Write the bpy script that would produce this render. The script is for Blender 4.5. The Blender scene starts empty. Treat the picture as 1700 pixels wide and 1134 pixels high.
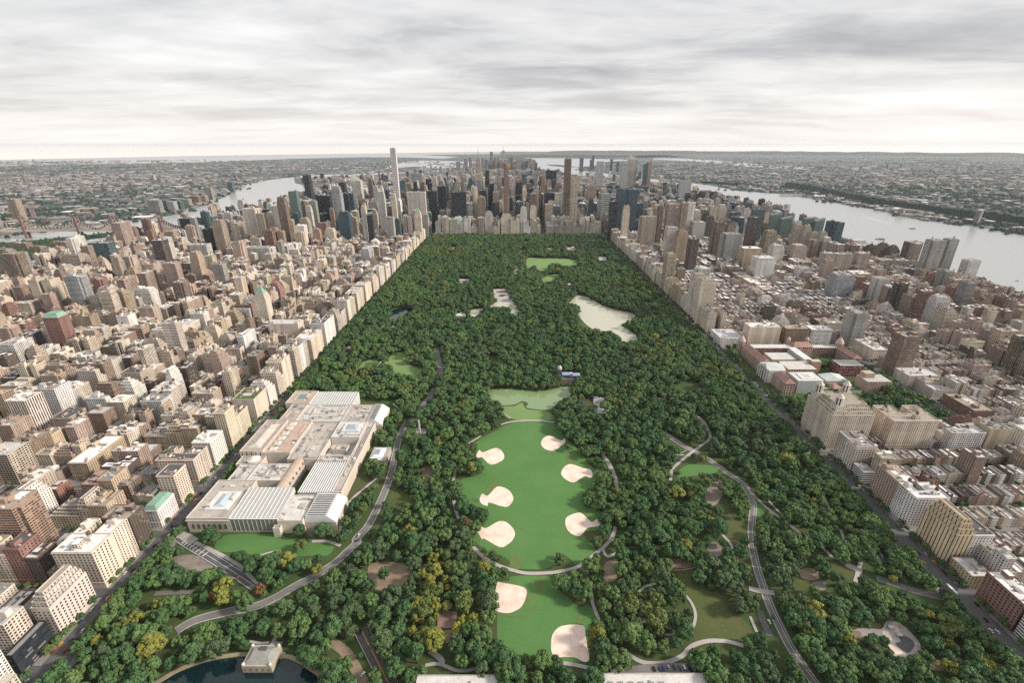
import bpy, math, random
import numpy as np
from mathutils import Vector
R = random.Random(11)
NR = np.random.default_rng(5)
PI = math.pi
sc = bpy.context.scene
COL = sc.collection.objects

# ------------------------------------------------------------------ camera geometry (survey helpers)
F = 790.0; HH = 422.0; TH = math.atan(327/790); CT = math.cos(TH); ST = math.sin(TH)
def G(px, py, z=0.0):
    u = px-850; v = py-567; s = (HH-z)/(F*ST+v*CT)
    return (u*s, (F*CT-v*ST)*s)
def RY(px, py, y):
    u = px-850; v = py-567; s = y/(F*CT-v*ST)
    return (u*s, HH-(F*ST+v*CT)*s)
def PX(x, y, z=0.0):
    z -= HH; d = y*CT-z*ST
    if d < 1: return (-9999, -9999)
    return (850+F*x/d, 567-F*(y*ST+z*CT)/d)
def XAT(px, y, z):
    return (px-850)*(y*CT-(z-HH)*ST)/F
def Q(ox, oy, s, pts, z=0.0):
    return [G(ox+a/s, oy+b/s, z) for a, b in pts]
def st(k): return 428+(84-k)*78.7

# ------------------------------------------------------------------ materials
def mat(name):
    m = bpy.data.materials.new(name); m.use_nodes = True
    nt = m.node_tree; nt.nodes.clear()
    o = nt.nodes.new('ShaderNodeOutputMaterial'); b = nt.nodes.new('ShaderNodeBsdfPrincipled')
    nt.links.new(b.outputs[0], o.inputs[0])
    return m, nt, b
class N:
    def __init__(s, nt): s.nt = nt
    def __call__(s, t, ins=None, **kw):
        n = s.nt.nodes.new(t)
        for k, v in kw.items(): setattr(n, k, v)
        for k, v in (ins or {}).items():
            if isinstance(v, bpy.types.NodeSocket): s.nt.links.new(v, n.inputs[k])
            else: n.inputs[k].default_value = v
        return n
    def math(s, op, a, b=0.0, c=None):
        d = {0: a, 1: b}
        if c is not None: d[2] = c
        return s('ShaderNodeMath', d, operation=op).outputs[0]
    def mix(s, f, a, b, bt='MIX'):
        n = s('ShaderNodeMix', {0: f, 6: a, 7: b}, data_type='RGBA', blend_type=bt)
        return n.outputs[2]
    def noise(s, vec, scale, detail=3.0, rough=.55):
        return s('ShaderNodeTexNoise', {'Vector': vec, 'Scale': scale, 'Detail': detail, 'Roughness': rough}).outputs[0]
    def ramp(s, f, stops):
        n = s('ShaderNodeValToRGB', {0: f}); e = n.color_ramp.elements
        while len(e) < len(stops): e.new(.5)
        for i, (p, c) in enumerate(stops): e[i].position = p; e[i].color = (*c, 1)
        return n.outputs[0]
def pos(n): return n('ShaderNodeNewGeometry').outputs['Position']

def facade_mat():
    m, nt, b = mat('facade'); n = N(nt)
    col = n('ShaderNodeAttribute', attribute_name='col').outputs['Color']
    wa = n('ShaderNodeAttribute', attribute_name='win')
    ws = n('ShaderNodeSeparateColor', {0: wa.outputs['Color']})
    hw, hh, gl = ws.outputs[0], ws.outputs[1], ws.outputs[2]
    uv = n('ShaderNodeUVMap', uv_map='UVMap').outputs[0]
    fr = n('ShaderNodeVectorMath', {0: uv}, operation='FRACTION').outputs[0]
    fl = n('ShaderNodeVectorMath', {0: uv}, operation='FLOOR').outputs[0]
    sx = n('ShaderNodeSeparateXYZ', {0: fr})
    mx = n.math('LESS_THAN', n.math('ABSOLUTE', n.math('SUBTRACT', sx.outputs[0], .5)), hw)
    my = n.math('LESS_THAN', n.math('ABSOLUTE', n.math('SUBTRACT', sx.outputs[1], .52)), hh)
    mk = n.math('MULTIPLY', mx, my)
    rn = n('ShaderNodeTexWhiteNoise', {'Vector': fl}, noise_dimensions='3D').outputs['Value']
    p = pos(n)
    big = n.noise(p, .035, 4); fine = n.noise(p, .6, 2)
    v = n.math('MULTIPLY_ADD', big, .5, n.math('MULTIPLY_ADD', fine, .26, .62))
    cell = n('ShaderNodeVectorMath', {0: n('ShaderNodeVectorMath', {0: uv, 1: (.42, .21, 0)}, operation='MULTIPLY').outputs[0]}, operation='FLOOR').outputs[0]
    cs = n('ShaderNodeSeparateXYZ', {0: cell})
    tu = n('ShaderNodeTexWhiteNoise', {'W': cs.outputs[0]}, noise_dimensions='1D').outputs['Value']; tv = n('ShaderNodeTexWhiteNoise', {'W': cs.outputs[1]}, noise_dimensions='1D').outputs['Value']
    v = n.math('MULTIPLY', v, n.math('MULTIPLY_ADD', tu, .34, n.math('MULTIPLY_ADD', tv, .14, .77)))
    wallc = n.mix(1.0, col, n('ShaderNodeCombineColor', {0: v, 1: v, 2: v}).outputs[0], 'MULTIPLY')
    blind = n.math('GREATER_THAN', rn, .88)
    dark = n.mix(rn, (.018, .021, .025, 1), (.05, .052, .055, 1))
    dark = n.mix(gl, dark, col)
    winc = n.mix(n.math('MULTIPLY', blind, n.math('MAXIMUM', 0.0, n.math('SUBTRACT', .85, n.math('MULTIPLY', gl, 1.5)))), dark, (.24, .23, .21, 1))
    c = n.mix(mk, wallc, winc)
    nt.links.new(c, b.inputs['Base Color'])
    r = n.math('SUBTRACT', .85, n.math('MULTIPLY', mk, .6))
    nt.links.new(r, b.inputs['Roughness']); b.inputs['Specular IOR Level'].default_value = .32
    return m
def tint_mat(name, scale, lo, hi, rough=.9, attr='col', scale2=None, spec=.3):
    m, nt, b = mat(name); n = N(nt)
    col = n('ShaderNodeAttribute', attribute_name=attr).outputs['Color']
    p = pos(n); a = n.noise(p, scale, 4)
    if scale2:
        a = n.math('MULTIPLY_ADD', n.noise(p, scale2, 2), .5, n.math('MULTIPLY', a, .5))
    v = n.math('MULTIPLY_ADD', a, (hi-lo)*2, lo-(hi-lo)*.5)
    c = n.mix(1.0, col, n('ShaderNodeCombineColor', {0: v, 1: v, 2: v}).outputs[0], 'MULTIPLY')
    nt.links.new(c, b.inputs['Base Color']); b.inputs['Roughness'].default_value = rough
    b.inputs['Specular IOR Level'].default_value = spec
    return m
def flat_mat(name, stops, scale, rough=.9, scale2=None, detail=5, spec=.3):
    m, nt, b = mat(name); n = N(nt); p = pos(n)
    a = n.noise(p, scale, detail)
    if scale2: a = n.math('MULTIPLY_ADD', n.noise(p, scale2, 3), .45, n.math('MULTIPLY', a, .55))
    nt.links.new(n.ramp(a, stops), b.inputs['Base Color']); b.inputs['Roughness'].default_value = rough
    b.inputs['Specular IOR Level'].default_value = spec
    return m
def water_mat(name, col, rough=.12, bump=.25, scale=.06):
    m, nt, b = mat(name); n = N(nt); p = pos(n)
    b.inputs['Base Color'].default_value = (*col, 1); b.inputs['Roughness'].default_value = rough
    bp = n('ShaderNodeBump', {'Strength': bump, 'Distance': 1.0, 'Height': n.noise(p, scale, 5)})
    nt.links.new(bp.outputs[0], b.inputs['Normal'])
    return m
def leaf_mat(name, c0, c1):
    m, nt, b = mat(name); n = N(nt)
    oi = n('ShaderNodeObjectInfo')
    sh = n('ShaderNodeAttribute', attribute_name='shade').outputs['Fac']
    zone = n.noise(oi.outputs['Location'], .012, 2)
    f = n.math('MULTIPLY_ADD', oi.outputs['Random'], .5, n.math('MULTIPLY_ADD', zone, 1.2, -.35))
    c = n.mix(f, (*c0, 1), (*c1, 1))
    c = n.mix(1.0, c, n('ShaderNodeCombineColor', {0: sh, 1: sh, 2: sh}).outputs[0], 'MULTIPLY')
    nt.links.new(c, b.inputs['Base Color']); b.inputs['Roughness'].default_value = .75
    b.inputs['Specular IOR Level'].default_value = .25
    return m
M = {}
M['facade'] = facade_mat()
M['roof'] = tint_mat('roofing', .09, .62, 1.22, scale2=.5)
M['plain'] = tint_mat('painted', .3, .8, 1.1, .6)
M['stone'] = tint_mat('stonework', .10, .66, 1.2, .85, scale2=.7)
M['gloss'] = tint_mat('glossy', .3, .9, 1.05, .18, spec=.6)
M['asphalt'] = flat_mat('asphalt', [(.3, (.075, .075, .08)), (.7, (.14, .138, .138))], .03, .8, .5)
M['drive'] = flat_mat('drive asphalt', [(.3, (.13, .125, .12)), (.7, (.22, .21, .20))], .05, .85, .7)
M['pathc'] = flat_mat('path paving', [(.3, (.33, .31, .29)), (.7, (.46, .43, .41))], .06, .9, .8)
M['pave'] = flat_mat('pavement', [(.3, (.16, .15, .145)), (.7, (.30, .285, .27))], .04, .9, .6)
M['grass'] = flat_mat('park ground', [(.28, (.11, .08, .05)), (.42, (.07, .08, .03)), (.62, (.04, .09, .022)), (.8, (.05, .11, .026))], .018, .95, .22)
M['meadow'] = flat_mat('meadow', [(.3, (.05, .08, .02)), (.5, (.075, .095, .03)), (.62, (.11, .105, .042)), (.75, (.17, .13, .07))], .03, .95, .4)
M['lawnp'] = flat_mat('far lawn', [(.3, (.12, .22, .07)), (.7, (.19, .27, .10))], .03, .95, .4)
M['lawn'] = flat_mat('lawn', [(.3, (.066, .152, .042)), (.5, (.082, .185, .053)), (.62, (.098, .20, .06)), (.78, (.15, .21, .08))], .022, .95, .45)
M['sand'] = flat_mat('infield', [(.32, (.50, .33, .25)), (.45, (.72, .56, .47)), (.58, (.80, .66, .57)), (.72, (.86, .75, .64))], .09, .95, .7)
M['dirt'] = flat_mat('bare earth', [(.3, (.17, .125, .085)), (.7, (.32, .25, .18))], .06, .95, .5)
M['brickp'] = flat_mat('brick court', [(.3, (.20, .12, .10)), (.7, (.34, .23, .19))], .2, .9, .8)
M['rock'] = flat_mat('bedrock', [(.3, (.12, .10, .085)), (.7, (.30, .26, .225))], .12, .9, .6)
M['river'] = water_mat('river water', (.34, .35, .35), .22, .05, .01)
M['lake'] = water_mat('lake water', (.46, .46, .36), .12, .04, .05)
M['pond'] = water_mat('pond water', (.19, .27, .13), .10, .08, .08)
M['resv'] = water_mat('reservoir water', (.005, .018, .022), .06, .03, .3)
M['marsh'] = flat_mat('marsh', [(.3, (.05, .07, .035)), (.7, (.12, .13, .08))], .001, .95, .004)
LEAF = [('dark green', (.040, .096, .036), (.070, .130, .047)), ('mid green', (.070, .142, .044), (.108, .168, .055)),
        ('olive green', (.085, .125, .034), (.125, .155, .046)), ('yellow green', (.15, .17, .034), (.21, .21, .045)),
        ('golden yellow', (.26, .26, .04), (.31, .28, .05)), ('rust brown', (.15, .07, .03), (.19, .10, .045)), ('grey green', (.052, .092, .040), (.082, .122, .054))]
LM = [leaf_mat('leaves '+a, b, c) for a, b, c in LEAF]
MK = list(M)

# ------------------------------------------------------------------ mesh builder
NOW = (0, 0, 0)
class MB:
    def __init__(s, ox=0, oy=0, oz=0):
        s.v = []; s.f = []; s.m = []; s.uv = []; s.c = []; s.w = []; s.o = (ox, oy, oz)
    def face(s, pts, mt, col, win=NOW, uv=None):
        k = len(s.v); ox, oy, oz = s.o
        for p in pts: s.v.append((p[0]-ox, p[1]-oy, p[2]-oz))
        s.f.append(tuple(range(k, k+len(pts)))); s.m.append(mt); s.c.append(col); s.w.append(win)
        s.uv.extend(uv if uv else [(0, 0)]*len(pts))
    def wall(s, ax, ay, bx, by, z0, z1, col, win, bay=3.3, fl=3.3, mt='facade'):
        uv = None
        if win[0]:
            nu = max(1, round(math.hypot(bx-ax, by-ay)/bay)); nv = max(1, round((z1-z0)/fl))
            U = R.randrange(400); V = R.randrange(400)
            uv = [(U, V), (U+nu, V), (U+nu, V+nv), (U, V+nv)]
        s.face([(ax, ay, z0), (bx, by, z0), (bx, by, z1), (ax, ay, z1)], mt, col, win, uv)
    def walls(s, x0, x1, y0, y1, z0, z1, col, win=NOW, bay=3.3, fl=3.3, mt='facade'):
        for a in ((x0, y0, x1, y0), (x1, y0, x1, y1), (x1, y1, x0, y1), (x0, y1, x0, y0)):
            s.wall(*a, z0, z1, col, win, bay, fl, mt)
    def top(s, x0, x1, y0, y1, z, col, mt='roof'):
        s.face([(x0, y0, z), (x1, y0, z), (x1, y1, z), (x0, y1, z)], mt, col)
    def box(s, x0, x1, y0, y1, z0, z1, col, win=NOW, tcol=None, bay=3.3, fl=3.3, mt='facade', tmt='roof'):
        s.walls(x0, x1, y0, y1, z0, z1, col, win, bay, fl, mt)
        s.top(x0, x1, y0, y1, z1, tcol or col, tmt)
    def ring(s, x0, x1, y0, y1, z, h, t, col, mt='stone'):
        X0, X1, Y0, Y1 = x0+t, x1-t, y0+t, y1-t
        for a in ((X1, Y0, X0, Y0), (X1, Y1, X1, Y0), (X0, Y1, X1, Y1), (X0, Y0, X0, Y1)):
            s.wall(*a, z, z+h, col, NOW, mt=mt)
        o = [(x0, y0), (x1, y0), (x1, y1), (x0, y1)]; i = [(X0, Y0), (X1, Y0), (X1, Y1), (X0, Y1)]
        for k in range(4):
            j = (k+1) % 4
            s.face([(*o[k], z+h), (*o[j], z+h), (*i[j], z+h), (*i[k], z+h)], mt, col)
    def cyl(s, cx, cy, r0, r1, z0, z1, n, col, cap=True, mt='plain', win=NOW, tmt=None, tcol=None):
        a = [(math.cos(2*PI*k/n), math.sin(2*PI*k/n)) for k in range(n)]
        for k in range(n):
            p, q = a[k], a[(k+1) % n]
            uv = [(k, 0), (k+1, 0), (k+1, max(1, round((z1-z0)/3.3))), (k, max(1, round((z1-z0)/3.3)))] if win[0] else None
            if r1 < 1e-3:
                s.face([(cx+p[0]*r0, cy+p[1]*r0, z0), (cx+q[0]*r0, cy+q[1]*r0, z0), (cx, cy, z1)], mt, col)
            else:
                s.face([(cx+p[0]*r0, cy+p[1]*r0, z0), (cx+q[0]*r0, cy+q[1]*r0, z0), (cx+q[0]*r1, cy+q[1]*r1, z1), (cx+p[0]*r1, cy+p[1]*r1, z1)], mt, col, win, uv)
        if cap and r1 > 1e-3:
            s.face([(cx+p[0]*r1, cy+p[1]*r1, z1) for p in a], tmt or mt, tcol or col)
    def gable(s, x0, x1, y0, y1, z0, z1, col, along='x', hip=0.0, mt='roof', wcol=None):
        if along == 'x':
            ym = (y0+y1)/2; A = (x0+hip, ym, z1); B = (x1-hip, ym, z1)
            s.face([(x0, y0, z0), (x1, y0, z0), B, A], mt, col); s.face([(x1, y1, z0), (x0, y1, z0), A, B], mt, col)
            s.face([(x0, y1, z0), (x0, y0, z0), A], mt if hip else 'stone', col if hip else (wcol or col))
            s.face([(x1, y0, z0), (x1, y1, z0), B], mt if hip else 'stone', col if hip else (wcol or col))
        else:
            xm = (x0+x1)/2; A = (xm, y0+hip, z1); B = (xm, y1-hip, z1)
            s.face([(x1, y0, z0), (x1, y1, z0), B, A], mt, col); s.face([(x0, y1, z0), (x0, y0, z0), A, B], mt, col)
            s.face([(x0, y0, z0), (x1, y0, z0), A], mt if hip else 'stone', col if hip else (wcol or col))
            s.face([(x1, y1, z0), (x0, y1, z0), B], mt if hip else 'stone', col if hip else (wcol or col))
    def frustum(s, a, b, z0, z1, col, win=NOW, mt='facade', bay=3.3, fl=3.3, top=True, tcol=None):
        A = [(a[0], a[2]), (a[1], a[2]), (a[1], a[3]), (a[0], a[3])]; B = [(b[0], b[2]), (b[1], b[2]), (b[1], b[3]), (b[0], b[3])]
        for k in range(4):
            j = (k+1) % 4; nu = max(1, round(math.dist(A[k], A[j])/bay)); nv = max(1, round((z1-z0)/fl)); U = R.randrange(300)
            s.face([(*A[k], z0), (*A[j], z0), (*B[j], z1), (*B[k], z1)], mt, col, win, [(U, U), (U+nu, U), (U+nu, U+nv), (U, U+nv)])
        if top: s.top(*b, z1, tcol or col)
    def poly(s, pts, z, col, mt):
        s.face([(x, y, z) for x, y in pts], mt, col)
    def mesh(s, name):
        me = bpy.data.meshes.new(name)
        me.from_pydata(s.v, [], s.f)
        used = []
        for k in s.m:
            if k not in used: used.append(k)
        ix = {k: i for i, k in enumerate(used)}
        for k in used: me.materials.append(M[k])
        me.polygons.foreach_set('material_index', [ix[k] for k in s.m])
        a = me.attributes.new('col', 'FLOAT_COLOR', 'FACE'); a.data.foreach_set('color', np.array([(c[0], c[1], c[2], 1) for c in s.c], dtype=np.float32).ravel())
        if 'facade' in ix:
            a = me.attributes.new('win', 'FLOAT_COLOR', 'FACE'); a.data.foreach_set('color', np.array([(c[0], c[1], c[2], 1) for c in s.w], dtype=np.float32).ravel())
            u = me.uv_layers.new(name='UVMap'); u.data.foreach_set('uv', np.array(s.uv, dtype=np.float32).ravel())
        me.update()
        return me
    def build(s, name, parent=None):
        if not s.f: return None
        o = bpy.data.objects.new(name, s.mesh(name)); COL.link(o)
        if parent: o.parent = parent
        else: o.location = s.o
        return o
def tag(o, label=None, cat=None, group=None, kind=None):
    if label: o['label'] = label
    if cat: o['category'] = cat
    if group: o['group'] = group
    if kind: o['kind'] = kind
    return o
def thing(name, x, y, label, cat, group=None, z=0.0):
    o = bpy.data.objects.new(name, None); COL.link(o); o.location = (x, y, z); o.empty_display_size = 2
    return tag(o, label, cat, group)
def struct(o, label=None, cat=None):
    o['kind'] = 'structure'
    if label: o['label'] = label; o['category'] = cat
    return o

# ------------------------------------------------------------------ palette
C = dict(cream=(.62, .53, .43), lime=(.55, .49, .42), white=(.68, .65, .61), tan=(.42, .33, .24), beige=(.50, .42, .34), brown=(.24, .175, .135),
         red=(.265, .145, .115), pink=(.40, .30, .25), grey=(.34, .335, .325), dbrown=(.115, .085, .072), blue=(.055, .10, .13), dark=(.022, .03, .042),
         green=(.15, .215, .20), yellow=(.58, .465, .33), conc=(.42, .40, .37), teal=(.075, .135, .145), silver=(.45, .47, .48), orange=(.48, .27, .16), clay=(.36, .235, .17))
CW = dict(cream='cream', lime='pale stone', white='white', tan='tan', beige='beige', brown='brown', red='red brick', pink='pinkish', grey='grey', dbrown='dark brown',
          blue='blue glass', dark='black glass', green='green glass', yellow='yellow', conc='concrete', teal='teal glass', silver='silver', orange='orange', clay='clay')
ROOF = dict(white=(.74, .735, .73), silver=(.54, .54, .54), grey=(.28, .275, .27), tar=(.10, .10, .105), tan=(.36, .31, .26), green=(.10, .13, .05), copper=(.22, .36, .29), red=(.30, .13, .10))
RW = dict(white='white', silver='silvery', grey='grey', tar='black', tan='tan', green='planted', copper='green copper', red='red')
WS = dict(punch=(.20, .27, 0), wide=(.33, .27, 0), band=(.5, .26, .05), vert=(.24, .5, 0), curtain=(.45, .43, .55), grid=(.36, .36, 0), balc=(.42, .22, 0), none=NOW)
def vary(c, a=.12):
    k = 1+R.uniform(-a, a); return (min(.8, c[0]*k*(1+R.uniform(-.03, .03))), min(.8, c[1]*k), min(.8, c[2]*k*(1+R.uniform(-.05, .05))))

# ------------------------------------------------------------------ buildings
WOOD = (.13, .085, .055)
def roof_clutter(Rf, Ph, tanks, x0, x1, y0, y1, z, col, rc, full=True):
    w, d = x1-x0, y1-y0
    if w < 7 or d < 7: return
    n = 1 if w*d < 500 else R.choice((1, 2, 2, 3))
    for k in range(n):
        bw = min(R.uniform(4, 9), w*.5); bd = min(R.uniform(4, 9), d*.5); bh = R.uniform(2.8, 6.5)
        bx = R.uniform(x0+1.2, x1-bw-1.2); by = R.uniform(y0+1.2, y1-bd-1.2)
        Ph.box(bx, bx+bw, by, by+bd, z, z+bh, col, WS['punch'] if R.random() < .3 else NOW, rc)
        if k == 0 and R.random() < .5: tanks.append((bx+bw/2, by+bd/2, z+bh))
    if not full: return
    for k in range(int(min(9, w*d/90))):
        a = R.uniform(.8, 2.6); b = R.uniform(.8, 2.6); bx = R.uniform(x0+1, max(x0+1.1, x1-a-1)); by = R.uniform(y0+1, max(y0+1.1, y1-b-1))
        g = R.choice(((.5, .5, .5), (.3, .3, .3), (.15, .15, .15), (.6, .58, .55), (.35, .22, .16)))
        Rf.box(bx, bx+a, by, by+b, z, z+R.uniform(.5, 2.2), g, NOW, g, mt='plain', tmt='plain')
    for k in range(R.choice((0, 1, 1, 2))):      # paler and darker roof fields, planted terraces
        a = R.uniform(.2, .5)*w; b = R.uniform(.2, .5)*d; bx = R.uniform(x0+.7, x1-a-.7); by = R.uniform(y0+.7, y1-b-.7)
        Rf.top(bx, bx+a, by, by+b, z+.03+.02*k, ROOF[R.choice(('white', 'grey', 'tar', 'tan', 'silver'))])
def tank(mb, x, y, z):
    mb.cyl(x, y, 1.9, 1.8, z+2.2, z+5.4, 8, WOOD, False); mb.cyl(x, y, 2.1, 0, z+5.4, z+6.9, 8, (.09, .075, .06))
    for a, b in ((-1, -1), (1, -1), (1, 1), (-1, 1)): mb.box(x+a*1.2-.15, x+a*1.2+.15, y+b*1.2-.15, y+b*1.2+.15, z, z+2.2, (.1, .09, .08), mt='plain', tmt='plain')
def boxes_of(s):
    x0, x1, y0, y1, h, t = s['x0'], s['x1'], s['y0'], s['y1'], s['h'], s.get('typ', 'slab')
    w, d = x1-x0, y1-y0; B = []
    if t == 'slab': B = [(x0, x1, y0, y1, 0, h)]
    elif t == 'court':      # light court opening to the south or to the block's inside
        g = max(5, w*.28); c = (x0+x1)/2+R.uniform(-.1, .1)*w; dd = d*R.uniform(.4, .6)
        if s.get('court', 's') == 's': B = [(x0, x1, y0, y1-dd, 0, h), (x0, c-g/2, y1-dd, y1, 0, h), (c+g/2, x1, y1-dd, y1, 0, h)]
        else: B = [(x0, x1, y0+dd, y1, 0, h), (x0, c-g/2, y0, y0+dd, 0, h), (c+g/2, x1, y0, y0+dd, 0, h)]
    elif t == 'ell':
        e = s.get('ell', 1); k = w*.5
        if e > 0: B = [(x0, x1, y0, y0+d*.5, 0, h), (x1-k, x1, y0+d*.5, y1, 0, h), (x0, x1-k, y0+d*.5, y1, 0, h*.72)]
        else: B = [(x0, x1, y0, y0+d*.5, 0, h), (x0, x0+k, y0+d*.5, y1, 0, h), (x0+k, x1, y0+d*.5, y1, 0, h*.72)]
    elif t == 'cake':
        i = min(w, d)*(.09 if h < 66 else .048); a, b, c = (h*.72, h*.83, h*.93) if h < 66 else (h*.86, h*.92, h*.965)
        B = [(x0, x1, y0, y1, 0, a), (x0+i, x1-i, y0+i, y1-i, a, b), (x0+2.1*i, x1-2.1*i, y0+2.1*i, y1-2.1*i, b, c), (x0+3.3*i, x1-3.3*i, y0+3.3*i, y1-3.3*i, c, h)]
    elif t == 'podium':
        B = [(x0, x1, y0, y1, 0, min(20, h*.25)), (x0+w*.12, x1-w*.12, y0+d*.1, y1-d*.15, min(20, h*.25), h)]
    elif t == 'notch':      # slab with stepped corners, tower style
        i = min(w, d)*.16
        B = [(x0+i, x1-i, y0, y1, 0, h), (x0, x0+i, y0+i, y1-i, 0, h*.97), (x1-i, x1, y0+i, y1-i, 0, h*.97)]
    elif t == 'twin':
        B = [(x0, x1, y0, y1, 0, h*.3), (x0, x0+w*.42, y0, y1-d*.1, h*.3, h), (x1-w*.42, x1, y0+d*.1, y1, h*.3, h*.985)]
    return B
class Each:
    def __init__(s, cx, cy): s.c = (cx, cy); s.L = []
    def new(s): m = MB(*s.c); s.L.append(m); return m
    def box(s, *a, **k): s.new().box(*a, **k)
    def build(s, name, parent):
        return [m.build(name, parent) for m in s.L if m.f]
def gen(s, W, RfE, Ph, tanks, full=True, par=True):
    col = s['c']; win = WS[s['win']] if isinstance(s['win'], str) else s['win']; rc = s['r']; bay = s.get('bay', 3.4); fl = s.get('fl', 3.3)
    B = boxes_of(s)
    sl = s.get('slant')
    for i, (x0, x1, y0, y1, z0, z1) in enumerate(B):
        Rf = RfE.new() if isinstance(RfE, Each) else RfE
        if sl and i == len(B)-1:
            a = abs(sl); z1 -= a; W.walls(x0, x1, y0, y1, z0, z1, col, win, bay, fl)
            A, Bz = (z1, z1+a) if sl > 0 else (z1+a, z1)
            W.face([(x0, y0, z1), (x1, y0, z1), (x1, y0, Bz), (x0, y0, A)], 'facade', col); W.face([(x1, y1, z1), (x0, y1, z1), (x0, y1, A), (x1, y1, Bz)], 'facade', col)
            W.face([(x1, y0, z1), (x1, y1, z1), (x1, y1, Bz), (x1, y0, Bz)], 'facade', col); W.face([(x0, y1, z1), (x0, y0, z1), (x0, y0, A), (x0, y1, A)], 'facade', col)
            Rf.face([(x0, y0, A), (x1, y0, Bz), (x1, y1, Bz), (x0, y1, A)], 'roof', rc)
            continue
        if s.get('iw') and i == 0:
            W.wall(x1, y1, x0, y1, z0, z1, col, win, bay, fl); W.wall(x0, y0, x1, y0, z0, z1, col, NOW)
            W.wall(x1, y0, x1, y1, z0, z1, col, NOW if x1 < 0 else win, bay, fl); W.wall(x0, y1, x0, y0, z0, z1, col, win if x1 < 0 else NOW, bay, fl)
        else: W.walls(x0, x1, y0, y1, z0, z1, col, win, bay, fl)
        hh = 1.1
        if i == len(B)-1 and s.get('rk') == 'copper' and s.get('hero'):
            W.walls(x0-.3, x1+.3, y0-.3, y1+.3, z1, z1+.8, col, NOW, mt='stone'); W.top(x0-.3, x1+.3, y0-.3, y1+.3, z1+.8, col, 'stone')
            q = min(x1-x0, y1-y0)
            if s.get('typ') == 'cake': Rf.frustum((x0, x1, y0, y1), ((x0+x1)/2-.3, (x0+x1)/2+.3, (y0+y1)/2-.3, (y0+y1)/2+.3), z1+.8, z1+q*1.15, rc, mt='roof')
            else: Rf.frustum((x0, x1, y0, y1), (x0+q*.2, x1-q*.2, y0+q*.2, y1-q*.2), z1+.8, z1+min(9, q*.35), rc, mt='roof')
            continue
        if par:
            W.walls(x0, x1, y0, y1, z1, z1+hh, col, NOW, mt='stone'); W.ring(x0, x1, y0, y1, z1, hh, .45, col); Rf.top(x0+.45, x1-.45, y0+.45, y1-.45, z1, rc)
        else: Rf.top(x0, x1, y0, y1, z1, rc)
        last = s.get('typ', 'slab') not in ('cake', 'podium') or i == len(B)-1
        if last: roof_clutter(Rf, Ph, tanks, x0+.5, x1-.5, y0+.5, y1-.5, z1, col, rc, full)
    if full and par and s.get('typ') in ('slab', 'court', 'ell') and s['h'] > 22 and s['win'] == 'punch':   # cornice and belt courses
        cc = tuple(min(.8, k*1.12) for k in col)
        for (x0, x1, y0, y1, z0, z1) in B[:1]:
            for zz, hh, o in ((z1-.9, .9, .55), (z0+7.2, .6, .3)):
                for a in ((x0-o, x1+o, y0-o, y0+.01), (x1-.01, x1+o, y0, y1), (x0-o, x0+.01, y0, y1)):
                    W.box(*a, zz, zz+hh, cc, NOW, cc, mt='stone', tmt='stone')
def hero_windows(s, root, cx, cy):
    x0, x1, y0, y1, z0, z1 = boxes_of(s)[0]; sides = [((x0, y0, x1, y0), (0, -1))]
    sides.append(((x1, y0, x1, y1), (1, 0)) if x1 < 0 else ((x0, y1, x0, y0), (-1, 0)))
    me = MB(); me.box(-.85, .85, -.06, .10, 0, 1.75, (.03, .034, .04), mt='gloss', tmt='gloss'); me.box(-1, 1, -.14, .10, -.22, -.001, tuple(min(.8, k*1.1) for k in s['c']), mt='stone', tmt='stone')
    wm = me.mesh('window'); pts = []
    for (ax, ay, bx, by), nr in sides:
        L = math.hypot(bx-ax, by-ay); nu = int(L/3.7); nv = int((z1-6)/3.5)
        for i in range(nu):
            for j in range(nv): t = (i+.5)/nu; pts.append((ax+(bx-ax)*t, ay+(by-ay)*t, 6+j*3.5, math.atan2(nr[0], -nr[1])))
    pts.sort(key=lambda p: math.hypot(p[0], p[1], HH-p[2])); R2 = random.Random(int(z1*100))
    rest = MB(cx, cy)
    for k, (x, y, z, a) in enumerate(pts):
        if k < 100:
            o = bpy.data.objects.new('window', wm); COL.link(o); o.parent = root; o.location = (x-cx, y-cy, z); o.rotation_euler.z = a
        else:
            ca, sa = math.cos(a), math.sin(a)
            for f, mt_, cl in zip(me.f, me.m, me.c): rest.face([(x+ca*me.v[i][0]-sa*me.v[i][1], y+sa*me.v[i][0]+ca*me.v[i][1], z+me.v[i][2]) for i in f], mt_, cl)
    o = rest.build('window', root)
    if o: o['kind'] = 'stuff'
IND = []      # every individual building: (spec, root)
def building(s):
    cx, cy = (s['x0']+s['x1'])/2, (s['y0']+s['y1'])/2
    root = thing(s['name'], cx, cy, s.get('label'), s['cat'], s.get('group'))
    W, Rf, Ph = MB(cx, cy), Each(cx, cy), Each(cx, cy); tanks = []
    gen(s, W, Rf, Ph, tanks)
    W.build('wall', root); Rf.build('roof', root); Ph.build('penthouse', root)
    for t in tanks[:3]:
        tm = MB(cx, cy); tank(tm, *t); tm.build('water_tank', root)
    if s.get('iw'): hero_windows(s, root, cx, cy)
    IND.append((s, root)); return root
RES = []      # reserved footprints
def reserve(x0, x1, y0, y1): RES.append((min(x0, x1), max(x0, x1), min(y0, y1), max(y0, y1)))
def free(x0, x1, y0, y1, m=1.0):
    for a in RES:
        if x0 < a[1]-m and x1 > a[0]+m and y0 < a[3]-m and y1 > a[2]+m: return False
    return True
SPECS = []
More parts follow.
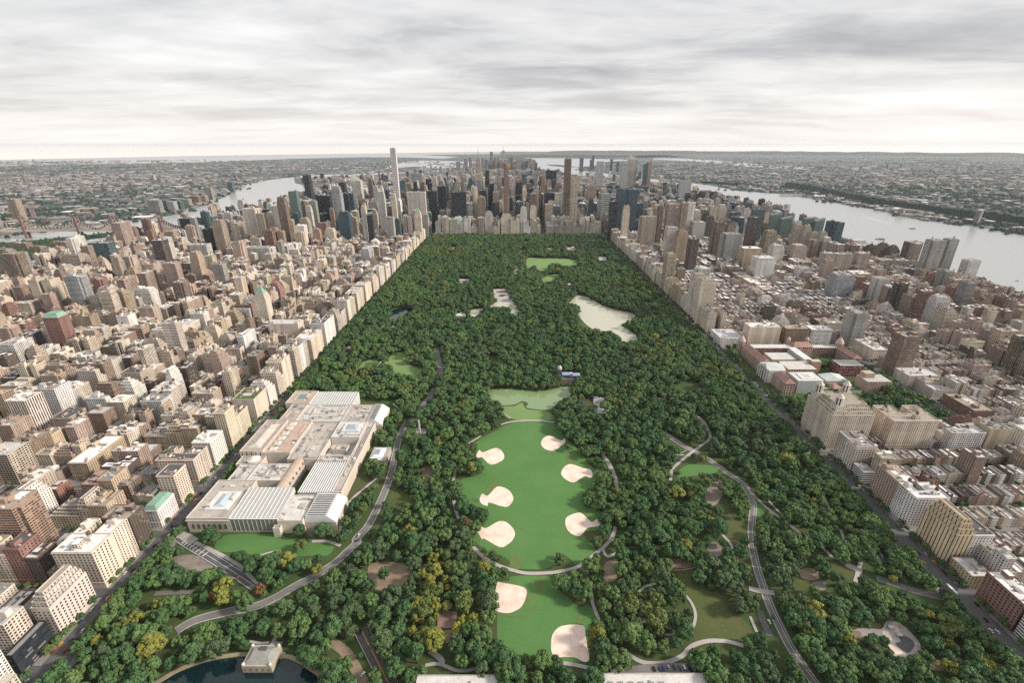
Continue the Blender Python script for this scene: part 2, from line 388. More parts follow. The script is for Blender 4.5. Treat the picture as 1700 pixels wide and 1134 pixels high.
def hero(label, x0, x1, y0, y1, h, c, win='punch', typ='slab', r='grey', name='apartment_building', cat='apartment building', **k):
    s = dict(label=label, x0=x0, x1=x1, y0=y0, y1=y1, h=h, ck=c, c=vary(C[c], .05), win=win, typ=typ, r=ROOF[r], rk=r, name=name, cat=cat, hero=True, **k)
    reserve(x0, x1, y0, y1); SPECS.append(s); return s
def LB(label, y0, y1, left, h, c, x1=-416, **k):      # left of the park: right wall on x1, near wall on y0, far-left edge read at px `left`
    return hero(label, XAT(left, y0, h), x1, y0, y1, h, c, **k)
def RB(label, y0, y1, right, h, c, x0=466, **k):
    return hero(label, x0, XAT(right, y0, h), y0, y1, h, c, **k)
def T(label, pl, pr, pt, y, c, win='punch', typ='slab', d=None, r='grey', name='office_tower', cat='office tower', **k):
    x0, h = RY(pl, pt, y); x1, _ = RY(pr, pt, y); w = x1-x0
    return hero(label, x0, x1, y, y+(d or max(16, min(w*.9, 45))), h, c, win, typ, r, name, cat, **k)
AT = dict(name='apartment_tower', cat='apartment tower')
exec_later = []
# ---- east side, along the park and behind
LB('pale stepped corner block beside the black-banded glass building above the reservoir trees', 303, 343, 40, 50, 'lime', win='punch', typ='cake', r='tan', iw=True)
LB('small black glass building with white bands between stone mansion and pale stepped block', 268, 300, 20, 24, 'dark', x1=-426, win='band', r='grey')
LB('long cream block with bright white L-shaped roof and stone base facing the park', 355, 402, 85, 48, 'cream', typ='court', r='white', iw=True)
LB('dark brown brick block with red-tinged roof beside the long cream block', 404, 425, 166, 46, 'dbrown', r='tan')
LB('cream block with plain pale walls and small black flat roof facing the museum', 477, 500, 259, 45, 'cream', r='tar', iw=True)
LB('long cream block with planted terrace rim and cluttered black roof facing the museum', 514, 545, 258, 41, 'cream', typ='court', r='tar', iw=True)
LB('white block with blank side wall and planted white roof facing the museum', 552, 583, 318, 42, 'white', r='white', iw=True)
LB('tall cream tower with black-and-white striped fin wall facing the museum', 596, 620, 353, 62, 'cream', r='tan')
LB('low cream annex with black flat roof behind the striped fin tower', 620.5, 652, 372, 42, 'cream', r='tar')
LB('big blank cream block topped by a green roof garden beside the avenue', 672, 712, 385, 42, 'cream', win=(.12, .2, 0), r='green')
LB('white wedding-cake block just south of the roof garden block', 716, 742, 408, 46, 'white', typ='cake', r='silver')
LB('ornate stone mansion with green copper mansard roof at the bottom corner', 232, 257, -25, 19, 'lime', r='copper')
LB('ornate white block with green mansard roof facing the museum corner', 439, 469, 237, 25, 'white', r='copper')
RB('low stone town houses between the stepped yellow block and red corner block', 354, 378, 1650, 17, 'tan', r='silver')
s0 = G(70, 933)
hero('tall orange-brown tower ringed with white balconies at the edge of the city', s0[0]-34, s0[0], s0[1], s0[1]+30, 72, 'clay', 'balc', 'notch', 'tan', **AT)
LB('big white block with setback terraces and octagonal penthouse beside a red brick block', 440, 470, 10, 48, 'white', x1=-565, typ='cake', r='tan')
LB('low red brick block with cream trim beside the white setback block', 477, 497, 80, 24, 'red', x1=-568, r='silver')
LB('cream corner block with brown bulkhead and blank end wall', 474, 512, 123, 27, 'cream', x1=-528, win='wide', r='tan', typ='ell')
LB('wide tan block with two broad white roofs on the second avenue', 525, 590, 112, 28, 'tan', x1=-568, r='white')
LB('yellowish twin-wing block with blue tarpaulin on its roof', 579, 600, 60, 36, 'yellow', x1=-661, r='grey', typ='court', court='n')
LB('brown block with black tar roof behind the broad white roofs', 618, 650, 83, 40, 'pink', x1=-669, r='tar')
LB('bright white slab with sawtooth balconies and rooftop tanks', 712, 738, 190, 50, 'white', x1=-640, typ='cake', r='white')
LB('tall plain cream slab with dark window columns', 797, 826, 228, 75, 'cream', x1=-675, win='vert', r='silver')
LB('slender white stepped tower near the roof garden block', 733, 758, 270, 64, 'white', x1=-586, typ='cake', r='white')
LB('dark brown gridded tower beside the slender white tower', 763, 790, 297, 54, 'dbrown', x1=-579, win='grid', r='silver')
LB('plain tan tower with blank end wall above the row house roofs', 648, 668, 265, 44, 'tan', x1=-545, r='tan')
LB('broad brown block with curved terraced top', 812, 846, 335, 60, 'pink', x1=-548, typ='cake', r='tan')
LB('long white block with dense window rows on a corner', 936, 985, 393, 45, 'white', x1=-570, r='silver')
LB('cream block with blank north wall next to the long white block', 1000, 1030, 445, 50, 'cream', x1=-480, win=(.1, .2, 0), r='silver')
car = RY(427, 478, 1090)
hero('slender cream tower tapering to a yellow-green pyramid cap', car[0]-13, car[0]+13, 1090, 1116, 92, 'cream', 'punch', 'cake', 'copper', **AT)
hero('red brick tower with pale green pitched crown', -990, -957, 945, 972, 84, 'red', 'punch', 'slab', 'copper', **AT)
hero('octagonal tan tower with stepped orange crown', -998, -966, 1136, 1168, 84, 'tan', 'vert', 'cake', 'tan', **AT)
hero('tower of alternating blue glass and white balcony bands', -1152, -1107, 1186, 1218, 110, 'silver', 'band', 'notch', 'grey', **AT)
hero('pair of joined beige-tan slabs with blank corner columns', -1262, -1208, 1205, 1240, 96, 'beige', 'punch', 'twin', 'tan', **AT)
hero('white wedding-cake tower with many balconies east of the park', -990, -944, 1194, 1225, 74, 'white', 'wide', 'cake', 'white', **AT)
hero('cluster of dark brown ribbed tower shafts near the river', -1545, -1495, 1420, 1460, 118, 'brown', 'vert', 'notch', 'grey', **AT)
T('dark green glass slab beside a tan brick wing', 146, 178, 404, 1723, 'teal', 'band', d=34)
T('tan brick wing joined to the green glass slab', 132, 145, 409, 1700, 'tan', 'vert', d=60, **AT)
T('broad hospital block with stacked white terraces', 98, 130, 424, 1640, 'beige', 'band', 'cake')
T('black glass office block near the bridge ramp', 297, 324, 363, 2348, 'dark', 'curtain', d=30)
T('black glass slab beside a tall tan tower', 335, 347, 381, 1880, 'dark', 'curtain', d=26)
T('tall ribbed tan tower behind the black glass slab', 349, 366, 366, 1868, 'tan', 'vert', 'cake', **AT)
T('white curved hospital tower on a white podium', 308, 345, 407, 1790, 'white', 'band', 'podium')
T('wide white apartment slab with grey roof slabs', 402, 450, 412, 1775, 'white', 'vert', 'notch', **AT)
T('white gridded block at the edge of the city', -6, 22, 573, 860, 'white', 'grid', d=40, **AT)
T('pale rounded-corner white block with small windows', 113, 148, 594, 860, 'white', 'punch', 'notch', d=34, **AT)
T('white slab block with vertical grey ribs by the river', 0, 18, 424, 1600, 'conc', 'vert', d=60, **AT)
T('pale block with white flat roof beside the green-topped red tower', 43, 80, 552, 1000, 'lime', 'band', 'cake', **AT)
T('brown brick twin block with castle-like stepped top', 33, 62, 490, 1290, 'brown', 'punch', 'cake', **AT)
T('tan ribbed tower above the white wedding-cake tower', 252, 272, 455, 1420, 'tan', 'vert', **AT)
T('wide dark brown slab filling the view behind tan towers', 278, 312, 437, 1600, 'dbrown', 'punch', d=30, **AT)
# ---- west side, along the park and behind
RB('red brick corner block with white stone trim at the edge of the view', 308, 345, 1740, 34, 'red', r='white', iw=True)
RB('stepped yellow block with dark vertical window strips facing the park', 382, 424, 1628, 60, 'yellow', win=(.13, .5, 0), typ='cake', r='tan', bay=4.4)
RB('big white block with bright flat roof beside the stepped yellow block', 437, 465, 1578, 45, 'white', win='wide', r='white', typ='court', iw=True)
RB('brownish block with tan terraced roof beside the big white block', 466.5, 500, 1525, 45, 'pink', win='wide', r='tan', iw=True)
RB('low white block with rounded white balconies beside the park', 516, 536, 1453, 20, 'white', win='band', r='silver')
RB('grey-cream block with balcony columns and cluttered roof beside the park', 539, 577, 1455, 44, 'lime', win='wide', r='grey', typ='court', iw=True)
bx0, by0 = 466, 598
hero('dark brown balcony tower with rows of white windows west of the red-roofed museum', 742, 774, 833, 862, 86, 'brown', 'balc', 'slab', 'tan', **AT)
hero('cream annex block at the foot of the brown balcony tower', 742, 800, 796, 832, 22, 'lime', 'punch', 'slab', 'silver')
RB('cream block with penthouse turret right behind the three-towered block', 596, 640, 1560, 50, 'cream', x0=556, typ='court', r='tan')
hero('white block with dark window grid across two joined wings', 640, 690, 588, 612, 34, 'white', 'wide', 'ell', 'silver')
hero('plain tan block with blank windowless side wall', 694, 722, 588, 618, 40, 'tan', (.1, .2, 0), 'slab', 'grey')
hero('white classical museum with stone parapet on the park side street corner', 468, 520, 988, 1046, 20, 'white', (.12, .5, 0), 'slab', 'silver', name='museum_building', cat='museum')
hero('blank cream block beside the white classical museum', 530, 600, 990, 1020, 46, 'cream', (.1, .16, 0), 'slab', 'white')
hero('brown and white block with arched top windows facing the red-roofed museum', 612, 665, 990, 1018, 42, 'brown', 'punch', 'slab', 'tan')
hero('white block with red brick strip facing the red-roofed museum', 668, 716, 990, 1018, 40, 'white', 'wide', 'slab', 'white')
hero('cream twin-towered landmark block, shaft standing nearer', 466, 506, 1140, 1178, 112, 'cream', 'punch', 'cake', 'tan', **AT)
hero('cream twin-towered landmark block, shaft standing farther', 466, 500, 1192, 1215, 114, 'lime', 'punch', 'cake', 'tan', **AT)
hero('tall orange-tan art deco tower with curved shoulders', 466, 494, 1412, 1448, 118, 'yellow', 'vert', 'cake', 'tan', **AT)
hero('white ribbed tower right behind the cream twin towers', 500, 538, 1262, 1292, 112, 'white', 'vert', 'notch', 'white', **AT)
T('ribbed concrete twin tower by the river, shaft on the park side', 1548, 1574, 400, 1590, 'conc', 'vert', 'notch', d=34, **AT)
T('ribbed concrete twin tower by the river, shaft on the river side', 1576, 1596, 398, 1612, 'conc', 'vert', 'notch', d=30, **AT)
T('white square tower with dark corner balconies by the river', 1607, 1632, 433, 1548, 'white', 'wide', 'notch', d=28, **AT)
T('dark brown slab tower standing alone by the river', 1511, 1533, 403, 1780, 'dbrown', 'punch', d=30, **AT)
T('domed brown tower by the river, the farther of two', 1464, 1482, 405, 1850, 'brown', 'vert', 'cake', **AT)
T('domed brown tower by the river, the nearer of two', 1481, 1497, 409, 1830, 'brown', 'vert', 'cake', **AT)
T('dark domed tower by the river beside the domed brown pair', 1443, 1459, 408, 1900, 'dbrown', 'punch', 'cake', **AT)
T('black striped cylinder-like tower on the west side', 1246, 1263, 361, 1950, 'dbrown', 'band', d=24, **AT)
T('tall glass slab behind the black striped tower', 1252, 1271, 348, 2200, 'teal', 'curtain', d=24)
T('brown ribbed tower with orange crown', 1274, 1293, 384, 1900, 'tan', 'vert', 'cake', **AT)
T('green glass blade tower with slanted top, the wider one', 1283, 1300, 352, 2300, 'green', 'curtain', d=22, slant=14)
T('green glass blade tower with slanted top, the lower one', 1300, 1317, 359, 2260, 'green', 'curtain', d=22, slant=12)
T('glass riverside tower with slanted top', 1338, 1353, 361, 2200, 'green', 'curtain', d=22, slant=5)
T('slanted glass riverside tower with sharp corner', 1356, 1371, 362, 2180, 'green', 'curtain', d=22, slant=14)
T('blue glass riverside tower with black cap', 1378, 1389, 368, 2100, 'blue', 'curtain', **AT)
T('blue glass riverside tower with orange cap', 1391, 1403, 370, 2060, 'blue', 'curtain', **AT)
for i, (a, b, t) in enumerate(((1322, 1335, 373), (1338, 1349, 375), (1349, 1362, 386), (1364, 1376, 386))):
    T(['tallest', 'second', 'third', 'last'][i]+' of four tan riverside towers with glowing stepped crowns', a, b, t, 2050-i*40, 'beige', 'vert', 'cake', **AT)
T('broad blue-black glass building near the river piers', 1216, 1240, 361, 2500, 'blue', 'curtain', d=40)
T('brown balcony tower with notched corners on the west side', 1188, 1206, 369, 1900, 'brown', 'balc', 'notch', **AT)
T('dark domed office tower between grey slabs', 1173, 1187, 360, 2350, 'dbrown', 'vert', 'cake')
T('plain grey slab in front of the dark domed tower', 1152, 1172, 369, 2250, 'grey', 'none')
T('reddish ribbed tower with round white roof', 1121, 1137, 395, 1850, 'red', 'vert', 'notch', **AT)
for i, (a, b, t, y) in enumerate(((1369, 1388, 421, 1640), (1391, 1418, 422, 1660), (1426, 1446, 421, 1690), (1462, 1486, 432, 1700), (1492, 1512, 433, 1660))):
    T(['first', 'second', 'third', 'fourth', 'fifth'][i]+' of five long beige slab blocks, counted out from midtown', a, b, t, y, 'beige', 'vert', d=26, r='silver', **AT)
T('bluish glass curved block among west side brownstones', 1390, 1423, 458, 1330, 'silver', 'band', 'cake', d=40, **AT)
T('white block with big dark square opening', 1622, 1655, 543, 1000, 'white', 'grid', d=30, **AT)
WS2 = [(1094, 1103, 342, 2050, 'brown', 'vert'), (1110, 1124, 339, 2150, 'pink', 'vert'), (1131, 1144, 337, 2250, 'tan', 'vert'), (1144, 1155, 337, 2300, 'white', 'punch'), (1178, 1192, 342, 2450, 'cream', 'vert'), (1195, 1208, 340, 2480, 'cream', 'vert'), (1109, 1126, 378, 1760, 'lime', 'punch'), (1127, 1145, 384, 1730, 'tan', 'punch'), (1146, 1162, 397, 1650, 'dbrown', 'punch'), (1203, 1236, 389, 1800, 'grey', 'balc'), (1236, 1266, 413, 1690, 'tan', 'punch'), (1259, 1289, 429, 1560, 'white', 'punch'), (1285, 1304, 408, 1720, 'white', 'wide'), (1320, 1342, 408, 1760, 'beige', 'vert'), (1349, 1364, 399, 1860, 'tan', 'vert'), (1412, 1430, 408, 1830, 'brown', 'vert'), (1455, 1475, 448, 1500, 'pink', 'punch'), (1490, 1512, 462, 1400, 'tan', 'punch'), (1420, 1448, 455, 1420, 'beige', 'wide'), (1562, 1586, 492, 1220, 'tan', 'punch'), (1530, 1552, 478, 1330, 'brown', 'punch'), (1640, 1672, 548, 1020, 'silver', 'band'), (1330, 1350, 446, 1560, 'white', 'punch')]
ES2 = [(401, 422, 347, 2150, 'white', 'vert'), (424, 436, 355, 2080, 'tan', 'balc'), (449, 461, 342, 2250, 'white', 'vert'), (444, 458, 379, 1980, 'clay', 'punch'), (459, 469, 384, 1960, 'tan', 'vert'), (471, 484, 365, 2100, 'tan', 'vert'), (496, 510, 363, 2180, 'beige', 'vert'), (506, 515, 342, 2300, 'white', 'vert'), (513, 523, 334, 2380, 'grey', 'curtain'), (498, 505, 334, 2420, 'brown', 'vert'), (486, 502, 386, 2000, 'beige', 'punch'), (519, 530, 381, 2060, 'clay', 'punch'), (538, 553, 380, 2080, 'cream', 'punch'), (563, 573, 375, 2140, 'white', 'punch'), (580, 591, 361, 2220, 'tan', 'vert'), (485, 494, 354, 2260, 'blue', 'curtain'), (567, 577, 321, 2560, 'dark', 'curtain'), (577, 585, 321, 2600, 'blue', 'curtain'), (562, 572, 303, 2900, 'dark', 'vert'), (610, 617, 297, 2950, 'brown', 'vert'), (618, 626, 308, 2800, 'conc', 'punch'), (160, 176, 470, 1380, 'brown', 'punch'), (205, 222, 446, 1500, 'tan', 'punch'), (225, 241, 470, 1400, 'beige', 'punch'), (185, 203, 412, 1900, 'white', 'band'), (206, 222, 378, 2150, 'brown', 'punch'), (222, 240, 420, 1800, 'white', 'punch'), (252, 262, 424, 1800, 'silver', 'vert'), (320, 340, 470, 1400, 'red', 'punch'), (362, 376, 438, 1650, 'red', 'punch'), (384, 399, 449, 1500, 'white', 'cake'), (65, 85, 452, 1500, 'white', 'vert'), (270, 288, 500, 1250, 'pink', 'punch'), (355, 372, 492, 1250, 'tan', 'punch'), (455, 470, 430, 1600, 'brown', 'punch')]
HW = dict(vert='ribbed', punch='small-windowed', band='banded', balc='balconied', curtain='all-glass', wide='broad-windowed', cake='tiered')
AUX = []
for lst, side in ((WS2, 'west'), (ES2, 'east')):
    for i, (a, b, t, y, c, w_) in enumerate(lst):
        s_ = T('x', a, b, t, y, c, w_ if w_ != 'cake' else 'punch', R.choice(('slab', 'notch', 'cake')), r=R.choice(('silver', 'grey', 'tan', 'white')), **AT); s_['aux'] = (side, HW[w_]); AUX.append(s_)
# ---- midtown
sk = dict(name='skyscraper', cat='skyscraper')
T('very slender white gridded square skyscraper, tallest of midtown', 647, 656, 246, st(56.5), 'white', (.30, .30, .25), d=28, bay=6, fl=8, **sk)
T('black slab skyscraper standing by the eastern river', 502, 512, 291, st(47), 'dark', 'curtain', d=44, **sk)
T('white skyscraper with slanted crown and dark slot', 582, 597, 291, st(53.5), 'white', 'band', d=46, slant=-30, **sk)
T('green glass tower east of midtown', 478, 491, 318, st(60), 'green', 'curtain', **sk)
T('wide black glass tower with pale belt', 523, 546, 325, st(57.8), 'dark', 'curtain', d=40, **sk)
T('pale grey tower with stacked setbacks beside the wide black tower', 548, 563, 310, st(58.6), 'silver', 'band', 'cake', d=40, **sk)
T('brown tower with curved cap near the eastern river', 457, 471, 328, st(63), 'brown', 'vert', 'cake', **AT)
T('broad concrete slab skyscraper with chamfered sides', 682, 701, 288, st(45), 'conc', 'vert', 'notch', d=30, **sk)
T('white vertical-ribbed slab by the park corner', 675, 705, 319, st(58.3), 'white', 'vert', d=34, bay=2.2, **sk)
T('black glass tower beside the white ribbed slab', 711, 724, 317, st(57), 'dark', 'curtain', **sk)
T('black glass tower with flat top, standing west of the white ribbed slab', 726, 740, 309, st(55), 'dark', 'curtain', **sk)
T('white-framed black glass tower with flared foot', 749, 773, 319, st(57.4), 'dark', 'curtain', d=30, **sk)
T('tall cream limestone slab at the centre of midtown', 786, 803, 289, st(49.5), 'cream', 'vert', 'cake', d=60, **sk)
T('tapering cream skyscraper with slim mast in the middle distance', 789, 798, 262, st(34), 'lime', 'vert', 'cake', d=50, **sk)
T('thin black tapering tower beside the limestone slab', 805, 812, 283, st(53.6), 'dark', 'vert', 'cake', **sk)
T('slim bronze tower with orange crane-topped crown', 836, 844, 277, st(57.5), 'clay', 'vert', d=26, **sk)
T('brown half-built tower with bare concrete top floors', 938, 949, 264, st(57.6), 'brown', 'grid', d=28, **sk)
T('slender cream tower beside the half-built brown tower', 949, 961, 290, st(58.6), 'cream', 'vert', 'cake', d=26, **sk)
T('black-framed office tower with open flat crown', 907, 924, 283, st(47), 'dark', 'curtain', **sk)
T('wide blue-black glass slab facing the park', 904, 930, 320, st(55.5), 'dark', 'curtain', d=34, **sk)
T('pinkish brown slab tower east of the twin dark glass towers', 976, 991, 308, st(52), 'pink', 'vert', **sk)
T('grey twisting tower with red tip in far midtown', 992, 1003, 268, st(35), 'silver', 'curtain', **sk)
T('crosshatched glass tower near the park corner', 999, 1014, 322, st(57), 'silver', 'grid', d=34, bay=6, fl=10, **sk)
T('twin dark glass tower at the park corner, the eastern one', 1026, 1042, 314, st(59.5), 'blue', 'curtain', d=34, **sk)
T('twin dark glass tower at the park corner, the western one', 1043, 1060, 315, st(59.5), 'blue', 'curtain', d=34, **sk)
T('black slab with flat roof at the park corner circle', 1013, 1027, 335, st(60.6), 'dark', 'vert', d=24, **sk)
T('tall pale faceted tower leaning to a pointed top', 1046, 1060, 256, st(33), 'cream', 'band', d=50, slant=-40, **sk)
T('dark glass tower paired with a bronze one in far midtown', 1070, 1077, 272, st(33.5), 'blue', 'curtain', **sk)
T('bronze and glass tower beside the dark one in far midtown', 1076, 1083, 268, st(32), 'pink', 'curtain', **sk)
T('grey glass tower with crane near the faceted tower', 1033, 1043, 276, st(38), 'silver', 'curtain', **sk)
T('grey glass slab alone by the western river', 1130, 1149, 300, st(43), 'silver', 'curtain', d=40, **sk)
T('cream beige tower on park side avenue beside twin glass towers', 1036, 1047, 342, st(62.5), 'cream', 'punch', 'cake', **AT)
T('broad tan ribbed apartment slab behind park side avenue', 1064, 1092, 360, st(64), 'beige', 'vert', 'notch', d=36, **AT)
T('white tower with copper cap on park south street', 864, 875, 344, st(58.8), 'white', 'punch', 'cake', **AT)
T('cream stepped tower on park south street beside the copper-capped one', 880, 891, 342, st(58.8), 'cream', 'punch', 'cake', **AT)
T('white palace hotel with green mansard roof at the park corner', 746, 769, 366, st(58.8), 'white', 'punch', 'slab', d=45, r='copper', name='hotel_building', cat='hotel')
T('slender white residential tower east of the park corner', 626, 637, 318, st(60.5), 'white', 'grid', 'cake', d=22, **sk)
T('cream tower with pointed copper roof at the park corner', 687, 698, 352, st(61), 'cream', 'punch', 'cake', r='copper', **AT)
T('slim cream tower beside the gridded skyscraper foot', 648, 656, 322, st(59.4), 'cream', 'punch', 'cake', **AT)
T('slim white tower with rounded top', 598, 606, 343, st(62), 'white', 'vert', 'cake', **AT)
T('small black glass block among pale avenue blocks', 608, 617, 357, st(63), 'dark', 'curtain', **AT)
T('dark teal glass block near the park corner', 653, 663, 364, st(61.4), 'teal', 'curtain')
T('grey slab with punched windows near the park corner', 639, 652, 361, st(62), 'grey', 'punch')
T('blue glass tower in east midtown', 560, 578, 352, st(62.5), 'blue', 'curtain', 'cake')
T('dark teal tower behind the slender gridded skyscraper', 661, 672, 300, st(53), 'teal', 'curtain')
T('blue-black tower in central midtown', 813, 826, 305, st(52), 'dark', 'curtain')
T('slim masted glass tower with red tip', 866, 876, 290, st(43.5), 'blue', 'curtain')
T('glass tower with white lattice crown', 884, 892, 285, st(42.6), 'silver', 'grid')
T('dark slab between the crane-topped bronze tower and the red-tipped one', 842, 856, 314, st(50), 'dbrown', 'vert')
T('wide brown office slab in central midtown', 846, 866, 298, st(48), 'pink', 'vert', d=30)
T('black glass tower west of the white-framed black one', 795, 802, 338, st(56.5), 'dark', 'curtain')
T('stone hotel tower with stepped crown on park south', 805, 817, 352, st(58.8), 'lime', 'punch', 'cake', **AT)
T('broad stone hotel with stepped cream crown on park south street', 832, 850, 357, st(58.8), 'cream', 'punch', 'cake', **AT)
T('silvery skyscraper with pointed spire standing tallest downtown', 833, 838, 250, 8600, 'silver', 'curtain', d=60, **sk)
T('blunt grey downtown tower east of the spired silvery one', 813, 818, 252, 8300, 'grey', 'vert', d=40, **sk)
for i, (a, b, t, y) in enumerate(((757, 764, 268, 8200), (770, 776, 263, 8900), (778, 783, 262, 9100), (798, 803, 262, 8800), (822, 828, 263, 9000), (842, 846, 262, 9000), (846, 854, 264, 8500), (857, 864, 270, 8000))):
    T(['first', 'second', 'third', 'fourth', 'fifth', 'sixth', 'seventh', 'eighth'][i]+' grey downtown tower counted from the eastern river side', a, b, t, y, 'grey', 'vert', d=50)
for i, (a, b, t, y) in enumerate(((963, 969, 262, 8500), (980, 983, 265, 9000), (983, 987, 258, 9200), (1014, 1018, 264, 8600), (1024, 1029, 268, 8200))):
    T(['first', 'second', 'third', 'fourth', 'fifth'][i]+' glass tower across the western river, counted out from the bay', a, b, t, y, 'blue', 'curtain', d=50)
for i, (a, b, t, y) in enumerate(((20, 42, 404, 2080), (48, 66, 410, 2020), (84, 108, 402, 2120), (112, 122, 396, 2150), (-10, 10, 414, 1980))):
    T(['first', 'second', 'third', 'fourth', 'fifth'][i]+' brown housing slab on the river island below the bridge', a, b, t, y, 'brown', 'punch', d=30, **AT)
# ---- across the eastern river
T('lone tan slab skyscraper rising above the low eastern borough', 9, 23, 331, 2900, 'tan', 'vert', d=40)
for i, (a, b, t, y, c) in enumerate(((243, 262, 333, 3300, 'grey'), (262, 275, 332, 3400, 'green'), (278, 287, 335, 3350, 'silver'), (288, 298, 334, 3450, 'teal'), (300, 312, 331, 3600, 'grey'), (314, 328, 326, 3800, 'red'), (329, 340, 325, 3900, 'pink'), (339, 349, 311, 4000, 'grey'), (376, 384, 302, 4800, 'teal'))):
    T(['first', 'second', 'third', 'fourth', 'fifth', 'sixth', 'seventh', 'eighth', 'ninth'][i]+' riverbank tower beyond the bridge, counted southward along the eastern shore', a, b, t, y, c, 'vert', d=40, **AT)
_n = {}
for s in sorted(AUX, key=lambda s: math.hypot(s['x0'], s['y0'])):
    d_ = f"{CW[s['ck']].replace(' ', '-')} {s['aux'][1]} tower"; k_ = (d_, s['aux'][0]); _n[k_] = _n.get(k_, 0)+1
    s['label'] = f"{d_} on the {s['aux'][0]} side, {['first', 'second', 'third', 'fourth', 'fifth', 'sixth', 'seventh'][_n[k_]-1]} such from the museum end"; s['group'] = 'apartment towers on both sides of the park'
for s in SPECS:
    if s['name'] in ('skyscraper', 'office_tower') and s['win'] in ('curtain',): s['fl'] = s.get('fl', 4.0)
    building(s)
# slim mast on the mid-distance spire and the spired downtown tower, crane on the bronze tower
def mast_on(key, h, r):
    for s, root in IND:
        if s['label'].startswith(key):
            cx, cy = (s['x0']+s['x1'])/2, (s['y0']+s['y1'])/2; m = MB(cx, cy); m.cyl(cx, cy, r, r*.25, s['h']-1, s['h']+h, 6, (.3, .31, .33)); m.build('mast', root)
            return s, root, cx, cy
mast_on('tapering cream skyscraper', 75, 4); mast_on('silvery skyscraper', 70, 4); mast_on('slim masted glass', 60, 2.5)
s_, r_, cx_, cy_ = mast_on('slim bronze tower', 24, 3)
m = MB(cx_, cy_); m.cyl(cx_, cy_, 13, 15, s_['h'], s_['h']+16, 8, (.30, .15, .08)); m.build('crown', r_)
for key in ('brown half-built', 'tall pale faceted'):
    s_, r_, cx_, cy_ = mast_on(key, 30, 1.6)
    m = MB(cx_, cy_); z = s_['h']+24; m.box(cx_-30, cx_+12, cy_-1, cy_+1, z, z+2, (.45, .3, .1), mt='plain', tmt='plain'); m.build('crane_arm', r_)

# ------------------------------------------------------------------ Beresford-like block with three towers
def three_towers():
    x0, x1, y0, y1, h = 466, 528, 598, 660, 57; c = (.60, .52, .43); cx, cy = 497, 629
    root = thing('apartment_building', cx, cy, 'massive cream block crowned by three pale octagonal towers facing the park', 'apartment building', None)
    reserve(x0, x1, y0, y1)
    W, Rf, Ph = MB(cx, cy), MB(cx, cy), MB(cx, cy)
    lv = [(x0, x1, y0, y1, 0, h), (x0+4, x1-2, y0+4, y1-4, h, h+4), (x0+8, x1-4, y0+8, y1-8, h+4, h+8), (x0+12, x1-6, y0+13, y1-13, h+8, h+12)]
    for i, b in enumerate(lv):
        W.walls(*b, c, WS['punch'], 3.1, 3.2); W.walls(*b[:4], b[5], b[5]+1.1, c, NOW, mt='stone'); W.ring(*b[:4], b[5], 1.1, .5, c); Rf.top(b[0]+.5, b[1]-.5, b[2]+.5, b[3]-.5, b[5], (.33, .29, .24))
        for k in range(14): # terrace planting and furniture
            e = R.choice((0, 1, 2, 3)); px = R.uniform(b[0]+1, b[1]-2) if e < 2 else (b[0]+1.2, b[1]-2.4)[e-2]; py = (b[2]+1.2, b[3]-2.4)[e] if e < 2 else R.uniform(b[2]+1, b[3]-2)
            Ph.box(px, px+R.uniform(.6, 1.6), py, py+R.uniform(.6, 1.6), b[5], b[5]+R.uniform(.8, 2.2), R.choice(((.05, .08, .03), (.04, .07, .02), (.45, .4, .33), (.2, .18, .16))), mt='plain', tmt='plain')
    W.build('wall', root); Rf.build('roof', root); Ph.build('terrace_planting', root)
    for (tx, ty) in ((x0+8, y1-10), (x1-13, y1-10), (x0+13, y0+12)):
        t = MB(cx, cy); cc = (.66, .60, .52)
        t.box(tx-6.5, tx+6.5, ty-6.5, ty+6.5, h, h+13, cc, WS['punch'], (.4, .36, .3)); t.cyl(tx, ty, 5.4, 5.2, h+13, h+24, 8, cc, True, 'facade', (.22, .5, 0)); t.cyl(tx, ty, 5.8, 5.8, h+24, h+25, 8, cc, True)
        t.cyl(tx, ty, 4.8, 3.2, h+25, h+28, 8, (.62, .58, .50), True); t.cyl(tx, ty, 3.1, 0, h+28, h+31.5, 8, (.55, .52, .45))
        t.build('tower', root)
three_towers()
LMK = []    # building landmarks (phrase, x, y)
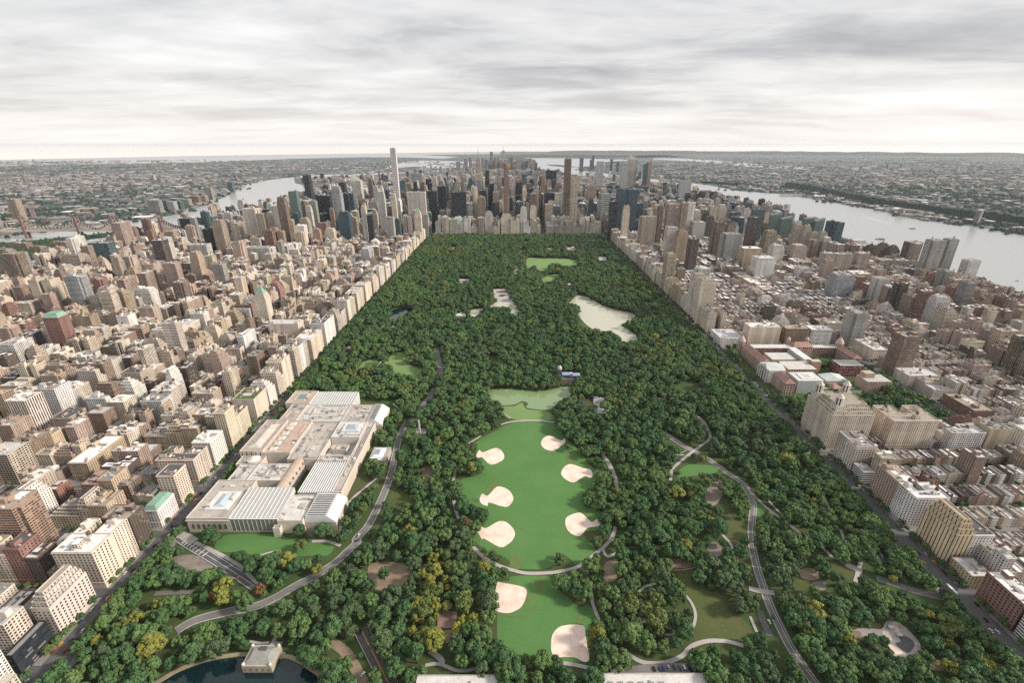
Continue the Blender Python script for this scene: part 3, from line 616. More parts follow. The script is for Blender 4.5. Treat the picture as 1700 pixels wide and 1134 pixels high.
# ------------------------------------------------------------------ art museum on the park side of the avenue
def museum():
    X, Y = -310, 560
    root = thing('museum_building', X, Y, 'sprawling pale art museum with ribbed glass roofs along the avenue in the park', 'museum')
    lim, li2, roofc, pale, glass, rib = (.52, .46, .40), (.60, .55, .49), (.40, .35, .31), (.60, .60, .58), (.34, .36, .36), (.74, .74, .72)
    skin = (.55, .56, .55)
    def part(name, fn):
        m = MB(X, Y); fn(m); return m.build(name, root)
    def blk(name, x0, x1, y0, y1, h, c=lim, rc=roofc, win=NOW, clutter=8, z0=0, ring=True):
        rc = R.choice((rc, rc, (.50, .485, .46), (.56, .55, .53), (.44, .40, .365)))
        def fn(m):
            m.walls(x0, x1, y0, y1, z0, h, c, win, 6, 9 if h-z0 > 14 else 6)
            if ring: m.walls(x0, x1, y0, y1, h, h+1.1, li2, NOW, mt='stone'); m.ring(x0, x1, y0, y1, h, 1.1, .6, li2)
            m.top(x0+.6 if ring else x0, x1-.6 if ring else x1, y0+.6 if ring else y0, y1-.6 if ring else y1, h, rc)
            w, d = x1-x0, y1-y0
            for k in range(clutter):
                a, b = R.uniform(1.2, min(6, w*.3)), R.uniform(1.2, min(6, d*.3)); bx, by = R.uniform(x0+1.5, x1-a-1.5), R.uniform(y0+1.5, y1-b-1.5)
                g = R.choice(((.62, .58, .52), (.42, .40, .38), (.2, .2, .2), (.5, .43, .35)))
                m.box(bx, bx+a, by, by+b, h, h+R.uniform(.4, 2.4), g, mt='stone', tmt='stone')
            for k in range(clutter):
                L = R.uniform(.2, .6); o = R.random() < .5; a, b = (w*L, .9) if o else (.9, d*L)
                if a < w-3 and b < d-3:
                    bx, by = R.uniform(x0+1.2, x1-a-1.2), R.uniform(y0+1.2, y1-b-1.2); g = R.choice(((.66, .63, .58), (.3, .28, .26), (.5, .45, .4), (.24, .23, .22))); m.box(bx, bx+a, by, by+b, h, h+R.uniform(.25, .9), g, mt='stone', tmt='stone')
            for k in range(3):
                a, b = w*R.uniform(.15, .4), d*R.uniform(.15, .4); bx, by = R.uniform(x0+1, x1-a-1), R.uniform(y0+1, y1-b-1); q_ = R.uniform(.8, 1.2); m.top(bx, bx+a, by, by+b, h+.03+.02*k, tuple(q_*v for v in rc))
        return part(name, fn)
    def skylight(name, x0, x1, y0, y1, z0, zr, n, along, c=glass, base=0):       # sloped or flat ribbed glass roof
        def fn(m):
            if base is not None:
                m.walls(x0, x1, y0, y1, base, z0, skin, NOW, mt='stone')
            if along == 'flat':
                m.top(x0, x1, y0, y1, z0+.02, c, 'gloss'); 
                for k in range(n+1):
                    xx = x0+(x1-x0)*k/n; m.box(xx-.35, xx+.35, y0, y1, z0, z0+.9, rib, mt='plain', tmt='plain')
            else:
                for k in range(n):
                    a, b = x0+(x1-x0)*k/n, x0+(x1-x0)*(k+1)/n
                    m.face([(a, y0, z0), (b, y0, z0), (b, y1, zr), (a, y1, zr)], 'gloss', c)
                    m.face([(a-.4, y0, z0+.5), (a+.4, y0, z0+.5), (a+.4, y1, zr+.5), (a-.4, y1, zr+.5)], 'plain', rib)
                    m.face([(a-.4, y0, z0-.3), (a-.4, y0, z0+.5), (a-.4, y1, zr+.5), (a-.4, y1, zr-.3)], 'plain', rib); m.face([(a+.4, y0, z0+.5), (a+.4, y0, z0-.3), (a+.4, y1, zr-.3), (a+.4, y1, zr+.5)], 'plain', rib)
                m.face([(x0, y1, z0), (x0, y0, z0), (x0, y1, zr)], 'stone', skin); m.face([(x1, y0, z0), (x1, y1, z0), (x1, y1, zr)], 'stone', skin); m.face([(x1, y1, z0), (x0, y1, z0), (x0, y1, zr), (x1, y1, zr)], 'stone', skin)
        return part(name, fn)
    # north-east stone wing with arched windows and sunken skylight court
    w = blk('stone_wing', -379, -330, 432, 500, 20, lim, roofc, NOW, 3)
    m = MB(X, Y)
    for k in range(7):
        xx = -373+k*6.3; m.box(xx-1.3, xx+1.3, 431.7, 432.2, 5, 12, (.10, .09, .09), mt='plain', tmt='plain'); m.cyl(xx, 432, 1.3, 1.3, 11.9, 12.0, 8, (.1, .09, .09))
    for k in range(11): m.box(-379.3, -378.8, 436+k*6, 438.4+k*6, 5, 13, (.10, .09, .09), mt='plain', tmt='plain')
    m.build('arched_windows', w)
    part('cornice', lambda m: (m.box(-380, -329.6, 431.2, 433, 16.6, 17.6, li2, mt='stone', tmt='stone'), m.box(-380, -378.8, 433, 500, 16.6, 17.6, li2, mt='stone', tmt='stone')))
    part('court_roof', lambda m: (m.box(-366, -338, 446, 478, 20, 21.2, (.68, .67, .64), tcol=(.68, .67, .64), mt='stone', tmt='stone'), m.gable(-359, -344, 450, 474, 21.2, 23.6, (.42, .50, .55), 'y', 4, 'gloss'), m.box(-364, -360, 449, 452, 21.2, 25, (.6, .58, .55), mt='stone', tmt='stone'), m.box(-343, -340, 462, 475, 21.2, 24, (.6, .58, .55), mt='stone', tmt='stone')))
    # glass pavilion with sloping ribbed roof and glazed north wall
    skylight('pavilion_roof', -329, -273, 433, 482, 19.5, 24, 11, 'slope', (.40, .40, .38))
    def gl(m):
        m.wall(-329, 432.4, -273, 432.4, 1.2, 19.0, (.26, .26, .24), (.46, .47, .75), 2.6, 4.4); m.box(-329.4, -272.6, 432.2, 432.9, 0, 1.2, li2, mt='stone', tmt='stone'); m.box(-329.4, -272.6, 432.0, 432.9, 19.0, 19.7, rib, mt='plain', tmt='plain')
        for k in range(12): xx = -329+k*56/11; m.box(xx-.22, xx+.22, 432.0, 432.4, 1.2, 19, (.5, .5, .48), mt='plain', tmt='plain')
    part('glass_wall', gl)
    blk('white_wing', -272.5, -243, 430, 474, 18, (.60, .53, .45), (.62, .60, .56), NOW, 7); blk('stair_block', -276, -268, 424, 430, 12, (.62, .54, .46), roofc, NOW, 0)
    # south-west sloped skylight wings
    def slope_wing(name, x0, x1, y0, y1, h, k0):
        def fn(m):
            m.walls(x0, x1, y0, y1, 0, h, (.55, .47, .40), NOW, mt='stone'); 
            m.frustum((x0, x1, y0, y1), (x0+1, x1-10, y0+1, y1-1), h, h+8, (.60, .62, .63), mt='gloss', top=False); m.top(x0+1, x1-10, y0+1, y1-1, h+8, (.58, .57, .55))
            n = int((y1-y0)/4)
            for k in range(n):
                yy = y0+2+k*(y1-y0-4)/n; m.box(x0+3, x1-12, yy, yy+1.3, h+8, h+8.9, (.16, .17, .18), tcol=(.16, .17, .18), mt='plain', tmt='plain')
        return part(name, fn)
    slope_wing('ribbed_wing', -242.6, -206, 434, 476, 13, 0); slope_wing('sloped_wing', -228.5, -205, 642, 694, 14, 0)
    skylight('garden_court_roof', -268, -226, 478, 540, 19, 19, 14, 'flat', (.33, .35, .36))
    skylight('hall_roof', -338, -268, 694, 736, 20, 22, 16, 'slope', (.38, .39, .38))
    blk('spine_wing', -225.5, -214, 478, 641, 19, (.52, .45, .38), (.52, .48, .43), NOW, 8)
    blk('terrace_wing', -268, -226, 541, 552, 20, li2, (.55, .50, .45), NOW, 6); blk('court_wing', -268, -226, 596, 641, 21, (.58, .55, .52), (.62, .61, .59), NOW, 6)
    part('courtyard_floor', lambda m: m.box(-267.5, -226.5, 552.5, 595.5, 0, 9, (.36, .28, .23), tcol=(.52, .48, .44), mt='stone', tmt='stone'))
    blk('court_block', -258, -238, 572, 585, 16, (.50, .44, .38), (.60, .58, .55), NOW, 4)
    part('light_well', lambda m: (m.box(-258, -231, 612, 634, 21, 22.5, (.64, .64, .62), mt='stone', tmt='stone'), m.gable(-253, -236, 615, 631, 22.5, 26, (.30, .37, .42), 'x', 5, 'gloss')))
    blk('west_block', -268, -229, 641.5, 693, 20, (.55, .50, .45), (.58, .55, .52), NOW, 14)
    # central east wings facing the avenue
    blk('north_hall', -370, -345, 500.5, 536, 18, lim, roofc, NOW, 6); blk('gallery_roof', -344.5, -300, 500.5, 536, 19, lim, (.40, .36, .32), NOW, 18)
    part('round_skylight', lambda m: (m.cyl(-357, 546, 9, 9, 0, 20, 16, lim, True, 'stone'), m.cyl(-357, 546, 8, 2, 20, 23, 16, (.66, .63, .58), True)))
    blk('entrance_block', -378, -345, 536.5, 556, 17, lim, roofc, NOW, 3)
    def vault(name, x0, x1, y0, y1, z0, c):
        def fn(m):
            m.walls(x0, x1, y0, y1, 0, z0, lim, NOW, mt='stone'); n = 8; r = (x1-x0)/2; xm = (x0+x1)/2
            for k in range(n):
                a, b = PI*k/n, PI*(k+1)/n
                m.face([(xm+r*math.cos(a), y0, z0+r*.5*math.sin(a)), (xm+r*math.cos(a), y1, z0+r*.5*math.sin(a)), (xm+r*math.cos(b), y1, z0+r*.5*math.sin(b)), (xm+r*math.cos(b), y0, z0+r*.5*math.sin(b))], 'roof', c)
            m.face([(xm+r*math.cos(PI*k/n), y0, z0+r*.5*math.sin(PI*k/n)) for k in range(n+1)], 'stone', lim)
            for k in range(6): yy = y0+(k+.5)*(y1-y0)/6; m.cyl(x1-.1, yy, 1.6, 1.6, z0-4, z0-1, 8, (.16, .13, .11))
        return part(name, fn)
    vault('vaulted_wing', -300, -288, 484, 545, 19, (.46, .36, .28))
    blk('great_hall', -382, -350, 557, 640, 24, lim, (.38, .33, .28), (.12, .3, 0), 3); blk('upper_gallery', -349.5, -312, 557, 640, 22, lim, (.48, .36, .29), NOW, 5)
    part('hall_skylight', lambda m: m.gable(-376, -357, 566, 628, 24.1, 27.5, (.52, .47, .42), 'y', 6, 'roof'))
    part('gallery_lanterns', lambda m: [m.gable(-344, -334, 562+k*13, 572+k*13, 22.1, 25, (.62, .57, .52), 'x', 2, 'roof') for k in range(6)] and None)
    blk('link_gallery', -311.5, -269, 484+62, 640, 19, lim, (.53, .47, .41), NOW, 16)
    blk('south_gallery', -366, -340, 641, 694, 21, lim, roofc, NOW, 5); blk('south_inner_gallery', -339.5, -269, 641, 693, 20, lim, (.55, .47, .40), NOW, 20)
    blk('south_wing', -379, -339, 695, 738, 22, lim, (.47, .38, .31), NOW, 3)
    part('sunken_skylight', lambda m: (m.box(-368, -350, 704, 728, 22, 23.4, li2, mt='stone', tmt='stone'), m.top(-366, -352, 706, 726, 23.45, (.16, .2, .2), 'gloss')))
    # auditorium terrace with faceted white roof to the west
    part('white_pavilion', lambda m: (m.box(-203, -178, 556, 588, 0, 10, (.45, .40, .36), tcol=(.36, .34, .32), mt='stone', tmt='stone'), m.frustum((-202, -184, 557, 586), (-197, -190, 566, 578), 10.02, 13, (.66, .67, .68), mt='plain', tcol=(.25, .3, .33))))
    part('plaza_steps', lambda m: [m.box(-388-k, -382-k*.2, 575+k*2, 622-k*2, 0, 3.2-k*.8, (.5, .45, .4), mt='stone', tmt='stone') for k in range(4)] and None)
    reserve(-384, -178, 424, 740)
museum()
# ------------------------------------------------------------------ natural history museum west of the park
def red_museum():
    X, Y = 600, 850
    root = thing('museum_building', X, Y, 'red-roofed Victorian museum complex with corner turrets and white columned entrance', 'museum')
    br, rf, pk, wt, gr = (.26, .16, .125), (.36, .215, .185), (.46, .33, .27), (.66, .62, .57), (.46, .50, .48)
    def part(name, fn):
        m = MB(X, Y); fn(m); return m.build(name, root)
    def wing(x0, x1, y0, y1, h, rise, along, hip=6, c=pk):
        def fn(m): m.walls(x0, x1, y0, y1, 0, h, c, (.2, .34, 0), 4.5, 6)
        w = part('wing', fn); m = MB(X, Y); m.gable(x0-.8, x1+.8, y0-.8, y1+.8, h, h+rise, rf, along, hip); m.build('red_roof', w)
    wing(494, 514, 766, 808, 22, 8, 'y'); wing(494, 514, 852, 940, 22, 8, 'y'); wing(600, 640, 930, 952, 24, 8, 'x'); wing(694, 712, 880, 935, 20, 7, 'y'); wing(588, 604, 770, 792, 10, 4, 'x')
    def turret(x, y, r, h):
        part('turret', lambda m: (m.cyl(x, y, r, r, 0, h, 12, pk, False, 'facade', (.2, .3, 0)), m.cyl(x, y, r*1.08, r*.75, h, h+r*.7, 12, (.5, .38, .32), False), m.cyl(x, y, r*.75, 0, h+r*.7, h+r*1.7, 12, (.5, .38, .32))))
    turret(497, 952, 8, 30); turret(705, 945, 8, 28); turret(600, 955, 4, 32); turret(640, 955, 4, 32)
    part('entrance_hall', lambda m: (m.walls(488, 520, 812, 850, 0, 26, wt, NOW, mt='stone'), m.top(488, 520, 812, 850, 26, (.56, .58, .55)), m.gable(486, 522, 818, 844, 26, 33, (.52, .58, .55), 'x', 3), [m.box(485.5, 487.9, 815+k*8, 818+k*8, 0, 24, wt, mt='stone', tmt='stone') for k in range(5)], m.box(486, 488, 826, 836, 0, 18, (.12, .11, .12), mt='plain', tmt='plain')))
    part('flat_wing', lambda m: m.box(515, 600, 930, 950, 0, 22, br, (.2, .3, 0), (.58, .58, .57), 4.5, 6)); part('flat_wing', lambda m: m.box(640, 700, 936, 952, 0, 20, br, (.2, .3, 0), (.55, .55, .54), 4.5, 6))
    part('inner_gallery', lambda m: m.box(530, 580, 880, 915, 0, 18, pk, NOW, (.56, .55, .53))); part('inner_gallery', lambda m: m.box(535, 590, 830, 868, 0, 20, (.42, .30, .22), (.2, .3, 0), (.55, .53, .5), 5, 6))
    part('white_spine', lambda m: (m.box(586, 602, 868, 929, 0, 24, (.5, .45, .4), NOW, (.64, .65, .65)), m.box(592, 610, 850, 862, 0, 27, (.46, .27, .18), (.2, .3, 0), (.5, .45, .4))))
    part('red_cube_block', lambda m: m.box(640, 686, 838, 866, 0, 24, (.26, .115, .10), (.34, .28, .0), (.42, .42, .40), 5, 6.5))
    part('green_vault_hall', lambda m: (m.walls(590, 632, 796, 826, 0, 12, (.45, .42, .38), NOW, mt='stone'), m.gable(590, 632, 796, 826, 12, 17, (.52, .57, .54), 'y', 4)))
    part('glass_cube', lambda m: (m.walls(520, 566, 770, 806, 0, 26, (.52, .56, .57), (.46, .46, .85), 4, 5), m.top(520, 566, 770, 806, 26, (.60, .60, .60)), m.box(530, 556, 777, 799, 26, 27.2, (.64, .64, .64), tcol=(.66, .64, .64), mt='stone', tmt='stone'), m.top(536, 550, 781, 795, 27.25, (.5, .47, .46)))) 
    part('globe', lambda m: [m.cyl(543, 788, 12*math.cos((k-4)*PI/8.001), 12*math.cos((k-3)*PI/8.001), 14+12*math.sin((k-4)*PI/8), 14+12*math.sin((k-3)*PI/8), 14, (.6, .6, .58), False) for k in range(8)] and None)
    part('terrace_garden', lambda m: (m.box(566.5, 640, 770, 794, 0, 6, (.5, .48, .44), NOW, (.06, .12, .04)), m.box(575, 632, 778, 781, 6, 6.3, (.6, .58, .52), mt='stone', tmt='stone'), m.box(600, 604, 771, 793, 6, 6.4, (.6, .58, .52), mt='stone', tmt='stone')))
    part('square_block', lambda m: (m.box(646, 690, 770, 800, 0, 24, (.40, .28, .22), (.14, .22, 0), (.46, .46, .44), 5, 5), m.box(650, 668, 785, 799, 24, 33, (.40, .28, .22), NOW, (.45, .36, .32))))
    reserve(466, 724, 672, 972)
red_museum()
# ------------------------------------------------------------------ shores
def interp(t, pts):
    for (a, b), (c, d) in zip(pts, pts[1:]):
        if a <= t <= c: return b+(d-b)*(t-a)/(c-a)
    return pts[0][1] if t < pts[0][0] else pts[-1][1]
ERP = [(200, -1830), (2300, -1830), (2800, -1680), (3300, -1570), (3545, -1600), (4500, -1900), (5246, -2095), (6000, -2600), (6900, -3000), (7500, -2300), (8300, -1500), (9200, -700), (9800, -150)]
HRP = [(200, 1560), (1387, 1554), (2500, 1545), (3400, 1565), (4163, 1610), (5200, 1800), (6000, 1850), (6700, 1500), (7300, 1050), (8000, 720), (9000, 480), (9800, 300)]
ER = lambda y: interp(y, ERP)
HRv = lambda y: interp(y, HRP)
def inpoly(x, y, P):
    c = False; j = len(P)-1
    for i in range(len(P)):
        xi, yi = P[i]; xj, yj = P[j]
        if (yi > y) != (yj > y) and x < (xj-xi)*(y-yi)/(yj-yi)+xi: c = not c
        j = i
    return c
def inframe(x, y, z, m=30):
    a, b = PX(x, y, z); return -m < a < 1700+m and b < 1134+m
# ------------------------------------------------------------------ ordinary city lots
LOTS = []     # apartment / office lots
ROWS = []     # row houses
YARDS = []    # back gardens: x0,x1,y0,y1
ECOL = [(-543, -416), (-689, -567), (-854, -732), (-999, -877), (-1215, -1029), (-1443, -1245), (-1660, -1473), (-1815, -1684)]
WCOL = [(466, 724), (754, 998), (1028, 1240), (1282, 1385), (1407, 1495)]
def lot(x0, x1, y0, y1, h, c, win='punch', typ='slab', r=None, kind='apartment'):
    if not (inframe(x0, y0, h) or inframe(x1, y1, h) or inframe(x0, y0, 0) or inframe(x1, y0, 0)): return
    if not free(x0, x1, y0, y1):
        if max(x1-x0, y1-y0) > 15:
            if x1-x0 >= y1-y0: xm = (x0+x1)/2; lot(x0, xm-.1, y0, y1, h, c, win, 'slab', r, kind); lot(xm+.1, x1, y0, y1, h*R.uniform(.7, 1), c, win, 'slab', r, kind)
            else: ym = (y0+y1)/2; lot(x0, x1, y0, ym-.1, h, c, win, 'slab', r, kind); lot(x0, x1, ym+.1, y1, h*R.uniform(.7, 1), c, win, 'slab', r, kind)
        return
    if x0 < ER(y0)+25 or x1 > HRv(y0)-15: return
    r = r or R.choice(('silver', 'silver', 'white', 'white', 'grey', 'grey', 'tan', 'tar'))
    LOTS.append(dict(x0=x0, x1=x1, y0=y0, y1=y1, h=h, ck=c, c=vary(C[c]), win=win, typ=typ, r=vary(ROOF[r], .15), rk=r, kind=kind, court=R.choice('sn'), ell=R.choice((1, -1)), bay=R.uniform(3.0, 4.0), fl=R.uniform(3.0, 3.5)))
def rowhouse(x0, x1, y0, y1, h, c, r):
    if not (inframe(x0, y0, h) or inframe(x1, y0, 0)) or not free(x0, x1, y0, y1, .3): return
    ROWS.append(dict(x0=x0, x1=x1, y0=y0, y1=y1, h=h, ck=c, c=vary(C[c], .2), win='punch', r=vary(ROOF[r], .12), rk=r))
UESC = ['cream', 'cream', 'tan', 'tan', 'beige', 'beige', 'beige', 'brown', 'pink', 'pink', 'lime', 'lime', 'white', 'pink', 'brown', 'red', 'dbrown', 'tan', 'cream']
UWSC = ['tan', 'beige', 'brown', 'pink', 'pink', 'lime', 'red', 'brown', 'white', 'cream', 'dbrown']
def rowrun(xa, xb, y0, y1, west):
    x = xa
    while x < xb-4.6:
        w = min(R.uniform(5.4, 7.2), xb-x)
        rowhouse(x+.02, x+w-.02, y0, y1, R.uniform(11.5, 17), R.choice(['brown', 'tan', 'pink', 'lime', 'red', 'dbrown', 'white', 'beige']), R.choice(['white', 'white', 'silver', 'silver', 'grey', 'grey', 'tar', 'tan'] if west else ['grey', 'tar', 'silver', 'grey', 'tan', 'white']))
        x += w
def midblock(xa, xb, ya, yb, prow, hfun, cols, west):
    ym = (ya+yb)/2
    for (y0, y1, gy) in ((ya, ym-9, 1), (ym+9, yb, -1)):
        x = xa
        while x < xb-8:
            if R.random() < prow:
                w = min(xb-x, R.uniform(22, 60)); rowrun(x, x+w, y0+2 if gy > 0 else y0, y1 if gy > 0 else y1-2, west)
                if R.random() < .75: YARDS.append((x, x+w, ym-9 if gy > 0 else ym, ym if gy > 0 else ym+9))
            else:
                w = min(xb-x, R.uniform(12, 27)); h = hfun()
                if xb-x-w < 9: w = xb-x
                dy = R.choice((0, 0, 5, 8))
                lot(x+.1, x+w-.1, y0-(0 if gy > 0 else dy), y1+(dy if gy > 0 else 0), h, R.choice(cols), R.choice(('punch', 'punch', 'punch', 'wide')), R.choice(('slab', 'slab', 'court', 'ell', 'cake')) if h > 24 else 'slab')
            x += w
def endlots(xa, xb, ya, yb, hfun, cols, towers=0.0, th=(70, 110)):
    d = yb-ya
    cuts = R.choice(([0, 1], [0, .5, 1], [0, .42, 1], [0, .36, .68, 1], [0, .3, .62, 1], [0, .6, 1]))
    for a, b in zip(cuts, cuts[1:]):
        h = hfun(); y0, y1 = ya+a*d+.1, ya+b*d-.1
        if R.random() < towers and y1-y0 > 22:
            lot(xa, xb, y0, y1, R.uniform(*th), R.choice(cols+['white', 'conc', 'grey']), R.choice(('punch', 'vert', 'band', 'balc')), R.choice(('podium', 'notch', 'cake', 'slab')))
        else: lot(xa, xb, y0, y1, h, R.choice(cols), R.choice(('punch', 'punch', 'wide')), R.choice(('slab', 'court', 'cake', 'ell', 'court')) if h > 25 else 'slab')
BLOCKS = []
for k in range(89, 59, -1):
    ya, yb = st(k+1)+9, st(k)-9
    far = (75-k)/16.0 if k < 75 else 0
    for i, (xa, xb) in enumerate(ECOL):
        BLOCKS.append((xa, xb, ya, yb)); ea, eb = R.uniform(26, 38), R.uniform(26, 36)
        if i == 0: fr, bk, pr, mid = (lambda: R.uniform(44, 60)), (lambda: R.uniform(16, 48)), .45, (lambda: R.uniform(22, 52))
        elif i == 1: fr, bk, pr, mid = (lambda: R.uniform(18, 50)), (lambda: R.uniform(42, 58)), .5, (lambda: R.uniform(20, 50))
        elif i == 2: fr, bk, pr, mid = (lambda: R.uniform(42, 60)), (lambda: R.uniform(20, 55)), .45, (lambda: R.uniform(20, 50))
        else: fr, bk, pr, mid = (lambda: R.uniform(18, 60)), (lambda: R.uniform(18, 60)), .45, (lambda: R.uniform(18, 55))
        cols = ['cream', 'cream', 'lime', 'cream', 'cream', 'white', 'white'] if i == 0 else UESC
        tw = .03 if i < 3 else (.14 if i == 3 else .22); tw += .12*far
        endlots(xb-eb, xb, ya, yb, fr, cols, tw*.25 if i == 0 else tw, (60, 85+50*far)); endlots(xa, xa+ea, ya, yb, bk if i else bk, UESC, tw, (60, 100+45*far))
        midblock(xa+ea+.1, xb-eb-.1, ya, yb, pr-.2*far, mid, UESC, False)
    for i, (xa, xb) in enumerate(WCOL):
        BLOCKS.append((xa, xb, ya, yb)); ea, eb = R.uniform(30, 44), R.uniform(24, 34)
        low = k >= 68
        if i == 0: fr, bk, pr, mid, tw = (lambda: R.uniform(42, 60)), (lambda: R.uniform(16, 34)), .86, (lambda: R.uniform(24, 44)), .02
        elif i == 1: fr, bk, pr, mid, tw = (lambda: R.uniform(16, 34)), (lambda: R.uniform(16, 48)), .75, (lambda: R.uniform(20, 44)), .04
        elif i == 2: fr, bk, pr, mid, tw = (lambda: R.uniform(16, 50)), (lambda: R.uniform(36, 60)), .5, (lambda: R.uniform(22, 55)), .14
        else: fr, bk, pr, mid, tw = (lambda: R.uniform(36, 55)), (lambda: R.uniform(36, 55)), .4, (lambda: R.uniform(20, 50)), .06
        if k < 77 and (i == 1 or (i >= 2 and k < 71)): fr, bk, mid, tw = (lambda: R.uniform(14, 32)), (lambda: R.uniform(16, 36)), (lambda: R.uniform(14, 34)), tw*.5
        elif i >= 2: fr, bk, mid, tw, pr = (lambda: R.uniform(34, 62)), (lambda: R.uniform(34, 60)), (lambda: R.uniform(24, 58)), tw+.08, pr*.6
        if i == 4 and k >= 71: fr, bk, mid, tw = (lambda: R.uniform(20, 36)), (lambda: R.uniform(18, 32)), (lambda: R.uniform(16, 34)), .02
        if not low: pr *= .6; tw += .03
        th = (60, 90) if low else (60, 95)
        w0 = R.random()
        cols = ['cream', 'lime', 'beige', 'tan', 'cream', 'white'] if i == 0 else UWSC
        endlots(xa, xa+ea, ya, yb, fr, cols, tw, th); endlots(xb-eb, xb, ya, yb, bk, UWSC, tw, th)
        midblock(xa+ea+.1, xb-eb-.1, ya, yb, pr, mid, UWSC, True)
MCOL = ECOL[:7]+[(-386, -260), (-260, -137), (-107, 20), (20, 143), (173, 300), (300, 443), (473, 600), (600, 724), (754, 880), (880, 998), (1028, 1130), (1130, 1240), (1270, 1400), (1400, 1560)]
MIDC = ['grey', 'grey', 'conc', 'beige', 'cream', 'lime', 'dark', 'dark', 'blue', 'teal', 'brown', 'silver', 'pink', 'tan', 'white', 'dbrown']
for k in range(58, 4, -1):
    ya, yb = st(k+1)+9, st(k)-9
    core = max(0, 1-abs(k-50)/13.0)
    for (xa, xb) in MCOL+([(-1900, -1690), (-2150, -1920), (-2500, -2180)] if k < 14 else []):
        cx = (xa+xb)/2; e = math.exp(-((cx+150)/700)**2)
        BLOCKS.append((xa, xb, ya, yb)); x = xa
        while x < xb-12:
            w = min(xb-x, R.uniform(24, 56) if k < 40 else R.uniform(18, 42))
            if xb-x-w < 14: w = xb-x
            for y0, y1 in (((ya, yb),) if R.random() < .4 else ((ya, (ya+yb)/2-1), ((ya+yb)/2+1, yb))):
                base = R.uniform(18, 50) if k < 34 else R.uniform(22, 70)
                h = base+core*e*R.choice((0, 40, 80, 120, 150, 175, 195)) + (R.choice((0, 0, 0, 40, 70)) if k > 28 else 0)*.8
                if k >= 57 and -390 < cx < 440: h = R.uniform(45, 90); c0 = R.choice(('cream', 'lime', 'white', 'beige', 'cream'))
                if k < 34 and R.random() < .04: h = R.uniform(60, 130)
                c = c0 if (k >= 57 and -390 < cx < 440) else R.choice(MIDC if h > 60 else ['beige', 'pink', 'grey', 'tan', 'lime', 'brown', 'conc', 'red']); glassy = c in ('dark', 'blue', 'teal')
                lot(x+.3, x+w-.3, y0, y1, min(h, 238), c, 'curtain' if glassy else R.choice(('vert', 'punch', 'band', 'punch', 'vert')), R.choice(('slab', 'cake', 'podium', 'notch', 'cake')) if h > 55 else 'slab', kind='office')
            x += w
for q in range(520):       # downtown
    y = R.uniform(7300, 9500); xm = interp(y, [(7300, 0), (9500, 0)]); x = R.gauss(-60, 420)
    if x < ER(y)+60 or x > HRv(y)-60: continue
    h = R.uniform(30, 80)+(R.choice((0, 60, 100, 140)) if y > 8000 and abs(x+50) < 420 else 0); w = R.uniform(30, 60)
    lot(x, x+w, y, y+w, h, R.choice(('grey', 'conc', 'silver', 'beige', 'blue', 'pink')), 'vert', kind='office')
# ------------------------------------------------------------------ individuals among the ordinary lots, the rest one mass
ORD = ['first', 'second', 'third', 'fourth', 'fifth', 'sixth', 'seventh', 'eighth', 'ninth', 'tenth', 'eleventh', 'twelfth', 'thirteenth', 'fourteenth', 'fifteenth', 'sixteenth', 'seventeenth', 'eighteenth', 'nineteenth', 'twentieth']
def ordn(i): return ORD[i] if i < 20 else f'{i+1}th'
def anchor(key):
    for s, r in IND:
        if s.get('label', '').startswith(key): return ((s['x0']+s['x1'])/2, (s['y0']+s['y1'])/2)
    raise KeyError(key)
BL = [(p, *anchor(k)) for p, k in (("the orange-brown balcony tower", 'tall orange-brown'), ("the black-finned cream tower", 'tall cream tower with black'), ("the green-roofed blank block", 'big blank cream'), ("the white L-roofed block", 'long cream block with'),
      ("the green-crowned red tower", 'red brick tower with'), ("the pyramid-capped cream tower", 'slender cream tower tapering'), ("the octagonal tan tower", 'octagonal tan'), ("the blue-and-white banded tower", 'tower of alternating'), ("the joined beige-tan slabs", 'pair of joined'),
      ("the white wedding-cake tower", 'white wedding-cake tower'), ("the blue-tarpaulin roof", 'yellowish twin-wing'), ("the long white corner block", 'long white block'), ("the dark green glass slab", 'dark green glass slab'), ("the black riverside-side slab", 'black glass slab beside a tall'),
      ("the stepped yellow block", 'stepped yellow'), ("the bright white-roofed park block", 'big white block with bright'), ("the brown balcony tower", 'dark brown balcony'), ("the white classical museum", 'white classical'), ("the cream twin towers", 'cream twin-towered landmark block, shaft standing nearer'),
      ("the art deco orange tower", 'tall orange-tan'), ("the ribbed riverside twins", 'ribbed concrete twin tower by the river, shaft on the park'), ("the bluish curved block", 'bluish glass'), ("the black striped tower", 'black striped'), ("the red corner block", 'red brick corner'),
      ("the white gridded supertall", 'very slender'), ("the white-framed black tower", 'white-framed'), ("the half-built brown tower", 'brown half-built'), ("the twin glass towers", 'twin dark glass tower at the park corner, the eastern'), ("the limestone slab tower", 'tall cream limestone'))] + [("the three-towered block", 497, 629)]
BL = [(p.replace('riverside-side ', ''), x, y) for p, x, y in BL]
def relabel(items, descf, lms, noun, maxw=16):
    cls = {}
    for it in items: cls.setdefault(descf(it), []).append(it)
    for d, L in cls.items():
        for it in L:
            best = None
            for p, x, y in lms:
                me = math.hypot(it['px']-x, it['py']-y); rk = sum(1 for o in L if math.hypot(o['px']-x, o['py']-y) < me-1e-6)
                sc_ = rk*40+me*.35
                if best is None or sc_ < best[0]: best = (sc_, rk, p)
            it['label'] = f"{d}, {ordn(best[1])} such {noun} from {best[2]}"
def dist(s): return math.hypot((s['x0']+s['x1'])/2, (s['y0']+s['y1'])/2)
def size(s): h = s['h']; return 'low' if h < 25 else ('mid-rise' if h < 45 else ('tall' if h < 70 else 'towering'))
def visible_enough(s): cx = (s['x0']+s['x1'])/2; return inframe(cx, (s['y0']+s['y1'])/2, s['h'], -6)
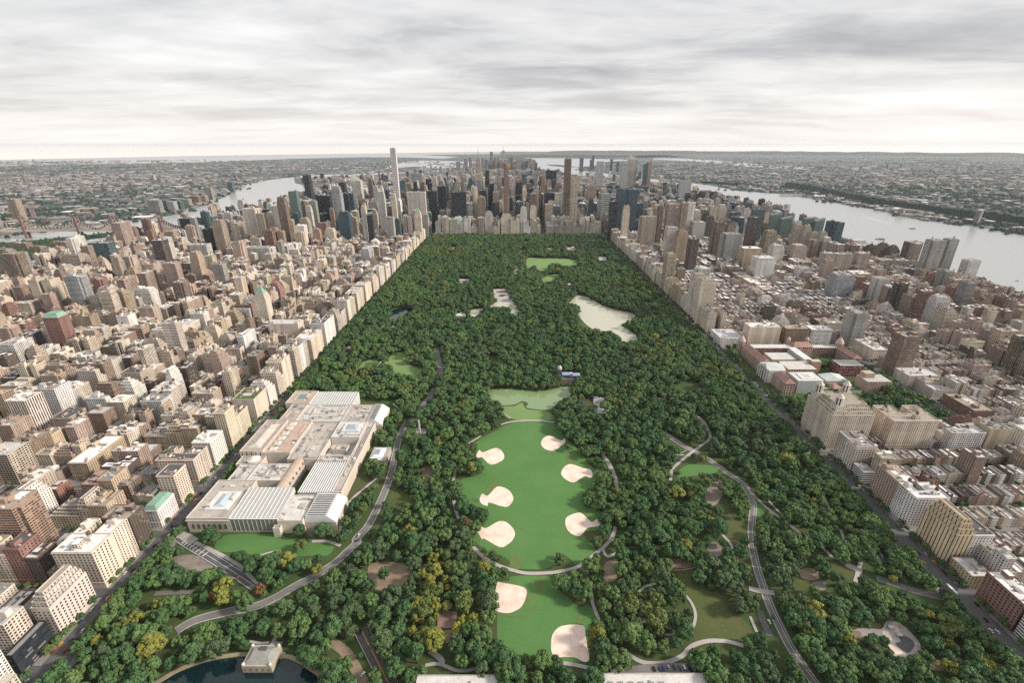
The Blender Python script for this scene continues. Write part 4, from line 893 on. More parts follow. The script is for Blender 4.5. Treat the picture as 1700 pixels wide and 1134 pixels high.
NH = sum(1 for s, r in IND if s['name'] == 'apartment_building')+1
apts = sorted([s for s in LOTS if s['kind'] == 'apartment' and visible_enough(s)], key=lambda s: dist(s)/(s['h']+12)**.35)
offs = sorted([s for s in LOTS if s['kind'] == 'office' and visible_enough(s)], key=lambda s: dist(s)/max(10, s['h'])**.8)
NO = sum(1 for s, r in IND if s['name'] == 'office_tower')
pick = apts[:296-NH]; picko = offs[:150]
pickr = sorted([s for s in ROWS if inframe((s['x0']+s['x1'])/2, s['y0'], s['h'], -6)], key=dist)[:290]
ids = set(map(id, pick+picko+pickr))
for s in pick+picko+pickr: s['px'], s['py'] = (s['x0']+s['x1'])/2, (s['y0']+s['y1'])/2
relabel(pick, lambda s: f"{size(s)} {CW[s['ck']].replace(' ', '-')} apartment block with {RW[s['rk']]} roof", BL, 'block')
relabel(picko, lambda s: f"{size(s)} {CW[s['ck']].replace(' ', '-')} office building with {RW[s['rk']]} roof", BL, 'one')
relabel(pickr, lambda s: f"narrow {CW[s['ck']].replace(' ', '-')} row house with {RW[s['rk']]} roof", BL, 'house')
for s in pick: s.update(name='apartment_building', cat='apartment building', group='apartment blocks of the city grid'); building(s)
for s in picko: s.update(name='office_tower', cat='office tower', group='midtown office buildings'); building(s)
def row_parts(s, W, Rf, Ch):
    x0, x1, y0, y1, h = s['x0'], s['x1'], s['y0'], s['y1'], s['h']
    W.walls(x0, x1, y0, y1, 0, h, s['c'], WS['punch'], 2.0, 3.3); W.walls(x0, x1, y0, y1, h, h+.7, s['c'], NOW, mt='stone'); W.ring(x0, x1, y0, y1, h, .7, .3, s['c']); Rf.top(x0+.3, x1-.3, y0+.3, y1-.3, h, s['r'])
    a = R.uniform(x0+.6, x1-2.6); b = R.uniform(y0+1, y1-4)
    Ch.box(a, a+R.uniform(1.2, 2), b, b+R.uniform(1.5, 3), h, h+R.uniform(1.2, 2.6), R.choice(((.3, .18, .13), (.2, .19, .18), (.5, .48, .45), (.12, .12, .12))), mt='stone', tmt='stone')
    if R.random() < .6: a = R.uniform(x0+.5, x1-1.6); b = R.uniform(y0+1, y1-3); Ch.box(a, a+1, b, b+1.6, h, h+.6, (.12, .13, .14), mt='gloss', tmt='gloss')
for s in pickr:
    cx, cy = s['px'], s['py']; root = thing('row_house', cx, cy, s['label'], 'row house', 'row houses on side streets')
    W, Rf, Ch = MB(cx, cy), MB(cx, cy), Each(cx, cy); row_parts(s, W, Rf, Ch); W.build('wall', root); Rf.build('roof', root); Ch.build('roof_hatch', root)
def mass(name, label, cat, specs, rows=False):
    m = MB()
    for s in specs:
        d = (s['y0']+s['y1'])/2
        if rows:
            if d < 1300: row_parts(s, m, m, m)
            else: m.box(s['x0'], s['x1'], s['y0'], s['y1'], 0, s['h'], s['c'], WS['punch'], s['r'], 2.0)
        else:
            t = []; gen(s, m, m, m, t, full=d < 1300, par=d < 1500)
            if d < 2000:
                for q in t[:2]: tank(m, *q)
    o = m.build(name); return tag(o, label, cat, kind='stuff')
mass('remaining_apartment_blocks', 'dense mass of farther apartment blocks filling both sides of the park', 'city blocks', [s for s in LOTS if s['kind'] == 'apartment' and id(s) not in ids])
mass('remaining_offices', 'hazy mass of lower buildings stretching to the tip of the island', 'city blocks', [s for s in LOTS if s['kind'] == 'office' and id(s) not in ids])
mass('remaining_row_houses', 'continuous ranks of low row houses with pale roofs on farther side streets', 'row houses', [s for s in ROWS if id(s) not in ids], True)
# ------------------------------------------------------------------ ground, rivers, far land
def sheet(name, pts, z, mt, label=None, cat=None, kind='structure'):
    m = MB(); m.poly(pts, z, (1, 1, 1), mt); o = m.build(name); o['kind'] = kind
    if label: o['label'] = label; o['category'] = cat
    return o
def land_mat():
    m, nt, b = mat('far land'); n = N(nt); p = pos(n)
    vor = n('ShaderNodeTexVoronoi', {'Vector': p, 'Scale': .016, 'Randomness': 1.0}); vc = n('ShaderNodeSeparateColor', {0: vor.outputs['Color']})
    roofs = n.ramp(vc.outputs[0], [(.0, (.035, .05, .05)), (.35, (.07, .075, .075)), (.6, (.13, .12, .115)), (.82, (.20, .19, .185)), (.95, (.50, .49, .48))])
    tr = n.noise(p, .0016, 5, .7); tr2 = n.noise(p, .012, 2)
    f = n.math('GREATER_THAN', n.math('MULTIPLY_ADD', tr2, .55, n.math('MULTIPLY', tr, .65)), .585)
    c = n.mix(f, roofs, (.032, .050, .042, 1))
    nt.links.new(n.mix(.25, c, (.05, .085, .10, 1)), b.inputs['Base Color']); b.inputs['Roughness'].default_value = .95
    return m
M['land'] = land_mat(); M['landd'] = flat_mat('distant dark land', [(.3, (.03, .045, .04)), (.7, (.09, .09, .08))], .0006, .95)
HZ = [(-260, 268.5), (0, 265), (350, 258), (600, 254.5), (850, 251), (1100, 251.5), (1400, 256), (1700, 261), (1960, 265)]
def hzy(px): return interp(px, HZ)
def ground():      # finite plain whose far edge is the horizon
    pts = [G(p, hzy(p)) for p in range(-260, 1961, 30)]
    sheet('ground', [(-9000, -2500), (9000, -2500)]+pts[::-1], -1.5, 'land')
ground()
er = [(ER(y), y) for y in range(600, 7600, 150)]
eshore = [G(*p) for p in ((500, 292), (440, 299), (410, 306), (385, 321), (340, 341), (285, 357), (235, 364), (200, 369))]+[(-2600, 2350), (-2650, 1500), (-2650, 600)]
sheet('river', er+[(-2600, 7300), (-3150, 7400)]+eshore, -.9, 'river')
sheet('river', [(-3150, 7400), (-2600, 7300), (-2300, 7500), (-1500, 8300), (-700, 9200), (-150, 9800), (0, 10200), (-500, 10100), (-1100, 9300), (-1900, 8400), (-2600, 7900)], -.88, 'river')
hr = [(HRv(y), y) for y in range(300, 9900, 150)]
nj = [G(*p) for p in ((1760, 397), (1700, 390), (1640, 379), (1560, 369), (1541, 367), (1500, 358), (1440, 345), (1382, 336), (1340, 328), (1291, 321.5), (1230, 317), (1171, 306), (1100, 299), (1050, 293), (1000, 286.5), (965, 283.5), (958, 279), (985, 275))]
bay = [G(*p) for p in ((1010, 268), (1060, 265.5), (1000, 263.5), (920, 261.5), (870, 262), (845, 266), (858, 276))]
sheet('river', [(4200, 300)]+nj+bay+[(0, 10400), (250, 9950)]+hr[::-1], -.86, 'river')
sheet('ocean', [G(*p) for p in ((-250, 283), (0, 275), (120, 273), (350, 268.5), (480, 263.5), (600, 260.5), (680, 261), (735, 263), (760, 260), (700, 256.8), (830, 255), (830, 251.6), (700, 253.3), (600, 254.7), (350, 258.2), (170, 261.8), (0, 265.2), (-250, 268.6))], -.8, 'river')
sheet('ocean', [G(*p) for p in ((640, 280), (690, 276), (735, 281), (775, 278), (790, 268), (700, 266), (655, 270))], -.79, 'river')
sheet('island', [G(*p) for p in ((905, 272.5), (930, 273.2), (960, 277), (940, 277.5), (915, 275))], -.6, 'landd'); sheet('island', [G(*p) for p in ((970, 276), (1000, 277.5), (985, 278.6), (965, 278))], -.6, 'landd')
sheet('bay', [G(*p) for p in ((1085, 262), (1140, 263), (1200, 267), (1260, 272), (1335, 277), (1330, 280), (1240, 276), (1160, 268), (1085, 264.5))], -.7, 'river')
sheet('marsh', [G(*p) for p in ((1470, 297), (1560, 295), (1700, 296), (1760, 300), (1760, 318), (1640, 310), (1480, 309))], -.7, 'marsh')
for P in (((1482, 299), (1540, 296), (1563, 297.5), (1550, 300)), ((1483, 303), (1520, 303), (1546, 309), (1500, 307)), ((1565, 306), (1620, 309), (1618, 312), (1570, 309)), ((1620, 296), (1650, 296.5), (1645, 299), (1625, 299))): sheet('lagoon', [G(*p) for p in P], -.5, 'river')
# hills: the long dark ridge west of the western river and the low hills on the skyline
def ridge(name, line, w, h, mt, seed):
    r = random.Random(seed); m = MB(); n = len(line); prev = None
    for (x, y) in line:
        cur = [(x, y, -1), (x+w*.15, y+w*.10, h*r.uniform(.75, 1)), (x+w*.6, y+w*.4, h*r.uniform(.8, 1.1)), (x+w, y+w*.7, -1)]
        if prev:
            for i in range(3): m.face([prev[i], cur[i], cur[i+1], prev[i+1]], mt, (1, 1, 1))
        prev = cur
    o = m.build(name); o['kind'] = 'structure'; return o
M['wood'] = flat_mat('wooded slope', [(.3, (.016, .032, .026)), (.7, (.034, .055, .042))], .02, .95, .12)
def dens(pts, k):
    out = []
    for (a, b), (c, d) in zip(pts, pts[1:]):
        for i in range(k): out.append((a+(c-a)*i/k, b+(d-b)*i/k))
    return out+[pts[-1]]
ridge('hills', dens([G(*p) for p in ((1780, 384), (1700, 375), (1640, 366), (1560, 357), (1480, 345), (1420, 333), (1385, 325), (1345, 316), (1300, 310))], 12), 130, 52, 'wood', 1)
ridge('hills', dens([G(*p) for p in ((1160, 303.5), (1200, 306), (1215, 308))], 8), 120, 25, 'wood', 2)
ridge('hills', dens([(1800, 27500), (5000, 27000), (9000, 25000), (13000, 23000), (17500, 19500), (21500, 15000)], 10), 2500, 130, 'landd', 3)
ridge('hills', dens([(-700, 18500), (1500, 17800), (4000, 17500)], 10), 2600, 90, 'landd', 4)
# eastern channel island
isl = [G(*p) for p in ((300, 373), (240, 378.5), (150, 389), (60, 398), (-60, 408), (-80, 450), (0, 446), (62, 430), (88, 411), (150, 397), (240, 384))]
sheet('island', isl, -.6, 'wood')
# Manhattan bedrock slab: streets
sheet('street', [(ER(y)+1, y) for y in range(150, 9801, 150)]+[(HRv(y)-1, y) for y in range(9800, 149, -150)], 0, 'asphalt')
mp = MB(); my = MB()
for (xa, xb, ya, yb) in BLOCKS:
    if not (inframe(xa, ya, 0, 200) or inframe(xb, yb, 0, 200)) or xa < ER(ya)+4 or xb > HRv(ya)-4: continue
    mp.box(xa-3.5, xb+3.5, ya-3.5, yb+3.5, .0, .15, (1, 1, 1), mt='pave', tmt='pave')
for (xa, xb) in ((-389.5, -384), (434, 439.5)): mp.box(xa, xb, 120, st(59)-20, 0, .15, (1, 1, 1), mt='pave', tmt='pave')
struct(mp.build('pavement'))
for (x0, x1, y0, y1) in YARDS:
    if inframe(x0, y0, 0, 100) and y0 < 2300 and free(x0, x1, y0, y1, 3): my.top(x0, x1, y0, y1, .22, (1, 1, 1), 'grass')
struct(my.build('garden_ground'))
# ------------------------------------------------------------------ the park floor
PX0, PX1 = -384.0, 434.0
sheet('park_ground', [(PX0, 120), (PX1, 120), (PX1, st(59)-10), (PX0, st(59)-10)], .05, 'grass')
sheet('museum_park_ground', [(468, 672), (722, 672), (722, 970), (468, 970)], .25, 'grass')
GX0, GY0, CELL = -440, 120, 2.0
GW, GH = 600, 1160
gx, gy = np.meshgrid(GX0+CELL*(np.arange(GW)+.5), GY0+CELL*(np.arange(GH)+.5))
OPEN = np.zeros((GH, GW), bool)
def mark_poly(P, grow=0):
    P = np.array(P); c = np.zeros(gx.shape, bool); j = len(P)-1
    for i in range(len(P)):
        xi, yi = P[i]; xj, yj = P[j]
        if yi != yj: c ^= ((yi > gy) != (yj > gy)) & (gx < (xj-xi)*(gy-yi)/(yj-yi)+xi)
        j = i
    OPEN[c] = True
def mark_line(L, w):
    for (a, b), (c, d) in zip(L, L[1:]):
        x0, x1, y0, y1 = min(a, c)-w, max(a, c)+w, min(b, d)-w, max(b, d)+w
        i0, i1 = max(0, int((x0-GX0)/CELL)), min(GW, int((x1-GX0)/CELL)+2); j0, j1 = max(0, int((y0-GY0)/CELL)), min(GH, int((y1-GY0)/CELL)+2)
        if i0 >= i1 or j0 >= j1: continue
        X, Y = gx[j0:j1, i0:i1], gy[j0:j1, i0:i1]; l2 = (c-a)**2+(d-b)**2+1e-9
        t = np.clip(((X-a)*(c-a)+(Y-b)*(d-b))/l2, 0, 1)
        OPEN[j0:j1, i0:i1] |= np.hypot(X-a-t*(c-a), Y-b-t*(d-b)) < w
def is_open0(x, y):
    i = int((x-GX0)/CELL); j = int((y-GY0)/CELL)
    return 0 <= i < GW and 0 <= j < GH and OPEN[j, i]
ZC = [.06]
def nz(): ZC[0] += .004; return ZC[0]
def smooth(L, n=6):
    if len(L) < 3: return dens(L, n)
    P = [L[0]]+list(L)+[L[-1]]; out = []
    for i in range(1, len(P)-2):
        p0, p1, p2, p3 = P[i-1:i+3]
        for k in range(n):
            t = k/n
            out.append(tuple(.5*((2*p1[a])+(-p0[a]+p2[a])*t+(2*p0[a]-5*p1[a]+4*p2[a]-p3[a])*t*t+(-p0[a]+3*p1[a]-3*p2[a]+p3[a])*t**3) for a in (0, 1)))
    return out+[L[-1]]
def closed(P, n=4):
    P = list(P); m = len(P); out = []
    for i in range(m):
        p0, p1, p2, p3 = P[i-1], P[i], P[(i+1) % m], P[(i+2) % m]
        for k in range(n):
            t = k/n
            out.append(tuple(.5*((2*p1[a])+(-p0[a]+p2[a])*t+(2*p0[a]-5*p1[a]+4*p2[a]-p3[a])*t*t+(-p0[a]+3*p1[a]-3*p2[a]+p3[a])*t**3) for a in (0, 1)))
    return out
def ribbon(mb, L, w, z, mt, off=0.0, dash=None):
    n = len(L); E = []
    for i, (x, y) in enumerate(L):
        a = L[max(0, i-1)]; b = L[min(n-1, i+1)]; dx, dy = b[0]-a[0], b[1]-a[1]; l = math.hypot(dx, dy) or 1
        nx, ny = -dy/l, dx/l; E.append(((x+nx*(off+w/2), y+ny*(off+w/2), z), (x+nx*(off-w/2), y+ny*(off-w/2), z)))
    for i in range(n-1):
        if dash and i % dash: continue
        mb.face([E[i][1], E[i+1][1], E[i+1][0], E[i][0]], mt, (.7, .7, .68))
def path(name, L, w, mt='pathc', clear=1.5, sm=True):
    w *= .86 if w < 8 else 1
    L = smooth(L) if sm else L; m = MB(); ribbon(m, L, w, nz(), mt); struct(m.build(name)); 
    if clear is not None: mark_line(L, w/2+clear)
    return L
n1, n2, n3, n4, n5, n6, n7, n8 = (700, 880), (700, 630), (1000, 880), (1000, 660), (1320, 880), (380, 880), (100, 880), (480, 640)
K = 4.466
def q(o, *pts, s=K): return Q(*o, s, pts)
def wallrib(mb, L, off, w, h, c, mt='stone'):
    ribbon(mb, L, w, h, mt, off); n = len(L); k0 = len(mb.f)-(n-1)
    for i in range(n-1):
        f = [mb.v[j] for j in mb.f[k0+i]]; a_, b_, c_, d_ = f
        mb.face([(a_[0], a_[1], 0), (b_[0], b_[1], 0), b_, a_], mt, c); mb.face([(c_[0], c_[1], 0), (d_[0], d_[1], 0), d_, c_], mt, c)
    for i in range(len(mb.c)): mb.c[i] = c
# open meadows
LAWNS = [q(n2, (610, 345), (720, 312), (830, 306), (985, 318), (1020, 370), (1060, 430), (1130, 490), (1190, 560), (1260, 650), (1330, 690), (1300, 740), (1280, 800), (1230, 815), (1190, 880), (1210, 940), (1290, 965), (1350, 1010), (1330, 1110), (1200, 1130), (1240, 1210), (1290, 1260), (1260, 1295), (1150, 1370), (1100, 1330), (1010, 1290), (950, 1400), (660, 1400), (660, 1360), (600, 1310), (500, 1280), (400, 1210), (390, 1170), (470, 1060), (430, 950), (300, 900), (262, 760), (440, 700), (440, 600), (400, 540), (395, 480), (450, 430), (540, 385)),
         q(n1, (670, 345), (940, 345), (985, 420), (1090, 500), (1170, 575), (1240, 560), (1320, 680), (1230, 705), (1240, 850), (1245, 950), (1110, 990), (960, 940), (800, 930), (580, 890), (560, 640), (538, 560), (556, 400), (650, 380)),
         q(n2, (590, 205), (690, 198), (745, 172), (780, 222), (920, 235), (975, 270), (985, 300), (830, 302), (700, 300), (650, 280), (610, 260)),
         q(n7, (1230, 40), (1600, 35), (1680, 60), (1830, 70), (1990, 80), (2030, 130), (1980, 190), (1880, 190), (1700, 200), (1620, 160), (1480, 190), (1330, 170), (1150, 150)),
         q(n3, (560, 310), (680, 300), (650, 400), (720, 430), (840, 470), (960, 490), (1000, 620), (1080, 700), (1100, 780), (980, 815), (850, 812), (760, 820), (690, 850), (690, 700), (690, 620), (640, 500), (590, 420)),
         q(n3, (190, 830), (270, 900), (470, 930), (560, 930), (450, 975), (300, 960), (210, 900)), q(n4, (640, 500), (740, 500), (850, 512), (835, 560), (650, 585), (560, 600), (570, 540)),
         q(n4, (850, 790), (950, 760), (955, 900), (1085, 930), (1080, 1000), (1020, 1090), (960, 1090), (900, 1000), (910, 880)), q(n4, (1110, 745), (1215, 835), (1150, 890), (1130, 800)),
         q(n8, (850, 430), (900, 470), (890, 520), (840, 560), (825, 520)), q(n8, (790, 750), (900, 820), (1000, 800), (940, 840), (850, 890), (740, 920), (680, 1050), (640, 1134), (605, 1134), (700, 950), (760, 800)),
         Q(500, 500, 5.667, ((590, 570), (730, 545), (715, 605), (600, 630), (530, 655))), Q(500, 500, 5.667, ((770, 580), (880, 500), (980, 480), (1000, 560), (1060, 620), (1180, 640), (1100, 690), (960, 700), (850, 680), (860, 620))),
         Q(740, 400, 5.667, ((770, 160), (900, 162), (1120, 165), (1245, 190), (1235, 228), (1130, 236), (1000, 208), (945, 285), (870, 272), (830, 235), (750, 262))), Q(740, 400, 5.667, ((900, 350), (1060, 308), (1085, 330), (950, 395))),
         q(n5, (0, 370), (110, 380), (130, 440), (60, 480), (0, 430)), q(n5, (250, 280), (380, 280), (450, 350), (430, 380), (330, 340))]
for i, P in enumerate(LAWNS):
    P = closed(P, 3); sheet('lawn', P, nz(), 'meadow' if i in (4, 5, 7, 10, 15, 16) else ('lawnp' if i in (2, 11, 12, 13, 14) else 'lawn')); mark_poly(P)
for P in (q(n4, (820, 615), (905, 640), (890, 720), (850, 790), (800, 800), (760, 730)), q(n3, (790, 110), (840, 90), (900, 160), (850, 200), (780, 160)), q(n5, (120, 400), (210, 380), (230, 440), (150, 455)), q(n7, (850, 200), (1000, 190), (1130, 270), (1080, 310), (930, 290), (860, 260)), q(n6, (560, 0), (620, 0), (660, 40), (600, 50))):
    P = closed(P); sheet('bare_rock_ground', P, nz(), 'rock'); mark_poly(P)
for P in (q(n6, (1050, 250), (1330, 260), (1340, 370), (1200, 450), (1060, 420)), q(n8, (990, 600), (1080, 610), (1060, 690), (1010, 760)), q(n3, (1480, 290), (1600, 300), (1600, 370), (1480, 360)), q(n1, (1360, 250), (1450, 230), (1450, 360), (1360, 380)), q(n3, (460, 210), (650, 240), (640, 280), (500, 280)), q(n5, (990, 980), (1090, 970), (1120, 1040), (1010, 1040))):
    P = closed(P); sheet('bare_earth', P, nz(), 'dirt'); mark_poly(P)
M['worn'] = flat_mat('worn grass', [(.3, (.085, .15, .04)), (.6, (.12, .165, .055)), (.8, (.24, .22, .11))], .12, .95, .5)
for P in (q(n1, (655, 205), (735, 190), (745, 280), (670, 290)), q(n1, (850, 360), (920, 365), (880, 470), (855, 470)), q(n1, (775, 460), (830, 500), (770, 580), (860, 560), (850, 580), (760, 600)), q(n1, (570, 625), (680, 632), (775, 640), (770, 652), (640, 645)), q(n2, (480, 1045), (590, 1035), (690, 1080), (780, 1130), (770, 1134), (660, 1075), (580, 1048)), q(n1, (475, 185), (550, 120), (560, 126), (485, 192)), q(n2, (1080, 570), (1140, 570), (1130, 620), (1070, 620)), q(n2, (500, 765), (590, 765), (560, 800), (480, 850)), q(n2, (1180, 960), (1270, 990), (1250, 1020), (1180, 1000)), q(n1, (1160, 640), (1200, 640), (1190, 700), (1150, 700)), q(n2, (900, 1010), (1000, 1015), (995, 1022), (905, 1017)), q(n2, (890, 540), (1010, 545), (1005, 552), (895, 548))):
    sheet('worn_grass', closed(P, 3), nz(), 'worn')
INF = [((405, 560), (430, 525), (455, 542), (545, 510), (592, 530), (612, 570), (598, 602), (512, 635), (450, 580), (415, 585)), ((885, 470), (902, 438), (950, 417), (1030, 455), (1060, 438), (1066, 466), (1040, 490), (980, 530), (920, 520), (892, 496)),
       ((1035, 690), (1060, 648), (1110, 630), (1200, 660), (1250, 668), (1268, 710), (1250, 735), (1210, 718), (1130, 766), (1072, 746), (1040, 716)), ((430, 890), (450, 848), (490, 865), (560, 797), (642, 820), (680, 880), (660, 927), (615, 948), (500, 915), (490, 940), (445, 925)),
       ((1065, 1065), (1080, 1020), (1160, 990), (1200, 1005), (1260, 1060), (1300, 1038), (1335, 1070), (1300, 1092), (1230, 1105), (1190, 1150), (1160, 1166), (1110, 1146), (1075, 1108)), ((408, 1118), (440, 1092), (478, 1105), (575, 1053), (642, 1070), (690, 1132), (680, 1185), (640, 1225), (580, 1247), (462, 1182), (450, 1192), (425, 1150)),
       ((560, 1513), (590, 1510), (760, 1546), (776, 1606), (742, 1686), (690, 1722), (630, 1737), (548, 1716), (540, 1636)), ((960, 1946), (976, 1886), (1040, 1831), (1195, 1828), (1215, 1906), (1230, 1986), (1242, 2082), (1200, 2098), (1130, 2065), (1000, 2062), (964, 2026))]
for P in INF:
    P = q(n2, *P); cx, cy = sum(a for a, b in P)/len(P), sum(b for a, b in P)/len(P)
    P = closed(P, 3); sheet('ball_field', P, nz(), 'sand'); mark_poly(P)
RP = random.Random(77)
for k in range(16):
    x, y = RP.uniform(-340, 400), RP.uniform(780, 2250); r_ = RP.uniform(6, 12)*(1+y/2600)
    if any(is_open0(x+a, y+b) for a in (-60, 0, 60) for b in (-80, 0, 80)): continue
    P = closed([(x+r_*RP.uniform(.6, 1.3)*math.cos(a*1.047), y+1.7*r_*RP.uniform(.6, 1.3)*math.sin(a*1.047)) for a in range(6)], 3); sheet('lawn', P, nz(), RP.choice(('lawn', 'meadow'))); mark_poly(P)
for k in range(22):
    x, y = RP.uniform(-360, 410), RP.uniform(520 if k > 6 else 240, 2200); a = RP.uniform(0, 6.28); L = [(x, y)]
    for j in range(9):
        a += RP.uniform(-.6, .6); x, y = x+34*math.cos(a), y+34*math.sin(a)
        if not (-375 < x < 428) or (-390 < x < -170 and 415 < y < 750) or y < 215 or is_open0(x, y): break
        L.append((x, y))
    if len(L) > 3: path('path', L, 3.8, 'pathc', .4)
# water in the park
def pond(name, P, mt, n=3):
    P = closed(P, n); sheet(name, P, nz(), mt); mark_poly(P); return P
pond('pond_water', q(n2, (505, 110), (480, 88), (560, 72), (780, 80), (900, 88), (1000, 68), (1060, 55), (1130, 60), (1115, 110), (1040, 160), (985, 200), (930, 228), (780, 213), (790, 180), (742, 163), (690, 188), (590, 193), (560, 160), (510, 150)), 'pond')
pond('pond_water', Q(500, 500, 5.667, ((835, 118), (880, 80), (980, 60), (1040, 75), (1030, 105), (960, 140), (900, 172), (870, 197), (845, 155))), 'resv')
pond('lake_water', Q(900, 480, 5.667, ((240, 130), (285, 98), (350, 50), (480, 108), (600, 168), (800, 218), (875, 250), (820, 310), (740, 335), (820, 390), (890, 440), (885, 492), (740, 492), (730, 450), (640, 395), (560, 400), (480, 380), (400, 320), (340, 240), (350, 185), (320, 150))), 'lake')
pond('lake_water', Q(740, 400, 5.667, ((490, 572), (620, 565), (690, 650), (680, 700), (605, 697), (600, 632), (490, 622), (350, 642), (290, 712), (225, 702), (240, 650), (400, 620))), 'lake')
rv = q(n6, (-1250+490, 1290), (-1250+740, 1140), (-1250+880, 1058), (-1250+1080, 985), (-1250+1250, 955), (130, 945), (370, 955), (480, 978), (600, 1050), (680, 1112), (760, 1230), (800, 1420), (300, 1600), (-600, 1500))
sheet('reservoir_water', smooth(rv[:11], 4)+rv[11:], nz(), 'resv'); mark_poly(rv)
rim = MB(); L = smooth(rv[:12], 5)
wallrib(rim, L, 1.7, 3.4, 1.6, (.30, .26, .17))
o = rim.build('reservoir_wall'); tag(o, 'curved stone rim wall around the dark reservoir basin', 'wall')
mark_line(L, 3)
# roads and paths
MARKS = MB()
ED1 = path('road', q(n8, (880, 255), (820, 380), (790, 500), (760, 640), (720, 760), (650, 920), (580, 1050), (500, 1140))+q(n6, (950, 95), (880, 160), (800, 235), (640, 345), (500, 415), (330, 515), (180, 575))+q(n7, (1230, 615), (1000, 675), (860, 755)), 10.5, 'drive', 2.0)
path('road', q(n8, (970, 175), (1030, 100), (1080, 25)), 9.5, 'drive', 3); path('road', Q(500, 500, 5.667, ((1270, 440), (1290, 530), (1310, 620), (1310, 695))), 10, 'drive', 4); path('road', Q(500, 500, 5.667, ((1265, 820), (1190, 940), (1110, 1035))), 9.5, 'drive', 3)
WD = path('road', q(n4, (450, 258), (600, 360), (700, 410), (800, 470), (940, 570), (1040, 640), (1090, 720), (1118, 800), (1112, 900), (1105, 985))+q(n3, (1108, 60), (1115, 150), (1150, 300), (1190, 420), (1240, 560), (1305, 700), (1385, 860), (1470, 990), (1570, 1134))+q(n5, (260, 1250)), 9.5, 'drive', 2.0)
for LL, ds in ((WD, (-3.6, 3.6, 1.2)), (ED1, (-4.2, 4.2))):
    for off in ds: ribbon(MARKS, LL, .35, nz(), 'plain', off)
TV = path('road', q(n7, (840, 20), (880, 60), (980, 125), (1130, 215), (1300, 325), (1450, 425)), 11, 'asphalt', 2)
for off in (-4.6, 0, 4.6): ribbon(MARKS, TV, .4, nz(), 'plain', off)
for k in range(8): a, b = TV[9+k]; ribbon(MARKS, [(a-1.5, b-3), (a+1.5, b+3)], 1.2, nz(), 'plain')
path('path', q(n7, (1000, 95), (1150, 165), (1320, 262), (1450, 385), (1530, 430)), 4.5); path('plaza', q(n7, (880, 40), (940, 55), (1000, 90)), 9)
TW = path('road', q(n6, (975, 735), (1060, 900), (1180, 1134), (1260, 1300)), 10.5, 'asphalt', 1.5)
mY = MB()
for off in (-.3, .3): ribbon(mY, TW, .4, nz(), 'plain', off)
for i in range(len(mY.c)): mY.c[i] = (.70, .33, .06)
struct(mY.build('road_marking'))
wl = MB(); wallrib(wl, TW, 6.2, .7, 1.3, (.42, .38, .32)); wallrib(wl, TW, -6.2, .7, 1.3, (.42, .38, .32))
tag(wl.build('retaining_wall'), 'pale stone retaining walls lining the sunken road with yellow lines', 'wall')
path('bridle_path', q(n6, (760, 830), (880, 930), (990, 1134), (1040, 1260)), 9, 'dirt', 1)
path('road', q(n3, (1165, 600), (1200, 700), (1245, 795)), 7.5, 'asphalt', 1.5); path('path', q(n3, (1095, 645), (1145, 762)), 3.2, 'pathc', 1); path('plaza', q(n3, (1085, 435), (1160, 455), (1275, 472)), 7)
CR = path('road', q(n5, (1130, 505), (1000, 485), (850, 445), (700, 392), (600, 362)), 9, 'drive', 2.5); path('plaza', q(n5, (375, 258), (495, 315)), 8, 'pathc', 2.5); path('road', q(n5, (270, 205), (320, 225), (380, 260)), 6, 'drive', 2)
path('path', q(n4, (1075, 675), (1200, 805), (1310, 890), (1400, 960), (1500, 1040))+q(n5, (60, 40), (200, 135), (275, 205)), 4.6); path('path', q(n5, (500, 190), (470, 300), (445, 390)), 4.5); path('path', q(n5, (335, 0), (372, 95)), 3.4); path('path', q(n5, (300, 70), (375, 110)), 3)
path('path', q(n4, (505, 620), (520, 535), (600, 460), (660, 412), (745, 350), (800, 300), (772, 215), (740, 170), (690, 130)), 5, 'pathc', 2.5); path('path', q(n4, (512, 425), (605, 430)), 3); path('path', q(n4, (0, 425), (62, 540), (112, 682)), 4.5); path('path', q(n4, (1230, 768), (1340, 885)), 3.4); path('path', q(n4, (1650, 755), (1697, 855)), 3.5); path('path', q(n4, (1610, 810), (1690, 850)), 3)
path('path', q(n4, (70, 1080), (95, 960)), 4.5); path('path', q(n3, (890, 40), (940, 95), (990, 172)), 4); path('path', q(n3, (530, 302), (600, 300), (680, 285)), 2.6, 'dirt')
path('path', q(n2, (588, 338), (640, 322), (700, 312), (830, 307), (990, 320)), 4.6); path('path', q(n2, (612, 262), (662, 292)), 3.6); path('path', q(n2, (335, 312), (400, 337), (462, 362)), 3.6); path('path', q(n2, (348, 478), (440, 422)), 4.6); path('path', q(n2, (262, 640), (235, 760), (235, 880), (272, 1035)), 4.6); path('path', q(n2, (1338, 545), (1400, 640), (1437, 730), (1457, 812)), 4.6)
path('path', q(n1, (378, 125), (440, 190), (510, 238), (590, 275), (665, 300), (780, 325), (950, 322), (1060, 305), (1140, 285), (1215, 238), (1300, 170), (1350, 130), (1400, 75), (1435, 5)), 4.8, 'pathc', 1.2); path('path', q(n1, (1340, 140), (1375, 200), (1445, 178)), 4); path('path', q(n1, (1250, 420), (1268, 550), (1315, 672)), 4)
path('path', q(n1, (25, 1010), (130, 1000), (250, 1045), (330, 1048), (405, 1032)), 3.6); path('path', q(n1, (60, 900), (140, 960), (150, 1000)), 6); path('path', q(n1, (1050, 992), (1180, 1015), (1300, 1048)), 4); path('path', q(n3, (160, 895), (250, 965), (350, 995), (480, 985), (590, 940), (640, 885), (700, 850), (790, 828), (880, 828), (960, 840), (1045, 865)), 4.6)
